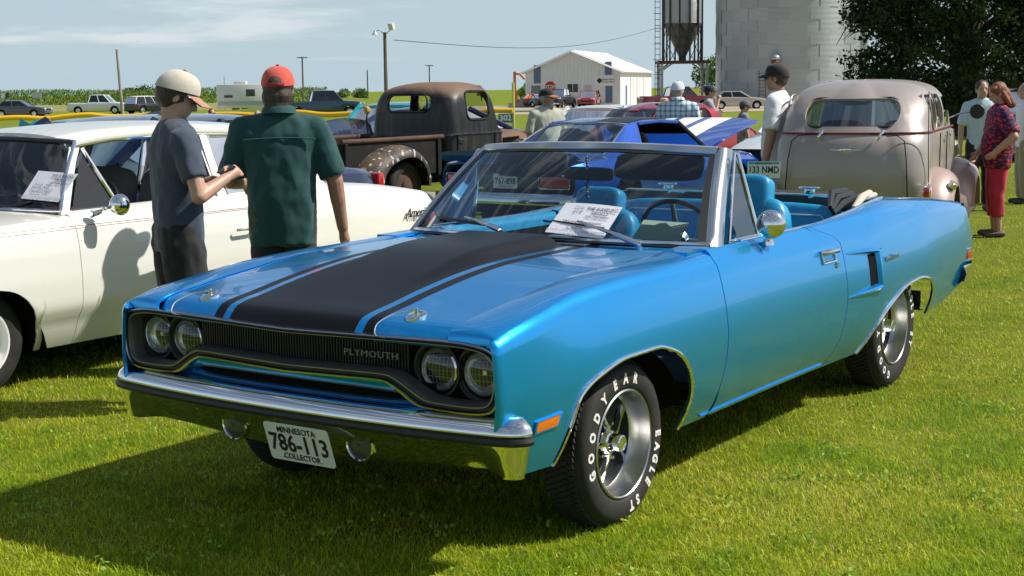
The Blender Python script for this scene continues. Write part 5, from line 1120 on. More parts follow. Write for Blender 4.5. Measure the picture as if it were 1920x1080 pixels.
def leafprint(name):
    m = mat(name, (.2, .02, .06), .8); t = nd(m, 'ShaderNodeTexCoord'); n = nd(m, 'ShaderNodeTexNoise'); n.inputs['Scale'].default_value = 3.5; mp = nd(m, 'ShaderNodeMapping'); mp.inputs['Scale'].default_value = (11, 11, 22); mp.inputs['Rotation'].default_value = (.5, .6, .4)
    lk(m, t.outputs['Object'], mp.inputs[0]); v = nd(m, 'ShaderNodeTexVoronoi'); v.inputs['Scale'].default_value = 1.5; v.inputs['Randomness'].default_value = 1; lk(m, mp.outputs[0], v.inputs['Vector'])
    r = nd(m, 'ShaderNodeValToRGB'); r.color_ramp.interpolation = 'CONSTANT'; e = r.color_ramp.elements; e[0].color = (.52, .012, .035, 1); e[0].position = 0; e[1].position = .42; e[1].color = (.012, .006, .02, 1); k = e.new(.62); k.color = (.035, .008, .09, 1); k2 = e.new(.8); k2.color = (.30, .02, .03, 1)
    lk(m, v.outputs['Distance'], r.inputs[0]); lk(m, r.outputs[0], bsdf(m).inputs['Base Color']); return m
def gp(px, d):
    """ground point under pixel column px at depth d along the view axis"""
    p = at(px, 540, d=d); y = 540
    for i in range(40):
        q = at(px, y, d=d); y += (q[2])*FPX/d
    return (float(q[0]), float(q[1]), 0.0)
boy = person('young man in charcoal T-shirt, beige cap and black shorts beside the white sedan', gp(350, 7.6), 152, 1.74, shirt=cloth('charcoal_cotton', (.045, .062, .095), (.034, .048, .074)), pants=cloth('black_shorts', (.010, .010, .011)), head_yaw=-12, head_pitch=24,
             armR=((.02, .055, -.16), (.115, .0, -.115)), armL=((.02, .05, -.16), (.10, -.02, -.14)), sleeve=.40, shorts=True, vox=.010, cap=(cloth('beige_cap', (.60, .54, .45), (.52, .46, .37)), cloth('faded_pink_bill', (.46, .24, .17))), glasses=True, hem=.475, build=1.02, skin='skin')
man = person('broad man in dark green shirt and red cap, seen from behind', gp(540, 8.6), 222, 1.77, shirt=cloth('dark_green_cotton', (.004, .062, .058), (.003, .048, .045)), pants=cloth('dark_trousers', (.02, .02, .025)), head_yaw=-8, head_pitch=4,
             armR=((-.005, .050, -.175), (.02, .072, -.335)), armL=((.02, .045, -.17), (.14, .0, -.19)), sleeve=.52, vox=.011, cap=(cloth('faded_red_cap', (.62, .085, .055), (.52, .07, .05)), cloth('red_bill', (.45, .03, .03))), hem=.42, build=1.12, collar=True, fullhair=True, belly=.02, fat_arm=1.18, cap_back='strap', skin='skin_tan')
# ================================================================ the white sedan next to it
M['cream'] = mat('ivory_paint', (.74, .725, .66), .28, 0, .9, .03)
M['wine'] = mat('dark_red_vinyl', (.16, .012, .016), .45)
wc = thing('white_sedan', 'ivory white two-door sedan with a chrome side mirror, parked left of the blue convertible', 'car')
YS = -3.13; YC = YS-.865
def wside(x, z):
    w_ = .865-.0*x; d = float(np.interp(z, [.20, .27, .36, .40, .44, .60, .78, .88, .93, .955], [.14, .095, .062, .030, .006, 0, .012, .032, .055, .085])); tap = .05*sst(-3.2, -4.2, x)+.06*sst(.1, .8, x); return w_-d-tap
wtop = pc([.75, .3, -.3, -.75, -1.4, -2.4, -3.0, -3.4, -3.9, -4.18], [.86, .90, .925, .945, .955, .965, .965, .945, .885, .84])
warc = pc([.25, .21, .14, .02, -.13, -.28, -.39, -.46, -.50, -.515], [.22, .38, .50, .575, .60, .58, .52, .41, .30, .20])
warr = pc([-2.42, -2.46, -2.53, -2.65, -2.80, -2.95, -3.07, -3.14, -3.19], [.20, .36, .47, .545, .57, .55, .48, .38, .22])
def wzb(x):
    if .25 > x > -.515: return warc(x)
    if -2.42 > x > -3.19: return warr(x)
    return .205+.07*sst(-3.4, -4.2, x)
def wcols(xs, yin, sgn):
    G = []
    for x in xs:
        b, c = wzb(x), wtop(x); col = [(x, wside(x, b+(c-b)*(i/16)**.9-(c-.955)*(i/16)), b+(c-b)*(i/16)**.9) for i in range(17)]; y0 = col[-1][1]
        for t in (.08, .25, .55, 1): col.append((x, y0+(yin-y0)*t, c+.028*math.sin(t*1.57)))
        G.append([(p[0], YC+sgn*p[1], p[2]) for p in col])
    return G
for sgn in (1, -1):
    ex = [-.5149, -.516, -.50, -.48, .2501, .249, .23]; exr = [-2.4199, -2.421, -2.43, -3.1899, -3.191, -3.18]
    m = MB(); m.grid(wcols(dense(.72, -.768, 50, ex), .50, sgn)); panel('front_fender', m, M['cream'], wc)
    m = MB(); m.grid(wcols(dense(-.773, -2.245, 24), .70, sgn)); d = panel('door', m, M['cream'], wc)
    m = MB(); m.grid(wcols(dense(-2.25, -4.18, 60, exr), .66, sgn)); panel('quarter_panel', m, M['cream'], wc)
    if sgn > 0:
        m = MB(); m.tube([(-1.98, YS+.022, .765), (-2.0, YS+.036, .767), (-2.13, YS+.034, .767), (-2.165, YS+.016, .765)], .009, 8); m.cyl((-2.16, YS+.0, .757), (-2.16, YS+.035, .757), .016, n=12); m.build('door_handle', M['chrome'], d)
        m = MB(); m.tube([(x, YS-.02+.018+(wside(x, .90)-.865)+.018, .895) for x in lin(.3, -2.2, 10)], .0022, 4); m.build('pinstripe', M['wine'], wc)
        m = MB(); addtext(m, 'American', frame((-3.93, YS-.02, .725), (-1, -.01, 0), (0, 0, 1)), .095, .003, shear=.45, space=.92); m.build('quarter_script', M['black'], wc, ang=0)
        for cx in (-.13, -2.80):
            m = MB(); m.grid([[(cx+.42*math.cos(a), YC+y, .18+.42*math.sin(a)) for y in (.5, .65, .80)] for a in lin(-.05, math.pi+.05, 20)]); m.add([(cx+.42*math.cos(a), YC+.5, .18+.42*math.sin(a)) for a in lin(-.05, math.pi+.05, 20)], [tuple(range(20))]); m.build('wheel_housing', M['matte'], wc, ang=60)
m = MB(); m.grid([[(x, YC+.50*s, wtop(x)+.028+.015*(1-s*s)) for s in lin(-1, 1, 12)] for x in lin(.72, -.77, 12)]); panel('hood', m, M['cream'], wc)
m = MB(); m.grid([[(x, YC+.66*s, wtop(x)+.028+.01*(1-s*s)) for s in lin(-1, 1, 12)] for x in lin(-2.95, -4.18, 12)]); panel('trunk_lid', m, M['cream'], wc)
m = MB(); m.grid([[(-4.19, YC+.80*s, z) for s in lin(-1, 1, 6)] for z in lin(.28, .86, 4)]); m.build('tail_panel', M['cream'], wc)
m = MB(); m.box((-1.75, YC, .27), (4.6, 1.3, .12)); m.build('underbody', M['matte'], wc)
# greenhouse
def gside(x, z):     # glass-house side plane leaning inwards
    return .755-.21*(z-.96)/.42-.02*abs(x+1.7)
Rz = pc([-.98, -1.2, -1.8, -2.4, -2.78], [1.375, 1.405, 1.425, 1.41, 1.37])
m = MB(); G = []
for x in lin(-.955, -2.80, 24):
    e = gside(x, 1.36)+.005; row = []
    for s in lin(-1, 1, 25):
        row.append((x-.05*(1-s*s)*0, YC+e*s, Rz(x)+.035*(1-abs(s)**2.4)-.052*max(0, abs(s)-.88)/.12))
    G.append(row)
m.grid(G); panel('roof', m, M['cream'], wc, d=.02)
def wbase(s): return np.array((-.60-.15*abs(s)**2.2, YC+.735*s, .985-.01*s*s))
def wtopc(s): return np.array((-.90-.085*abs(s)**2, YC+.60*s, 1.385-.025*s*s))
def wws(s, t, o=0): a, b = wbase(s), wtopc(s); return a+(b-a)*t+np.array((.78, 0, .62))*(o+.015*math.sin(math.pi*t))
m = MB(); m.grid([[tuple(wws(s, t)) for t in lin(.02, .98, 10)] for s in lin(-.98, .98, 24)]); m.build('windshield', glassmat('sedan_glass', (.30, .38, .42), mixk=.03), wc)
m = MB(); m.tube([tuple(wws(s, 1.0, .004)) for s in lin(-1, 1, 24)], .011, 8); m.tube([tuple(wws(s, 0.0, .004)) for s in lin(-1, 1, 24)], .010, 8)
for sg in (1, -1): m.tube([tuple(wws(sg, t, .004)) for t in lin(0, 1, 8)], .012, 8)
m.build('windshield_moulding', M['chrome'], wc)
m = MB(); m.tube([tuple(wws(s, .975, .008)) for s in lin(-.97, .97, 24)], .012, 6); m.build('windshield_seal', M['black'], wc)
for sg in (1, -1):
    S = lambda x, z, o=0: (x, YC+sg*(gside(x, z)+o), z)
    def bar(name, pts, w0, mt=None):
        mm = MB(); G = []
        for (x0, x1, z) in pts: G.append([S(x0, z, -.03), S(x0, z, 0), S((x0+x1)/2, z, .006), S(x1, z, 0), S(x1, z, -.03)])
        mm.grid(G, cv=True); return mm.build(name, mt or M['cream'], wc, ang=40)
    bar('front_pillar', [(-.745, -.80, .955), (-.83, -.89, 1.10), (-.915, -.98, 1.24), (-.975, -1.05, 1.33), (-.99, -1.12, 1.375)], 0)
    bar('centre_pillar', [(-1.98, -2.06, .955), (-2.0, -2.07, 1.15), (-2.02, -2.08, 1.37)], 0)
    bar('rear_pillar', [(-2.62, -3.05, .96), (-2.62, -2.98, 1.08), (-2.60, -2.90, 1.2), (-2.56, -2.84, 1.30), (-2.50, -2.80, 1.37)], 0)
    mm = MB(); mm.tube([S(x, Rz(x)-.028, .012) for x in lin(-.99, -2.8, 16)], .020, 8, sx=.7); mm.build('roof_rail', M['cream'], wc)
    mm = MB(); mm.tube([S(-.99, 1.33, .004), S(-1.3, 1.362, .004), S(-1.9, 1.365, .004), S(-1.975, 1.34, .004), S(-1.965, .965, .004)], .010, 6); mm.tube([S(-1.06, 1.32, .0), S(-1.17, .965, .0)], .012, 6); mm.build('window_frame', M['chrome'], wc)
    mm = MB(); mm.add([S(-.83, .965, -.008), S(-1.17, .965, -.008), S(-1.06, 1.32, -.008)], [(0, 1, 2)]); mm.build('vent_window', M['tint'], wc)
    if sg < 0:
        mm = MB(); mm.add([S(-1.17, .965, -.008), S(-1.98, .965, -.008), S(-2.0, 1.365, -.008), S(-1.06, 1.34, -.008)], [(0, 1, 2, 3)]); mm.build('door_window', M['dglass'], wc)
    mm = MB(); mm.add([S(-2.06, .965, -.008), S(-2.62, .965, -.008), S(-2.52, 1.36, -.008), S(-2.08, 1.365, -.008)], [(0, 1, 2, 3)]); mm.build('quarter_window', M['tint'], wc)
    mm = MB(); mm.tube([S(-2.06, .972, .004), S(-2.60, .972, .004), S(-2.52, 1.352, .004), S(-2.09, 1.355, .004)], .008, 6, closed=True); mm.build('quarter_window_frame', M['chrome'], wc)
m = MB(); m.grid([[(-2.98+.16*t, YC+(.66-.1*t)*s, 1.0+.36*t) for t in (0, .5, 1)] for s in lin(-1, 1, 8)]); m.build('rear_window', M['dglass'], wc)
# cabin
m = MB(); m.box((-.95, YC, .90), (.35, 1.36, .12)); m.build('dashboard', M['wine'], wc, bevel=.03)
for y in (.36, -.36):
    m = MB(); cushion(m, (-1.95, YC+y, .90), (.16, .60, .50), Matrix.Rotation(R(-12), 3, 'Y'), 10, 5); m.build('front_seat', mat('grey_seat', (.25, .25, .24), .7), wc, ang=60)
m = MB(); cushion(m, (-2.75, YC, .85), (.16, 1.3, .45), Matrix.Rotation(R(-14), 3, 'Y'), 10, 6); m.build('rear_seat', M['black'], wc, ang=60)
m = MB(); sc = Vector((-1.28, YC+.36, .93)); m.tube([tuple(sc+Vector((-.10*math.sin(q), .20*math.cos(q), .17*math.sin(q)))) for q in lin(0, 2*math.pi, 33)[:-1]], .012, 6, closed=True); m.tube([tuple(sc+Vector((0, .19, 0))), tuple(sc+Vector((.05, 0, 0))), tuple(sc+Vector((0, -.19, 0)))], .012, 6); m.build('steering_wheel', M['black'], wc)
m = MB(); m.box((-1.7, YC, .40), (2.4, 1.5, .3)); m.build('cabin_floor', M['matte'], wc)
m = MB(); m.grid([[(x, YC+.70, z) for z in (.45, .955)] for x in (-.85, -2.2)]); m.build('door_trim', M['black'], wc)
# mirror
r = bpy.data.objects.new('door_mirror', None); COL.objects.link(r); r.parent = wc
mc = Vector(at(222, 384, y=YS+.10)); m = MB(); m.M = Matrix.Translation(mc) @ Vector((.95, .25, .05)).to_track_quat('Z', 'Y').to_matrix().to_4x4(); m.lathe([(0, .05), (.03, .045), (.052, .028), (.062, .0), (.064, -.02), (.056, -.024), (0, -.022)], 24, ax='z'); m.build('mirror_head', M['chrome'], r)
m = MB(); b0 = Vector(at(170, 402, y=YS-.03)); m.tube(cr([tuple(b0), tuple(b0+Vector((-.06, .02, .012))), tuple(mc+Vector((.06, -.02, -.012))), tuple(mc)], 5), [.022, .022, .02, .018, .016, .015, .014, .013, .012, .012, .011, .011, .01, .01, .01, .01], 8); m.build('mirror_arm', M['chrome'], r)
m = MB(); m.tube([tuple(wws(-.35, .06, .012)), tuple(wws(.10, .09, .016)), tuple(wws(.55, .015, .02))], .007, 6); m.tube([tuple(wws(.75, .10, .012)), tuple(wws(.55, .01, .02))], .006, 6); m.build('wiper', M['black'], wc)
m = MB(); m.grid([[tuple(wbase(s)+np.array((.03+.11*t, 0, -.012-.01*t))) for t in (0, 1)] for s in lin(-.2, .78, 16)]); m.build('cowl_vent', M['argent'], wc)
def steelwheel(parent, x, y, z, sgn, r_t=.31):
    e = bpy.data.objects.new('wheel', None); COL.objects.link(e); e.parent = parent; e.location = (x, y, z); k = r_t/.31
    m = MB(); m.lathe([(a*k, b*sgn) for a, b in [(.185, 0), (.195, .014), (.225, .02), (.26, .016), (.288, .0), (.303, -.02), (.309, -.05), (.31, -.08), (.307, -.12), (.29, -.16), (.19, -.15)]], 56, ax='y'); m.build('tyre', M['rubber'], e, ang=40)
    m = MB(); m.lathe([(a*k, b*sgn) for a, b in [(.198, .006), (.196, .016), (.186, .014), (.178, -.015), (.165, -.03), (.14, -.02), (.125, .004), (.105, .010)]], 48, ax='y'); m.build('rim', M['white'], e)
    m = MB(); m.lathe([(a*k, b*sgn) for a, b in [(.115, .006), (.108, .022), (.08, .03), (.05, .032), (.045, .044), (0, .046)]], 40, ax='y')
    for q in range(24): a = 2*math.pi*q/24; m.box((.094*k*math.cos(a), sgn*.028, .094*k*math.sin(a)), (.022, .008, .008), Matrix.Rotation(-a, 3, 'Y'))
    m.build('hub_cap', M['chrome'], e); return e
for x in (-.13, -2.80):
    for sg in (1, -1): steelwheel(wc, x, YC+sg*.76, .305, sg)
# its show card, tilted on the glass
def onws(fn, px, py, o):
    s, t = 0., .3
    def err(s, t):
        p = fn(s, t, o)-CAM; z = p @ _f; return np.array((960+FPX*(p @ _rt)/z-px, 540-FPX*(p @ _up)/z-py))
    for i in range(25):
        e = err(s, t); h = 1e-4; J = np.column_stack(((err(s+h, t)-e)/h, (err(s, t+h)-e)/h)); st = np.linalg.solve(J, -e); s += st[0]; t += st[1]
    return fn(s, t, o)
_wsp, _ong = wsp, onglass
def card2(corners):
    P = [np.array(onws(wws, *q, .015)) for q in corners]; r = thing('show_card', 'white printed show card lying on the windshield of the white sedan', 'card'); m = MB()
    m.grid([[tuple((P[0]*(1-u)+P[1]*u)*(1-v)+(P[3]*(1-u)+P[2]*u)*v) for v in lin(0, 1, 5)] for u in lin(0, 1, 5)]); m.build('card_sheet', M['paper'], r, fix=False)
    ux = Vector(P[1]-P[0]); uy = Vector(P[0]-P[3]); c = sum(P)/4; ht = uy.length; m = MB(); mg = MB()
    for (s, a, b, sz, sx, g) in [('THE SUNBURG', .2, .36, .13, .85, 0), ('TROLLS', .2, .22, .13, .9, 0), ('FALL CAR SHOW', .2, .10, .085, .9, 0), ('Ramb. 440', -.15, .02, .13, 1, 1), ('Donald Olson', -.1, -.12, .13, 1, 1), ('Benson, MN', -.1, -.24, .12, 1, 1), ('PLEASE LOOK BUT DONT TOUCH', 0, -.42, .10, 1., 1)]:
        F = frame(Vector(c)+ux*a+uy*b+Vector((.78, 0, .62))*.004, ux, uy); addtext(mg if g else m, s, F, sz*ht, .0002, sx=sx)
    m.build('printed_lettering', M['ink'], r, ang=0); mg.build('faint_lettering', M['ink_grey'], r, ang=0)
card2([(72, 320), (147, 326), (109, 379), (39, 372)])
# ================================================================ cars of the row behind
def plansweep(levels, xe, nr=10, nc=10, ns=10, nz=4):
    """body shell from rear centre round the corner and forward along the side; levels (z, rear x, half width, corner radius, bow)"""
    lv = np.array(levels, float); N = len(lv); t = np.arange(N); fs = [pc(t, lv[:, k]) for k in range(lv.shape[1])]; H = []
    for u in np.linspace(0, N-1, (N-1)*nz+1):
        z, xr, w_, rc = [f(u) for f in fs[:4]]; rc = min(rc, w_); xE = xe(z) if callable(xe) else xe; row = []
        for k in range(nr): s = k/nr; y = (w_-rc)*s; row.append((xr+.06*s*s*min(1, w_/.5), y, z))
        x1 = xr+.06*min(1, w_/.5)
        for k in range(nc): a = math.pi/2*k/nc; row.append((x1+rc*(1-math.cos(a)), w_-rc+rc*math.sin(a), z))
        for k in range(ns+1): s = k/ns; row.append((x1+rc+(xE-x1-rc)*s, w_, z))
        H.append(row)
    return H
def mirrorgrid(mb, H):
    mb.grid(H); mb.grid([[(p[0], -p[1], p[2]) for p in r] for r in H], flip=True)
def hole(me, axis, poly, cond):
    """cut a convex opening through the sheet, seen along an axis"""
    bm = bmesh.new(); bm.from_mesh(me); ia, ib = {'x': (1, 2), 'y': (0, 2), 'z': (0, 1)}[axis]; n = len(poly)
    A = [p[0] for p in poly]; B = [p[1] for p in poly]; ar = sum(A[i]*B[(i+1) % n]-A[(i+1) % n]*B[i] for i in range(n)); sg = 1 if ar > 0 else -1
    lo = (min(A)-.15, min(B)-.15); hi = (max(A)+.15, max(B)+.15)
    def near(c): return lo[0] < c[ia] < hi[0] and lo[1] < c[ib] < hi[1] and cond(c)
    for i in range(n):
        p, q = poly[i], poly[(i+1) % n]; d = (q[0]-p[0], q[1]-p[1])
        if abs(d[0])+abs(d[1]) < 1e-6: continue
        fs = [f for f in bm.faces if near(f.calc_center_median())]; es = {e for f in fs for e in f.edges}; vs_ = {v for f in fs for v in f.verts}
        co = [0, 0, 0]; no = [0, 0, 0]; co[ia], co[ib] = p; no[ia], no[ib] = -d[1]*sg, d[0]*sg
        bmesh.ops.bisect_plane(bm, geom=list(fs)+list(es)+list(vs_), dist=1e-6, plane_co=co, plane_no=no)
    def inside(c): return all(((poly[(i+1) % n][0]-poly[i][0])*(c[ib]-poly[i][1])-(poly[(i+1) % n][1]-poly[i][1])*(c[ia]-poly[i][0]))*sg > -1e-5 for i in range(n))
    dl = [f for f in bm.faces if cond(f.calc_center_median()) and inside(f.calc_center_median())]
    bmesh.ops.delete(bm, geom=dl, context='FACES'); bm.to_mesh(me); bm.free(); me.update()
def shell(name, mb, mt, parent, th=.02, cutters=(), ang=35):
    o = mb.build(name, mt, parent, ang=ang)
    for c in cutters: hole(o.data, *c)
    s = o.modifiers.new('s', 'SOLIDIFY'); s.thickness = th; s.offset = -1; bake(o, ang)
    return o
def rrect(cx, cy, w_, h, r, n=5):
    P = []
    for (sx, sy, a0) in ((1, 1, 0), (-1, 1, 90), (-1, -1, 180), (1, -1, 270)):
        for k in range(n+1): a = R(a0+90*k/n); P.append((cx+sx*(w_/2-r)+r*math.cos(a), cy+sy*(h/2-r)+r*math.sin(a)))
    return P
def pontoon(mb, cx, cz, ro, yi, yo, sg, a0=-.15, a1=math.pi+.2, back=1.0, front=1.0, na=26, nt=9, drop=.16):
    """rounded separate mudguard"""
    G = []
    for i in range(na+1):
        a = a0+(a1-a0)*i/na; kx = front if math.cos(a) > 0 else back; row = []
        for j in range(nt+1):
            t = j/nt*math.pi/2*1.08; rr = ro-drop*(1-math.cos(t)); w_ = yi+(yo-yi)*math.sin(min(t, 1.57))**.9; row.append((cx+rr*math.cos(a)*kx, sg*w_, cz+rr*math.sin(a)))
        G.append(row)
    mb.grid(G)
def oldwheel(parent, x, y, z, sgn, r_t, rimmat, capmat):
    e = bpy.data.objects.new('wheel', None); COL.objects.link(e); e.parent = parent; e.location = (x, y, z); k = r_t/.35
    m = MB(); m.lathe([(a*k, b*sgn) for a, b in [(.215, 0), (.23, .03), (.27, .04), (.31, .03), (.338, .0), (.35, -.04), (.35, -.09), (.33, -.14), (.22, -.14)]], 40, ax='y'); m.build('tyre', M['rubber'], e, ang=40)
    m = MB(); m.lathe([(a*k, b*sgn) for a, b in [(.23, .02), (.222, .028), (.21, .01), (.19, -.01), (.12, .01), (.09, .012)]], 36, ax='y'); m.build('rim', rimmat, e)
    m = MB(); m.lathe([(a*k, b*sgn) for a, b in [(.10, .01), (.09, .035), (.05, .048), (0, .052)]], 28, ax='y'); m.build('hub_cap', capmat, e)
def pane(name, pts, mt, parent): m = MB(); m.add(pts, [tuple(range(len(pts)))]); return m.build(name, mt, parent, ang=0, fix=False)
# ---------------------------------------------------------------- taupe 1930s sedan
M['taupe'] = paint('taupe_metallic', (.335, .29, .268), .42, .12, coat=.4, crough=.08)
M['rosy'] = paint('rosy_taupe', (.42, .29, .25), .42, .15, coat=.5, crough=.08)
P0 = at(1432, 318, d=13.3); SDR = R(12)
sd = thing('vintage_sedan', 'taupe humpback 1930s sedan seen from behind, with rounded roof and fenders', 'car', (P0[0]-.06*0+.74*math.sin(-SDR)*-1*0+.74*math.sin(math.pi+SDR), P0[1]-.74*math.cos(math.pi+SDR), 0), math.pi+SDR)
lv = [(.42, .12, .64, .25), (.60, .03, .68, .28), (.80, -.01, .70, .30), (1.0, .02, .70, .32), (1.12, .07, .69, .33), (1.19, .13, .68, .34), (1.24, .17, .675, .36), (1.35, .25, .668, .38), (1.45, .35, .645, .40), (1.53, .46, .61, .42), (1.60, .60, .545, .42), (1.645, .78, .43, .36), (1.672, 1.02, .24, .24), (1.68, 1.25, .01, .01)]
sxe = lambda z: 2.75 if z < 1.16 else 2.45-.55*(z-1.16)/.5
m = MB(); mirrorgrid(m, plansweep(lv, sxe, nz=3))
_any = lambda c: True; _rear = lambda c: c[0] < .62
cuts = [('x', rrect(0, 1.375, .86, .25, .11), lambda c: c[0] < .62)]+[('y', q, lambda c: True) for q in (rrect(.87, 1.37, .34, .32, .12), rrect(1.42, 1.37, .58, .32, .09), rrect(2.02, 1.35, .42, .30, .07))]
shell('body_shell', m, M['taupe'], sd, .022, cuts, 40)
m = MB(); m.grid([[(.20+.30*(z-1.24)/.26-.02+.10*(y/.45)**2, y, z) for z in lin(1.235, 1.52, 5)] for y in lin(-.46, .46, 12)]); m.build('rear_window', M['dglass'], sd)
m = MB(); P = [(.16+.29*((b-1.24)/.27)+.10*(a/.45)**2+.005, a, b) for a, b in rrect(0, 1.375, .87, .26, .115)]; m.tube(P, .010, 6, closed=True); m.build('rear_window_rubber', M['black'], sd)
for sg in (1, -1):
    for (cx, w_) in ((.87, .36), (1.42, .60), (2.02, .44)):
        m = MB(); m.grid([[(x, sg*(.672-.07*(z-1.2)/.35-.03), z) for z in lin(1.20, 1.54, 4)] for x in (cx-w_/2, cx+w_/2)]); m.build('side_window', M['dglass'], sd)
    m = MB(); m.tube([(a, sg*(.685-.19*max(0, b-1.2)**1.6/.33*.5), b) for a, b in rrect(.87, 1.37, .36, .34, .13)], .008, 6, closed=True); m.build('window_reveal', M['rosy'], sd)
    m = MB(); pontoon(m, .95, .36, .50, .60, .90, sg, back=1.25, front=1.0); m.build('rear_fender', M['rosy'], sd, ang=60)
    m = MB(); pontoon(m, 3.15, .36, .50, .45, .92, sg, back=1.45, front=1.0, drop=.2); m.build('front_fender', M['rosy'], sd, ang=60)
    m = MB(); m.box((2.0, sg*.80, .33), (1.5, .26, .035)); m.build('running_board', M['argent'], sd, bevel=.01)
    oldwheel(sd, .98, sg*.78, .34, sg, .34, M['rosy'], M['chrome']); oldwheel(sd, 3.15, sg*.78, .34, sg, .34, M['rosy'], M['chrome'])
    r = bpy.data.objects.new('tail_lamp', None); COL.objects.link(r); r.parent = sd
    m = MB(); m.box((.16, sg*.705, .665), (.09, .075, .115)); m.build('lamp_housing', M['chrome'], r, bevel=.02)
    m = MB(); m.box((.112, sg*.705, .665), (.03, .055, .09)); m.build('lamp_lens', M['red_lens'], r, bevel=.012)
    m = MB(); m.ell((2.95, sg*.62, .93), (.17, .115, .115), 16); m.build('headlamp_pod', M['taupe'], sd)
    m = MB(); m.tube([(1.78, sg*.70, 1.12), (1.72, sg*.745, 1.12), (1.62, sg*.745, 1.115)], .012, 6); m.build('door_handle', M['chrome'], sd)
    m = MB(); m.box((1.13, sg*.712, .8), (.006, .01, .72)); m.box((1.76, sg*.712, .8), (.006, .01, .72)); m.build('door_seam', M['matte'], sd)
m = MB(); bl = [(p[0]-.006*(1 if abs(p[1]) < .5 else 0), p[1]+.008*(1 if abs(p[1]) > .6 else 0)*(1 if p[1] > 0 else -1), 1.185-.0*p[0]) for p in []]
H = plansweep([(1.185, .125, .682, .34), (1.195, .13, .682, .34)], 2.6)[0]; H = [(p[0], -p[1]) for p in H[::-1]]+[(p[0], p[1]) for p in H[1:]]
m.tube([(p[0]-.006, p[1]*1.008, 1.19-.06*sst(.35, 0, abs(p[1]))*0) for p in H], .009, 6); m.build('belt_moulding', M['wine'], sd)
m = MB()
for sg in (1, -1): m.tube([(.085, sg*.20, 1.185), (.085, sg*.44, 1.175), (.10, sg*.505, 1.12), (.055, sg*.53, .95), (.045, sg*.545, .7), (.07, sg*.55, .5)], .005, 5)
m.build('trunk_seam', M['matte'], sd)
for y in (-.27, .27):
    m = MB(); m.tube([(.075, y, 1.135), (.06, y-.02, 1.16), (.12, y-.045, 1.215)], [.014, .018, .012], 8); m.build('trunk_hinge', M['chrome'], sd)
m = MB(); m.box((-.0, 0, 1.045), (.02, .10, .022)); m.tube([(.015, -.14, 1.045), (-.002, 0, 1.04), (.015, .14, 1.045)], [.004, .009, .004], 6); m.build('trunk_emblem', M['chrome'], sd, bevel=.004)
m = MB(); m.tube([(.28, -.715, .42), (.24, -.70, 1.0), (.25, -.69, 1.56)], .0045, 6); m.build('aerial', M['black'], sd)
m = MB(); m.M = Matrix.Translation((.62, -.885, .70)) @ Matrix.Rotation(R(35), 4, 'X'); m.lathe([(.04, -.03), (.045, .02), (.03, .03), (0, .03)], 16, ax='z'); m.build('fuel_cap', M['chrome'], sd)
r = bpy.data.objects.new('licence_plate', None); COL.objects.link(r); r.parent = sd
F = frame((0, .74, P0[2]), (0, -1, 0), (0, 0, 1))
M['plate_mn'] = noisecol(mat('pale_plate', (.62, .70, .70), .4), (.66, .72, .70), (.50, .66, .70), 4)
plate_parts(r, F, .305, .152, [('133 NMD', 0, -.004, .088, .80, .0018), ('Minnesota', 0, .056, .028, 1.3, 0), ('10,000 lakes', 0, -.058, .016, 1.3, 0)], M['plate_mn'])
m = MB(); m.M = F; m.box((0, .060, .0018), (.285, .022, .001)); m.build('plate_band', mat('plate_teal', (.10, .32, .38), .4), r)
m = MB(); m.tube([(.02, .74, P0[2]-.05), (.08, .72, .73), (.15, .70, .68)], .012, 6); m.build('plate_bracket', M['chrome'], sd)
r = bpy.data.objects.new('side_mirror', None); COL.objects.link(r); r.parent = sd
m = MB(); m.tube([(2.35, -.66, 1.27), (2.33, -.78, 1.32), (2.30, -.90, 1.335)], .008, 6); m.build('mirror_arm', M['chrome'], r)
m = MB(); m.M = Matrix.Translation((2.30, -.95, 1.34)) @ Matrix.Rotation(R(90), 4, 'Y'); m.lathe([(0, .02), (.06, .015), (.075, 0), (.07, -.01), (0, -.012)], 24, ax='z'); m.build('mirror_head', M['black'], r)
m = MB(); m.ell((3.1, 0, .86), (.95, .42, .36), 20); m.box((2.7, 0, .75), (.3, 1.2, .7)); m.build('engine_cover', M['taupe'], sd, ang=60)
for y in (-.32, .32):
    m = MB(); cushion(m, (1.75, y, 1.0), (.14, .5, .55), Matrix.Identity(3), 8, 4); m.build('front_seat', M['matte'], sd, ang=60)
m = MB(); m.box((1.5, 0, .45), (2.4, 1.2, .3)); m.build('underbody', M['matte'], sd)
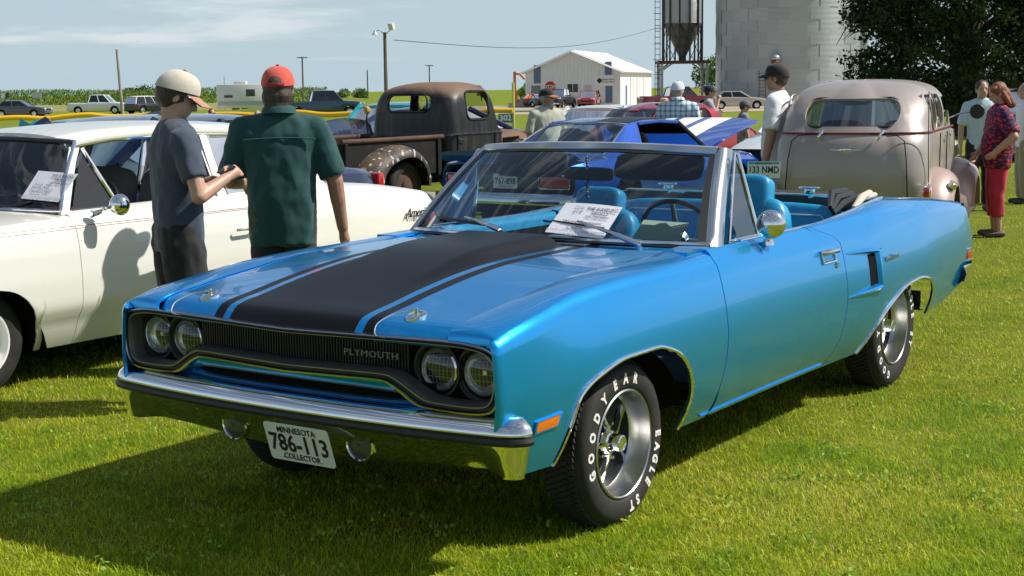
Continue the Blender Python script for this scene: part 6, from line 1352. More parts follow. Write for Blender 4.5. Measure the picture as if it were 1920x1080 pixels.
# ---------------------------------------------------------------- rusty pickup
def rust(name, base, r1, r2, lo, hi, fl=None, lo2=.55, hi2=.60):
    return noisecol(mat(name, base, .75, spec=.25), base, r1, 3.0, 8, lo, hi, c3=r2, scale2=5, lo2=.60, hi2=.85, bump=.3, bscale=50)
def zrust():
    """black paint worn to brown rust over the roof"""
    m = mat('black_paint_rusting_from_roof', (.02, .022, .026), .5); t = nd(m, 'ShaderNodeTexCoord'); s = nd(m, 'ShaderNodeSeparateXYZ'); lk(m, t.outputs['Object'], s.inputs[0])
    n = nd(m, 'ShaderNodeTexNoise'); n.inputs['Scale'].default_value = 4; n.inputs['Detail'].default_value = 8; lk(m, t.outputs['Object'], n.inputs['Vector'])
    a = nd(m, 'ShaderNodeMath', operation='MULTIPLY_ADD'); a.inputs[1].default_value = .35; lk(m, n.outputs['Fac'], a.inputs[0]); lk(m, s.outputs[2], a.inputs[2])
    r = nd(m, 'ShaderNodeMapRange'); r.inputs[1].default_value = 1.68; r.inputs[2].default_value = 1.84; lk(m, a.outputs[0], r.inputs[0])
    mp = nd(m, 'ShaderNodeMapping'); mp.inputs['Scale'].default_value = (5, 5, .7); lk(m, t.outputs['Object'], mp.inputs[0]); n2 = nd(m, 'ShaderNodeTexNoise'); n2.inputs['Scale'].default_value = 3; n2.inputs['Detail'].default_value = 7; lk(m, mp.outputs[0], n2.inputs['Vector'])
    q = nd(m, 'ShaderNodeMapRange'); q.inputs[1].default_value = .42; q.inputs[2].default_value = .75; lk(m, n2.outputs['Fac'], q.inputs[0])
    x0 = nd(m, 'ShaderNodeMix', data_type='RGBA'); x0.inputs[6].default_value = (.009, .010, .013, 1); x0.inputs[7].default_value = (.045, .038, .034, 1); lk(m, q.outputs[0], x0.inputs[0])
    x = nd(m, 'ShaderNodeMix', data_type='RGBA'); lk(m, x0.outputs[2], x.inputs[6]); x.inputs[7].default_value = (.17, .10, .062, 1); lk(m, r.outputs[0], x.inputs[0]); lk(m, x.outputs[2], bsdf(m).inputs['Base Color'])
    rr = nd(m, 'ShaderNodeMapRange'); rr.inputs[3].default_value = .38; rr.inputs[4].default_value = .75; lk(m, r.outputs[0], rr.inputs[0]); lk(m, rr.outputs[0], bsdf(m).inputs['Roughness']); return m
M['cabrust'] = zrust()
M['bedrust'] = rust('worn_black_bed', (.009, .009, .010), (.022, .018, .016), (.06, .033, .02), .5, .8)
M['railrust'] = rust('rusty_rail', (.06, .038, .028), (.11, .058, .036), (.03, .024, .02), .35, .65)
def fendermat():
    m = noisecol(mat('chipped_fender', (.05, .04, .035), .6), (.10, .065, .04), (.018, .017, .018), 2.2, 6, .42, .58, bump=.3, bscale=40)
    src = bsdf(m).inputs['Base Color'].links[0].from_socket; t = nd(m, 'ShaderNodeTexCoord'); mp = nd(m, 'ShaderNodeMapping'); mp.inputs['Scale'].default_value = (1, 1, .7); lk(m, t.outputs['Object'], mp.inputs[0])
    v = nd(m, 'ShaderNodeTexNoise'); v.inputs['Scale'].default_value = 16; v.inputs['Detail'].default_value = 3; v.inputs['Roughness'].default_value = .45; lk(m, mp.outputs[0], v.inputs['Vector'])
    r = nd(m, 'ShaderNodeMapRange'); r.inputs[1].default_value = .61; r.inputs[2].default_value = .63; lk(m, v.outputs['Fac'], r.inputs[0]); x = nd(m, 'ShaderNodeMix', data_type='RGBA'); lk(m, src, x.inputs[6]); x.inputs[7].default_value = (.42, .40, .36, 1); lk(m, r.outputs[0], x.inputs[0]); lk(m, x.outputs[2], bsdf(m).inputs['Base Color']); return m
M['chipped'] = fendermat()
T0 = at(842, 255, d=20.2)
tk = thing('rusty_pickup', 'rusty black vintage pickup with a chipped rear fender and brown roof', 'pickup', (T0[0], T0[1]-.76, 0), math.pi)
lv = [(.62, .0, .76, .16), (.9, .0, .76, .16), (.98, .0, .76, .16), (1.0, .012, .745, .16), (1.2, .02, .74, .17), (1.45, .05, .715, .20), (1.58, .09, .67, .24), (1.66, .17, .58, .28), (1.71, .32, .40, .25), (1.735, .50, .18, .15), (1.74, .62, .01, .01)]
txe = lambda z: 1.30 if z < 1.05 else 1.24-.22*(z-1.05)/.7
m = MB(); mirrorgrid(m, plansweep(lv, txe, nz=4))
cuts = [('x', rrect(-.0, 1.44, .76, .22, .08), lambda c: c[0] < .3), ('y', rrect(.75, 1.40, .52, .38, .09), lambda c: True)]
shell('cab', m, M['cabrust'], tk, .022, cuts, 40)
m = MB(); m.tube([(.03+.0, a, b) for a, b in rrect(0, 1.44, .72, .26, .09)], .012, 6, closed=True); m.build('rear_window_seal', M['black'], tk)
m = MB(); G = []
for sg in (1, -1):
    m.tube([(1.20, sg*.70, 1.08), (1.10, sg*.66, 1.45), (1.02, sg*.58, 1.64)], .035, 8)
m.tube([(1.20, -.7, 1.07), (1.24, 0, 1.06), (1.20, .7, 1.07)], .03, 8); m.tube([(1.03, -.58, 1.65), (1.05, 0, 1.68), (1.03, .58, 1.65)], .03, 8); m.tube([(1.22, 0, 1.06), (1.05, 0, 1.67)], .022, 6); m.build('windshield_frame', M['cabrust'], tk)
pane('windshield', [(1.2, -.68, 1.08), (1.2, .68, 1.08), (1.03, .56, 1.64), (1.03, -.56, 1.64)], glassmat('clear_glass', (.85, .88, .88)), tk)
for sg in (1, -1):
    m = MB(); m.tube([(a, sg*(.742-.06*(b-1.2)/.4), b) for a, b in rrect(.75, 1.40, .56, .40, .10)], .018, 6, closed=True); m.build('door_window_frame', M['black'], tk)
    m = MB(); m.tube([(x, sg*.768, .995) for x in (.1, .6, 1.3)], .012, 6); m.build('belt_crease', M['cabrust'], tk)
    m = MB(); m.tube([(.24, sg*.775, .93), (.24, sg*.80, .93), (.34, sg*.80, .91)], .011, 6); m.build('door_handle', M['chrome_worn'], tk)
    m = MB(); m.box((.20, sg*.765, .82), (.008, .012, .36)); m.box((1.12, sg*.765, .82), (.008, .012, .36)); m.build('door_seam', M['matte'], tk)
    # bed
    m = MB(); m.box((-1.12, sg*.66, .72), (2.1, .03, .48)); m.build('bed_side', M['bedrust'], tk)
    m = MB(); m.cyl((-2.2, sg*.675, .975), (-.04, sg*.675, .975), .034, n=12); m.build('bed_rail', M['railrust'], tk)
    for x in (-2.13, -.16): m = MB(); m.box((x, sg*.69, .70), (.05, .03, .50)); m.build('stake_pocket', M['bedrust'], tk)
    m = MB(); pontoon(m, -1.12, .40, .50, .66, .98, sg, back=1.75, front=1.05, drop=.14, na=40, nt=12); m.build('rear_fender', M['chipped'], tk, ang=60)
    m = MB(); pontoon(m, 2.15, .40, .48, .55, .98, sg, back=1.25, front=1.0, drop=.14); m.build('front_fender', M['chipped'], tk, ang=60)
    oldwheel(tk, -1.08, sg*.82, .345, sg, .345, M['railrust'], M['railrust']); oldwheel(tk, 2.15, sg*.82, .345, sg, .345, M['railrust'], M['railrust'])
    r = bpy.data.objects.new('tail_lamp', None); COL.objects.link(r); r.parent = tk
    m = MB(); m.cyl((-1.95, sg*.84, .60), (-2.03, sg*.84, .60), .05, n=14); m.build('lamp_body', M['railrust'], r); m = MB(); m.ell((-2.035, sg*.84, .60), (.02, .042, .042), 10); m.build('lamp_lens', M['red_lens'], r)
m = MB(); m.box((-1.12, 0, .52), (2.1, 1.32, .05)); m.box((-.06, 0, .72), (.03, 1.3, .48)); m.box((-2.16, 0, .72), (.03, 1.3, .46)); m.build('bed_floor', M['bedrust'], tk)
m = MB(); G = []
for x, w_, zt in ((1.25, .68, 1.06), (1.6, .58, 1.05), (2.2, .44, 1.02), (2.75, .32, .98), (2.85, .24, .9)): G.append([(x, w_*math.cos(a), .62+(zt-.62)*math.sin(a)**.55) for a in lin(0, math.pi, 17)])
m.grid(G); m.build('hood', rust('brown_rusty_hood', (.17, .095, .06), (.10, .06, .04), (.05, .045, .04), .35, .65), tk, ang=60)
for k in range(11): m = MB(); m.box((1.55+.065*k, -(.62-.19*(k/11)), .84), (.028, .02, .13)); m.build('hood_louvre', M['matte'], tk)
m = MB(); m.box((.8, 0, .45), (4.2, 1.0, .16)); m.build('underbody', M['matte'], tk)
m = MB(); m.box((.55, 0, .85), (.5, 1.3, .35)); m.build('bench_seat', M['black'], tk, bevel=.05)
m = MB(); c = Vector((.95, .36, 1.12)); m.tube([tuple(c+Vector((.08*math.sin(q), .19*math.cos(q), .15*math.sin(q)))) for q in lin(0, 2*math.pi, 25)[:-1]], .011, 6, closed=True); m.build('steering_wheel', M['black'], tk)
m = MB(); m.tube([(-.02, .70, 1.0), (-.03, .71, 1.2), (-.02, .70, 1.32)], .012, 6); m.build('lantern_post', M['railrust'], tk)
m = MB(); m.ell((-.02, .70, 1.345), (.05, .05, .06), 8); m.ell((-.02, .73, 1.36), (.03, .03, .04), 8); m.build('straw_flower', mat('straw_yellow', (.6, .33, .08), .8), tk)
# ---------------------------------------------------------------- blue coupe with duck-tail spoiler
M['royal'] = paint('royal_blue_metallic', (.004, .085, .50), .26, .5)
C0 = at(951, 343, d=15.3)
cc = thing('blue_coupe', 'royal blue fastback coupe with rear spoiler, behind the blue convertible windshield', 'car', (C0[0], C0[1], 0), math.pi)
def loft(st, n=40):
    xs = [s[0] for s in st]; K = len(st[0][1]); fy = [pc(xs, [s[1][k][0] for s in st]) for k in range(K)]; fz = [pc(xs, [s[1][k][1] for s in st]) for k in range(K)]
    return [[(x, fy[k](x), fz[k](x)) for k in range(K)] for x in lin(xs[0], xs[-1], n)]
st = [(0, [(.70, .36), (.80, .42), (.86, .60), (.85, .74), (.80, .83), (.6, .85), (.3, .855), (0, .86)]), (.25, [(.74, .30), (.86, .36), (.93, .60), (.92, .76), (.84, .86), (.6, .885), (.3, .89), (0, .895)]),
      (1.0, [(.78, .24), (.90, .32), (.955, .60), (.945, .78), (.86, .88), (.62, .90), (.3, .92), (0, .925)]), (1.7, [(.78, .22), (.88, .30), (.93, .58), (.925, .76), (.85, .85), (.66, .87), (.3, .87), (0, .87)]),
      (2.7, [(.78, .22), (.88, .30), (.92, .58), (.915, .74), (.84, .83), (.66, .85), (.3, .86), (0, .86)]), (3.3, [(.78, .22), (.88, .30), (.93, .58), (.92, .74), (.84, .83), (.66, .86), (.3, .90), (0, .91)]),
      (4.3, [(.76, .26), (.86, .32), (.92, .56), (.90, .70), (.80, .78), (.6, .82), (.3, .84), (0, .85)]), (4.75, [(.60, .34), (.70, .40), (.76, .56), (.72, .66), (.6, .72), (.4, .75), (.2, .77), (0, .78)])]
m = MB(); mirrorgrid(m, loft(st, 60)); 
shell('body', m, M['royal'], cc, .02, [('y', [(cx+.37*math.cos(a), .33+.37*math.sin(a)) for a in lin(0, 2*math.pi, 25)[:-1]], lambda c: abs(c[1]) > .6) for cx in (.95, 3.75)]+[('z', rrect(2.2, 0, 1.75, 1.36, .1), lambda c: c[2] > .75), ('z', rrect(3.95, 0, 1.25, 1.36, .1), lambda c: c[2] > .7)], 40)
m = MB(); G = []
for x, z, w_ in ((1.62, 1.215, .56), (1.75, 1.245, .565), (2.1, 1.275, .57), (2.5, 1.275, .57), (2.72, 1.25, .56), (2.82, 1.225, .55)): G.append([(x, w_*s, z-.045*abs(s)**4) for s in lin(-1, 1, 17)])
m.grid(G); panel('roof', m, M['royal'], cc)
m = MB(); m.grid([[(x, y, z+.004-.045*abs(y/.57)**4) for y in lin(-.46, -.05, 6)] for x, z in ((1.70, 1.236), (1.75, 1.245), (2.1, 1.275), (2.5, 1.275), (2.72, 1.25))]); m.build('roof_stripe', M['black'], cc)
m = MB(); m.grid([[(.92+.72*t-.10*(1-s*s)*(1-t), (.64-.12*t)*s, .905+.31*t+.02*(1-s*s)) for t in lin(0, 1, 6)] for s in lin(-1, 1, 14)]); m.build('rear_window', M['glass'], cc)
m = MB(); m.tube([(.92-.10*(1-s*s), .64*s, .905+.02*(1-s*s)) for s in lin(-1, 1, 14)]+[(.92+.72*t, .64-.12*t, .905+.31*t) for t in lin(.1, .95, 6)]+[(1.64, .52*s, 1.215+.02*(1-s*s)) for s in lin(1, -1, 14)]+[(.92+.72*t, -.64+.12*t, .905+.31*t) for t in lin(.95, .1, 6)], .012, 6, closed=True); m.build('rear_window_moulding', M['chrome'], cc)
for sg in (1, -1):
    m = MB(); m.grid([[(.92+.70*t, sg*(.645-.11*t), .90+.315*t) for t in lin(0, 1, 6)], [(1.15+.58*t, sg*(.80-.24*t), .875+.345*t) for t in lin(0, 1, 6)], [(1.55+.25*t, sg*(.815-.25*t), .86+.37*t) for t in lin(0, 1, 6)]]); m.build('rear_pillar', M['royal'], cc, ang=60)
    m = MB(); m.tube([(3.25, sg*.74, .86), (2.80, sg*.56, 1.21)], .028, 6); m.build('front_pillar', M['black'], cc)
    m = MB(); m.tube([(1.80, sg*.575, 1.215), (2.3, sg*.58, 1.235), (2.78, sg*.565, 1.215)], .022, 6); m.build('roof_rail', M['royal'], cc)
    m = MB(); m.grid([[(x, sg*.70, z) for z in (.3, .86)] for x in (1.5, 3.1)]); m.build('door_trim', M['matte'], cc)
    wheel(cc, .95, .80*sg, .32, sg, .325, 0, letters=False); wheel(cc, 3.75, .80*sg, .32, sg, .325, 0, letters=False)
    r = bpy.data.objects.new('tail_light', None); COL.objects.link(r); r.parent = cc
    m = MB(); m.box((.0, sg*.60, .66), (.03, .36, .12)); m.build('light_lens', M['red_lens'], r, bevel=.01); m = MB(); m.tube([(-.016, sg*.60+a, .66+b) for a, b in rrect(0, 0, .38, .14, .02)], .007, 6, closed=True); m.build('light_bezel', M['chrome'], r)
m = MB(); G = []
for s in lin(-1, 1, 21): G.append([(.30, .80*s, .88), (.12, .84*s, .90), (.0, .87*s, .945-.02*abs(s)**3), (-.05, .87*s, .985-.03*abs(s)**3), (-.045, .87*s, .955-.03*abs(s)**3), (.02, .85*s, .86)])
m.grid(G); m.build('spoiler', M['royal'], cc, ang=50)
m = MB(); m.box((-.012, 0, .66), (.03, .80, .14)); m.build('tail_centre_panel', M['argent'], cc, bevel=.01)
m = MB(); G = []
for s in lin(-1, 1, 15): G.append([(.0-.05*(1-s*s)+.10*abs(s)**8, .90*s, .54), (-.05-.05*(1-s*s)+.10*abs(s)**8, .91*s, .50), (-.04-.05*(1-s*s)+.10*abs(s)**8, .91*s, .42), (.02, .9*s, .40)])
m.grid(G); m.build('rear_bumper', M['chrome'], cc, ang=60)
r = bpy.data.objects.new('licence_plate', None); COL.objects.link(r); r.parent = cc
plate_parts(r, frame((-.035, 0, .66), (0, -1, 0), (0, 0, 1)), .305, .152, [('767-898', 0, 0, .092, .86, .002), ('MINNESOTA', 0, .056, .028, 1, 0), ('COLLECTOR', 0, -.056, .026, 1, 0)], M['plate'])
for y in (.36, -.36):
    m = MB(); cushion(m, (1.95, y, .86), (.14, .5, .55), Matrix.Rotation(R(14), 3, 'Y'), 8, 4); cushion(m, (1.87, y, 1.08), (.1, .28, .16), Matrix.Identity(3), 8, 4); m.build('front_seat', M['matte'], cc, ang=60)
m = MB(); m.box((2.2, 0, .40), (3.6, 1.4, .25)); m.build('underbody', M['matte'], cc)
m = MB(); m.grid([[(3.28-.5*t, (.72-.16*t)*s, .87+.35*t) for t in (0, .5, 1)] for s in lin(-1, 1, 8)]); m.build('windshield', M['glass'], cc)
hdc = bpy.data.objects.new('raised_hood', None); COL.objects.link(hdc); hdc.parent = cc
def rh(x, y): return (x, y, .92+.21*(x-3.30)-.03*(abs(y)/.72)**3+.02*math.sin((x-3.3)/1.42*3.14))
for y0, y1, mt in ((-.74, -.36, 'royal'), (-.36, -.06, 'white'), (-.06, .05, 'royal'), (.05, .34, 'white'), (.34, .44, 'royal'), (.44, .62, 'white'), (.62, .74, 'royal')):
    m = MB(); m.grid([[rh(x, y) for y in lin(y0, y1, 5)] for x in lin(3.30, 4.72, 9)]); me = m.mesh('hood_band', M[mt]); flange(me, .03); mkobj('hood_band', me, hdc)
m = MB(); m.box((4.0, 0, .55), (1.2, 1.2, .3)); m.build('engine_block', M['matte'], cc)
# ================================================================ other visitors
navy = cloth('navy_cloth', (.012, .018, .05)); jeans = cloth('blue_jeans', (.025, .045, .09), (.018, .03, .065)); wht = cloth('white_cotton', (.74, .74, .76), (.68, .68, .71)); gry = cloth('grey_cotton', (.30, .31, .34)); khaki = cloth('khaki_cloth', (.33, .30, .20)); blk = cloth('black_cloth', (.012, .012, .014))
person('man in white T-shirt, jeans and black cap left of the taupe sedan', gp(1456, 14.3), 282, 1.83, shirt=wht, pants=jeans, sleeve=.5, cap=(blk, blk), glasses=True, build=1.2, belly=.015, armR=((-.01, .04, -.17), (.04, .05, -.33)), armL=((.0, .045, -.17), (.03, .055, -.33)), skin='skin_tan', vox=.013, fat_arm=1.15)
person('woman with red hair, patterned top and red capri trousers', gp(1866, 15.4), 298, 1.63, shirt=leafprint('leaf_print_cloth'), pants=cloth('red_capri', (.50, .018, .05), (.42, .014, .04)), sleeve=.5, hair='hair_red', longhair=True, head_pitch=26, head_yaw=6, belly=.03, build=1.22, hem=.45, capri=True, armL=((-.05, .075, -.15), (.05, .04, -.24)), armR=((.02, .04, -.16), (.09, .03, -.26)), fat_arm=1.2, shoes=(.10, .06, .045), vox=.013)
person('person in pale blue shirt behind the red-haired woman', gp(1834, 18.5), 30, 1.66, shirt=cloth('pale_blue_cotton', (.50, .62, .68)), pants=blk, sleeve=.5, hair='hair_brown', vox=.018)
person('person in white shirt at the right edge behind the woman', gp(1917, 19.5), 300, 1.62, shirt=wht, pants=khaki, sleeve=.5, hair='hair_grey', vox=.018)
person('man in blue plaid shirt and white cap, seen from behind', gp(1270, 20), 200, 1.69, shirt=plaid('blue_plaid'), pants=khaki, sleeve=.6, hair='hair_grey', cap=(cloth('white_cap', (.66, .68, .74)), cloth('blue_bill', (.05, .10, .32))), build=1.2, vox=.015, hem=.42, collar=True)
person('bearded man in sage green T-shirt and flame-trimmed cap', gp(1026, 19), 66, 1.62, shirt=cloth('sage_cotton', (.42, .43, .33)), pants=jeans, sleeve=.55, hair='hair_grey', beard='hair_grey', glasses=True, cap=(blk, cloth('flame_bill', (.45, .16, .02))), build=1.15, belly=.03, head_yaw=40, vox=.015, skin='skin_tan')
person('man in grey shirt and navy cap with a hand at his chin', gp(1328, 27), 118, 1.63, shirt=gry, pants=khaki, sleeve=.5, cap=(navy, navy), armR=((.07, .03, -.13), (.11, -.06, .03)), armL=((.06, .03, -.14), (.12, -.07, -.10)), glasses=True, build=1.15, belly=.02, vox=.018)
person('boy in dark shirt and grey cap near the striped cars', gp(1393, 24), 130, 1.38, shirt=cloth('dark_grey_print', (.10, .10, .12), (.3, .3, .3), 20), pants=khaki, sleeve=.5, cap=(cloth('grey_cap', (.12, .12, .14)), blk), head_pitch=15, vox=.018)
person('person in a straw hat half hidden behind the plaid shirt', gp(1244, 25), 60, 1.42, shirt=khaki, pants=khaki, straw=True, hair='hair_grey', vox=.018)
person('man in navy shirt hunched behind the white sedan roof', gp(326, 13.6), 250, 1.72, shirt=navy, pants=blk, sleeve=.6, build=1.2, vox=.017, skin='skin_tan')
person('person with reddish hair by the fence left of the trailer', gp(402, 27), 60, 1.33, shirt=khaki, pants=khaki, hair='hair_red', glasses=True, vox=.02)
person('fair-haired person by the yellow fence below the trailer', gp(487, 28), 30, 1.27, shirt=gry, pants=khaki, hair='hair_grey', vox=.02)
person('bald person beyond the white sedan near the teal car', gp(96, 22), 320, 1.29, shirt=gry, pants=khaki, hair=None, vox=.02)
tr_ = thing('show_leaflet', 'white leaflet held by the man in grey', 'leaflet'); q = gp(1342, 26.7); m = MB(); m.box((q[0], q[1], 1.02), (.02, .20, .30), Matrix.Rotation(R(35), 3, 'Z')); m.build('leaflet_sheet', M['paper'], tr_)
ph = thing('phone', 'dark phone held by the young man in the charcoal T-shirt', 'phone'); hp_ = at(424, 318, d=7.42); m = MB(); m.box(tuple(hp_), (.075, .14, .010), Matrix.Rotation(R(150), 3, 'Z') @ Matrix.Rotation(R(-30), 3, 'Y')); m.build('phone_body', M['black'], ph, bevel=.003)
# ================================================================ other vehicles
def autocar(label, loc, rz, kind, pm, group=None, name='parked_car', stripes=None, roofmat=None):
    """kinds differ in length, belt line and cabin; x forward from the rear bumper"""
    K = {'sedan': dict(L=4.8, W=.90, belt=[(0, .84), (.15, .95), (1.1, .98), (3.3, .95), (4.2, .86), (4.65, .74), (4.8, .62)], cab=(3.25, .55, 2.45, 1.15, 1.44), wx=(.95, 3.8)),
         'coupe': dict(L=4.6, W=.90, belt=[(0, .78), (.12, .88), (1.1, .92), (3.1, .90), (4.1, .82), (4.5, .72), (4.6, .6)], cab=(3.0, .45, 2.2, 1.35, 1.30), wx=(.95, 3.65)),
         'suv': dict(L=4.6, W=.92, belt=[(0, .86), (.08, 1.0), (1.1, 1.03), (3.3, 1.03), (4.2, .98), (4.5, .85), (4.6, .7)], cab=(3.5, .08, 2.85, .35, 1.70), wx=(.85, 3.65)),
         'pickup': dict(L=5.8, W=.98, belt=[(0, .96), (.06, 1.12), (2.1, 1.12), (2.2, 1.16), (4.2, 1.16), (5.3, 1.10), (5.7, .95), (5.8, .75)], cab=(4.3, 2.15, 3.65, 2.35, 1.88), wx=(1.15, 4.75)),
         'fifties': dict(L=5.0, W=.94, belt=[(0, .78), (.12, .92), (1.2, .98), (3.4, .97), (4.4, .92), (4.9, .8), (5.0, .65)], cab=(3.4, .9, 2.8, 1.5, 1.50), wx=(1.0, 3.95))}[kind]
    r = thing(name, label, {'suv': 'car', 'pickup': 'pickup'}.get(kind, 'car'), loc, rz, group); L_, W_ = K['L'], K['W']; bf = pc([b[0] for b in K['belt']], [b[1] for b in K['belt']]); zb0 = .28 if kind in ('suv', 'pickup') else .22; rw = .37 if kind in ('suv', 'pickup') else .31
    st = []
    for x in lin(0, L_, 26):
        e = min(1, min(x, L_-x)/.35); w_ = W_*(.86+.14*math.sin(e*1.57)); zt = bf(x); st.append((x, [(w_-.10, zb0+.10*(1-e)), (w_-.01, zb0+.12), (w_, .55), (w_-.01, zt-.16), (w_-.05, zt-.04), (w_-.13, zt), (w_*.4, zt+.02), (0, zt+.025)]))
    m = MB(); mirrorgrid(m, [[(x, p[0], p[1]) for p in pts] for x, pts in st])
    for xx in (0, L_):
        pts = st[0][1] if xx == 0 else st[-1][1]; ring_ = [(xx, p[0], p[1]) for p in pts]+[(xx, -p[0], p[1]) for p in pts[::-1]]; m.add(ring_, [tuple(range(len(ring_)))])
    bo = m.build('body', pm, r, ang=40)
    for cx in K['wx']: hole(bo.data, 'y', [(cx+(rw+.07)*math.cos(a), rw+.02+(rw+.06)*math.sin(a)) for a in lin(0, 2*math.pi, 21)[:-1]], lambda c: abs(c[1]) > .5)
    m = MB(); m.box((L_/2, 0, .45), (L_*.92, 1.3, .4)); m.build('underbody', M['matte'], r)
    xa, xb, ra, rb, zr = K['cab']; wb, wr = W_-.12, W_-.28; za, zbk = bf(xa)-.01, bf(xb)-.01
    m = MB(); m.grid([[(rb-.08+(ra-rb+.16)*t, wr*1.02*s, zr-.05*abs(s)**3-.05*(2*t-1)**4+.025) for s in lin(-1, 1, 13)] for t in lin(0, 1, 12)]); panel('roof', m, roofmat or pm, r, d=.05)
    pane('windshield', [(xa, wb, za), (xa, -wb, za), (ra, -wr, zr-.02), (ra, wr, zr-.02)], M['dglass'], r); pane('rear_window', [(xb, -wb, zbk), (xb, wb, zbk), (rb, wr, zr-.02), (rb, -wr, zr-.02)], M['dglass'], r)
    mids = [.5] if kind not in ('suv', 'sedan') else ([.36, .68] if kind == 'suv' else [.48])
    for sg in (1, -1):
        cutx = [0]+mids+[1]
        for i in range(len(cutx)-1):
            u0, u1 = cutx[i]+.02, cutx[i+1]-.02; bot = lambda u: (xb+(xa-xb)*u, sg*(wb+.0), zbk+(za-zbk)*u); tp = lambda u: (rb+(ra-rb)*u, sg*wr, zr-.03)
            pane('side_window', [bot(u0), bot(u1), tp(u1), tp(u0)], M['dglass'], r)
        for u in cutx:
            m = MB(); m.tube([(xb+(xa-xb)*u, sg*wb, zbk+(za-zbk)*u), (rb+(ra-rb)*u, sg*wr, zr-.02)], .035 if 0 < u < 1 else .05, 6); m.build('pillar', roofmat or pm, r)
        for cx in K['wx']:
            e = bpy.data.objects.new('wheel', None); COL.objects.link(e); e.parent = r; e.location = (cx, sg*(W_-.05), rw)
            m = MB(); m.lathe([(a*rw, b*sg) for a, b in [(.62, 0), (.7, .02), (.9, .015), (1, -.04), (1, -.16), (.9, -.2), (.6, -.2)]], 24, ax='y'); m.build('tyre', M['rubber'], e, ang=40)
            m = MB(); m.lathe([(a*rw, b*sg) for a, b in [(.64, .0), (.6, -.03), (.3, -.01), (0, .0)]], 20, ax='y'); m.build('rim', M['steel'], e)
        m = MB(); m.box((L_-.06, sg*(W_-.24), bf(L_-.25)-.06), (.10, .30, .12)); m.build('headlight', mat('clear_lamp', (.7, .72, .72), .15, coat=1), r, bevel=.02)
        m = MB(); m.box((.03, sg*(W_-.17), bf(.15)-.12), (.08, .18, .16)); m.build('tail_light', M['red_lens'], r, bevel=.02)
    m = MB(); m.box((L_+.0, 0, .46), (.10, W_*1.7, .14)); m.build('front_bumper', M['chrome_worn'] if kind in ('fifties', 'pickup') else pm, r, bevel=.03); m = MB(); m.box((L_-.01, 0, .66), (.05, W_*1.1, .14)); m.build('grille', M['black'], r)
    if kind == 'pickup': m = MB(); m.box((1.1, 0, 1.135), (1.9, 1.5, .02)); m.build('bed_cover', M['matte'], r)
    if stripes:
        for y0, y1, mt in stripes:
            m = MB(); m.grid([[(x, y, bf(x)+.031) for y in (y0, y1)] for x in lin(xa+.05, L_-.25, 8)]); m.build('hood_stripe', mt, r)
    return r
cp = lambda n, c, me=.2: paint(n, c, .3, me)
RX = 0.0        # same way round as the blue convertible is heading +x: rear bumper origin, rz=0
def rowcar(px, py, z, back, side_, rz=0): q = at(px, py, z=z); return (float(q[0])+back, float(q[1])+side_, 0)
q = at(280, 224, d=11.6); autocar('dark navy car whose roof shows just above the white sedan', (q[0]-1.95, q[1], 0), 0, 'sedan', cp('dark_navy', (.008, .012, .05)))
q = gp(20, 17.5); tc_ = autocar('teal car at the far left edge behind the white sedan', (q[0]-3.2, q[1], 0), 0, 'coupe', cp('teal_green', (.0, .22, .26)))
m = MB(); G = [[tuple(np.array(at(px, py, d=16.6+.2*k))-np.array((q[0]-3.2, q[1], 0))) for px, py in ((33, 246), (38, 222), (62, 236))] for k in (0, 1)]; m.grid(G); m.add(G[0], [(0, 1, 2)]); m.build('open_vent_flap', M['blk_teal'] if 'blk_teal' in M else cp('teal_flap', (.0, .25, .28)), tc_)
q = gp(660, 24); dn = autocar('dark blue coupe with its hood up behind the rusty pickup bed', (q[0]-4.3, q[1], 0), R(-10), 'coupe', cp('deep_navy', (.012, .022, .075)))
m = MB(); P4 = [(592, 232, 22.5), (690, 226, 24), (700, 262, 24.5), (618, 282, 22.5)]; P4 = [np.array(at(a, b, d=c)) for a, b, c in P4]; G = [[(P4[0]*(1-u)+P4[1]*u)*(1-v)+(P4[3]*(1-u)+P4[2]*u)*v+np.array((0, 0, .06*math.sin(u*3.1)*(1-v))) for v in lin(0, 1, 5)] for u in lin(0, 1, 7)]; m.grid([[tuple(p) for p in row] for row in G]); me = m.mesh('raised_hood', cp('deep_navy_hood', (.012, .022, .075))); flange(me, .03); o = mkobj('raised_hood', me, dn); o.matrix_parent_inverse = dn.matrix_basis.inverted()
q = gp(730, 27.5); autocar('turquoise rounded car behind the rusty pickup cab', (q[0]-2.4, q[1], -.12), R(8), 'fifties', cp('turquoise', (.02, .34, .42)))
q = gp(990, 27); autocar('red and white car partly hidden behind the bearded man', (q[0]-1.0, q[1], -.25), math.pi, 'fifties', cp('bright_red', (.5, .012, .03)), roofmat=M['cream'])
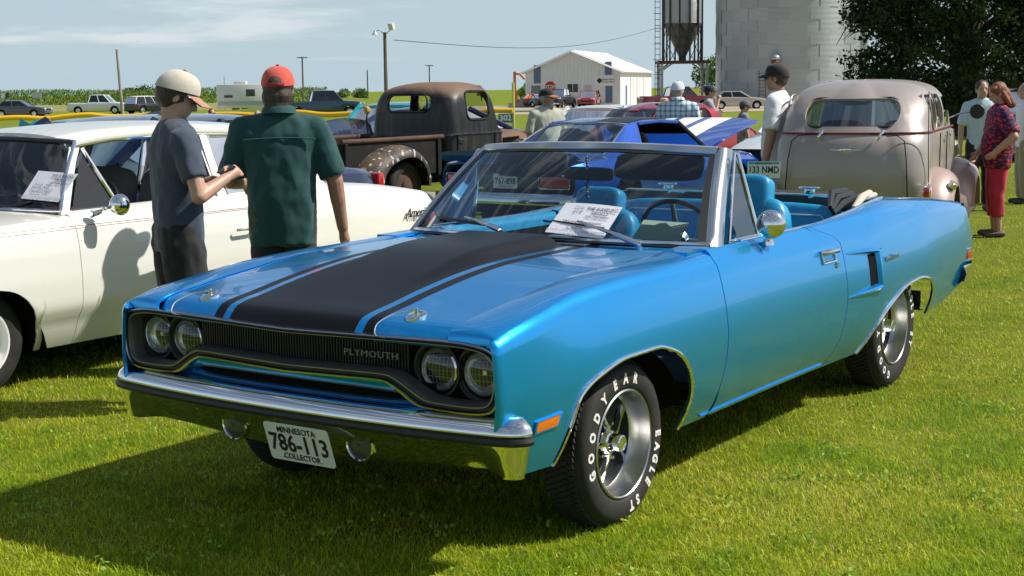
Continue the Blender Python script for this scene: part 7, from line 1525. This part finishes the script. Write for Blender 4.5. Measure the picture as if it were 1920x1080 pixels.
# red rounded coupe
q = at(1165, 205, d=24.5); rc = thing('red_coupe', 'red rounded 1940s coupe behind the royal blue coupe', 'car', (q[0]+.6, q[1], -.12), math.pi-.15); RP = cp('candy_red', (.36, .008, .022), .4)
lv = [(.35, .10, .74, .3), (.6, .0, .78, .34), (.85, .05, .77, .36), (1.0, .18, .74, .38), (1.10, .32, .70, .40), (1.22, .50, .66, .42), (1.33, .72, .60, .42), (1.42, 1.0, .48, .40), (1.47, 1.3, .30, .28), (1.485, 1.6, .01, .01)]
m = MB(); mirrorgrid(m, plansweep(lv, lambda z: 3.0 if z < 1.0 else 2.75-.6*(z-1)/.5, nz=3)); shell('body_shell', m, RP, rc, .02, [('x', rrect(0, 1.25, .95, .20, .09), lambda c: c[0] < .95), ('y', rrect(1.75, 1.24, .85, .26, .09), lambda c: True)], 40)
m = MB(); m.grid([[(.42+.45*(z-1.13)/.25, y, z) for z in lin(1.13, 1.38, 4)] for y in lin(-.48, .48, 8)]); m.build('rear_window', M['dglass'], rc); m = MB(); m.ell((3.4, 0, .72), (1.1, .45, .42), 20); m.box((2.9, 0, .6), (.4, 1.3, .6)); m.build('hood', RP, rc, ang=60)
for sg in (1, -1):
    m = MB(); pontoon(m, .95, .36, .46, .70, .92, sg, back=1.3); m.build('rear_fender', RP, rc, ang=60); m = MB(); pontoon(m, 3.4, .36, .46, .50, .92, sg, back=1.3); m.build('front_fender', RP, rc, ang=60); oldwheel(rc, .95, sg*.78, .33, sg, .33, M['steel'], M['chrome']); oldwheel(rc, 3.4, sg*.78, .33, sg, .33, M['steel'], M['chrome'])
# striped hoods
ST = [(-.62, -.50, M['white']), (-.34, -.06, M['white']), (.06, .34, M['white']), (.50, .62, M['white'])]
q = gp(1430, 18.6); bw = autocar('white-hooded car with dark stripes and a black grille beside the taupe sedan', (q[0]-5.0, q[1]-.5, 0), R(8), 'sedan', mat('white_black_car', (.70, .70, .70), .3, coat=1), stripes=[(-.30, -.06, navy), (.06, .30, navy)])
m = MB(); m.box((4.83, 0, .64), (.06, 1.7, .34)); m.build('black_grille', M['black'], bw, bevel=.02)
for y in (-.72, -.54, .54, .72): m = MB(); m.lathe([(.085, 0), (.08, .02), (.05, .012), (0, .018)], 18, (4.86, y, .70), 'x'); m.build('round_headlamp', M['chrome'], bw)
q = gp(1915, 30); autocar('dark maroon old car at the right edge behind the woman', (q[0]+.5, q[1], -.0), math.pi, 'fifties', cp('dark_maroon', (.05, .008, .016)))
# far parked vehicles
def far(label, px, d, rz, kind, pm, back=0, roofmat=None):
    p = fg(px, d); a = R(VA+rz); return autocar(label, (p[0]-math.cos(a)*2.4, p[1]-math.sin(a)*2.4, p[2]), a, kind, pm, 'vehicles parked beyond the fence', roofmat=roofmat)
far('white crew-cab pickup in front of the corn field', 186, 142, -92, 'pickup', cp('fleet_white', (.72, .72, .72), 0))
far('grey sedan low at the far left beyond the fence', 52, 125, -94, 'sedan', cp('gunmetal', (.06, .065, .075)))
far('black sport utility with a white roof right of the white pickup', 290, 138, -35, 'suv', cp('black_gloss', (.01, .01, .014), 0), roofmat=M['white'])
far('dark blue pickup partly hidden by the green-shirted man', 596, 100, -75, 'pickup', cp('dark_teal_blue', (.012, .035, .06)))
far('black sedan parked left of the white building', 1002, 150, 30, 'sedan', cp('charcoal_paint', (.02, .022, .026)))
far('dark pickup parked before the white building', 1057, 146, 160, 'pickup', cp('black_grey', (.03, .03, .034)))
far('red sport utility parked before the building sign', 1108, 146, 168, 'suv', cp('cherry_red', (.30, .012, .028)))
far('maroon pickup parked under the hopper bin', 1258, 112, -80, 'pickup', cp('maroon', (.16, .008, .018)))
far('silver-beige sedan parked beside the grain bin', 1386, 118, -95, 'sedan', cp('champagne', (.50, .46, .38)))
def trailer():
    d = 128; p = fg(463, d); r = thing('travel_trailer', 'white travel trailer behind the two men', 'trailer', p, R(VA-90)); w_ = mat('trailer_white', (.66, .67, .64), .4, coat=.3)
    m = MB(); m.prism([(-2.25, .5), (1.95, .5), (2.25, .9), (1.95, 2.3), (1.75, 2.6), (-2.25, 2.6)], lambda a, b, t: (a, t, b), 0, 2.3); m.build('trailer_body', w_, r, bevel=.06); gl = mat('trailer_glass', (.05, .06, .06), .15)
    for x0, x1, z0, z1 in ((.35, 1.15, 1.55, 2.15),): m = MB(); m.box(((x0+x1)/2, -.02, (z0+z1)/2), (x1-x0, .06, z1-z0)); m.build('window', gl, r, bevel=.03)
    m = MB(); m.box((-1.2, -.02, 1.55), (.75, .05, .22)); m.build('logo_patch', M['argent'], r); m = MB(); m.box((-.1, -.02, .95), (4.0, .04, .35)); m.build('lower_skirt', mat('trailer_grey', (.42, .45, .43), .5), r)
    m = MB(); m.box((-.3, 1.1, 2.74), (1.1, .8, .28)); m.build('roof_air_conditioner', w_, r, bevel=.05)
    for x in (-.6, .2): m = MB(); m.lathe([(0, 0), (.34, 0), (.34, .22), (0, .22)], 20, (x, .02, .34), 'y'); m.build('wheel', M['rubber'], r)
trailer()
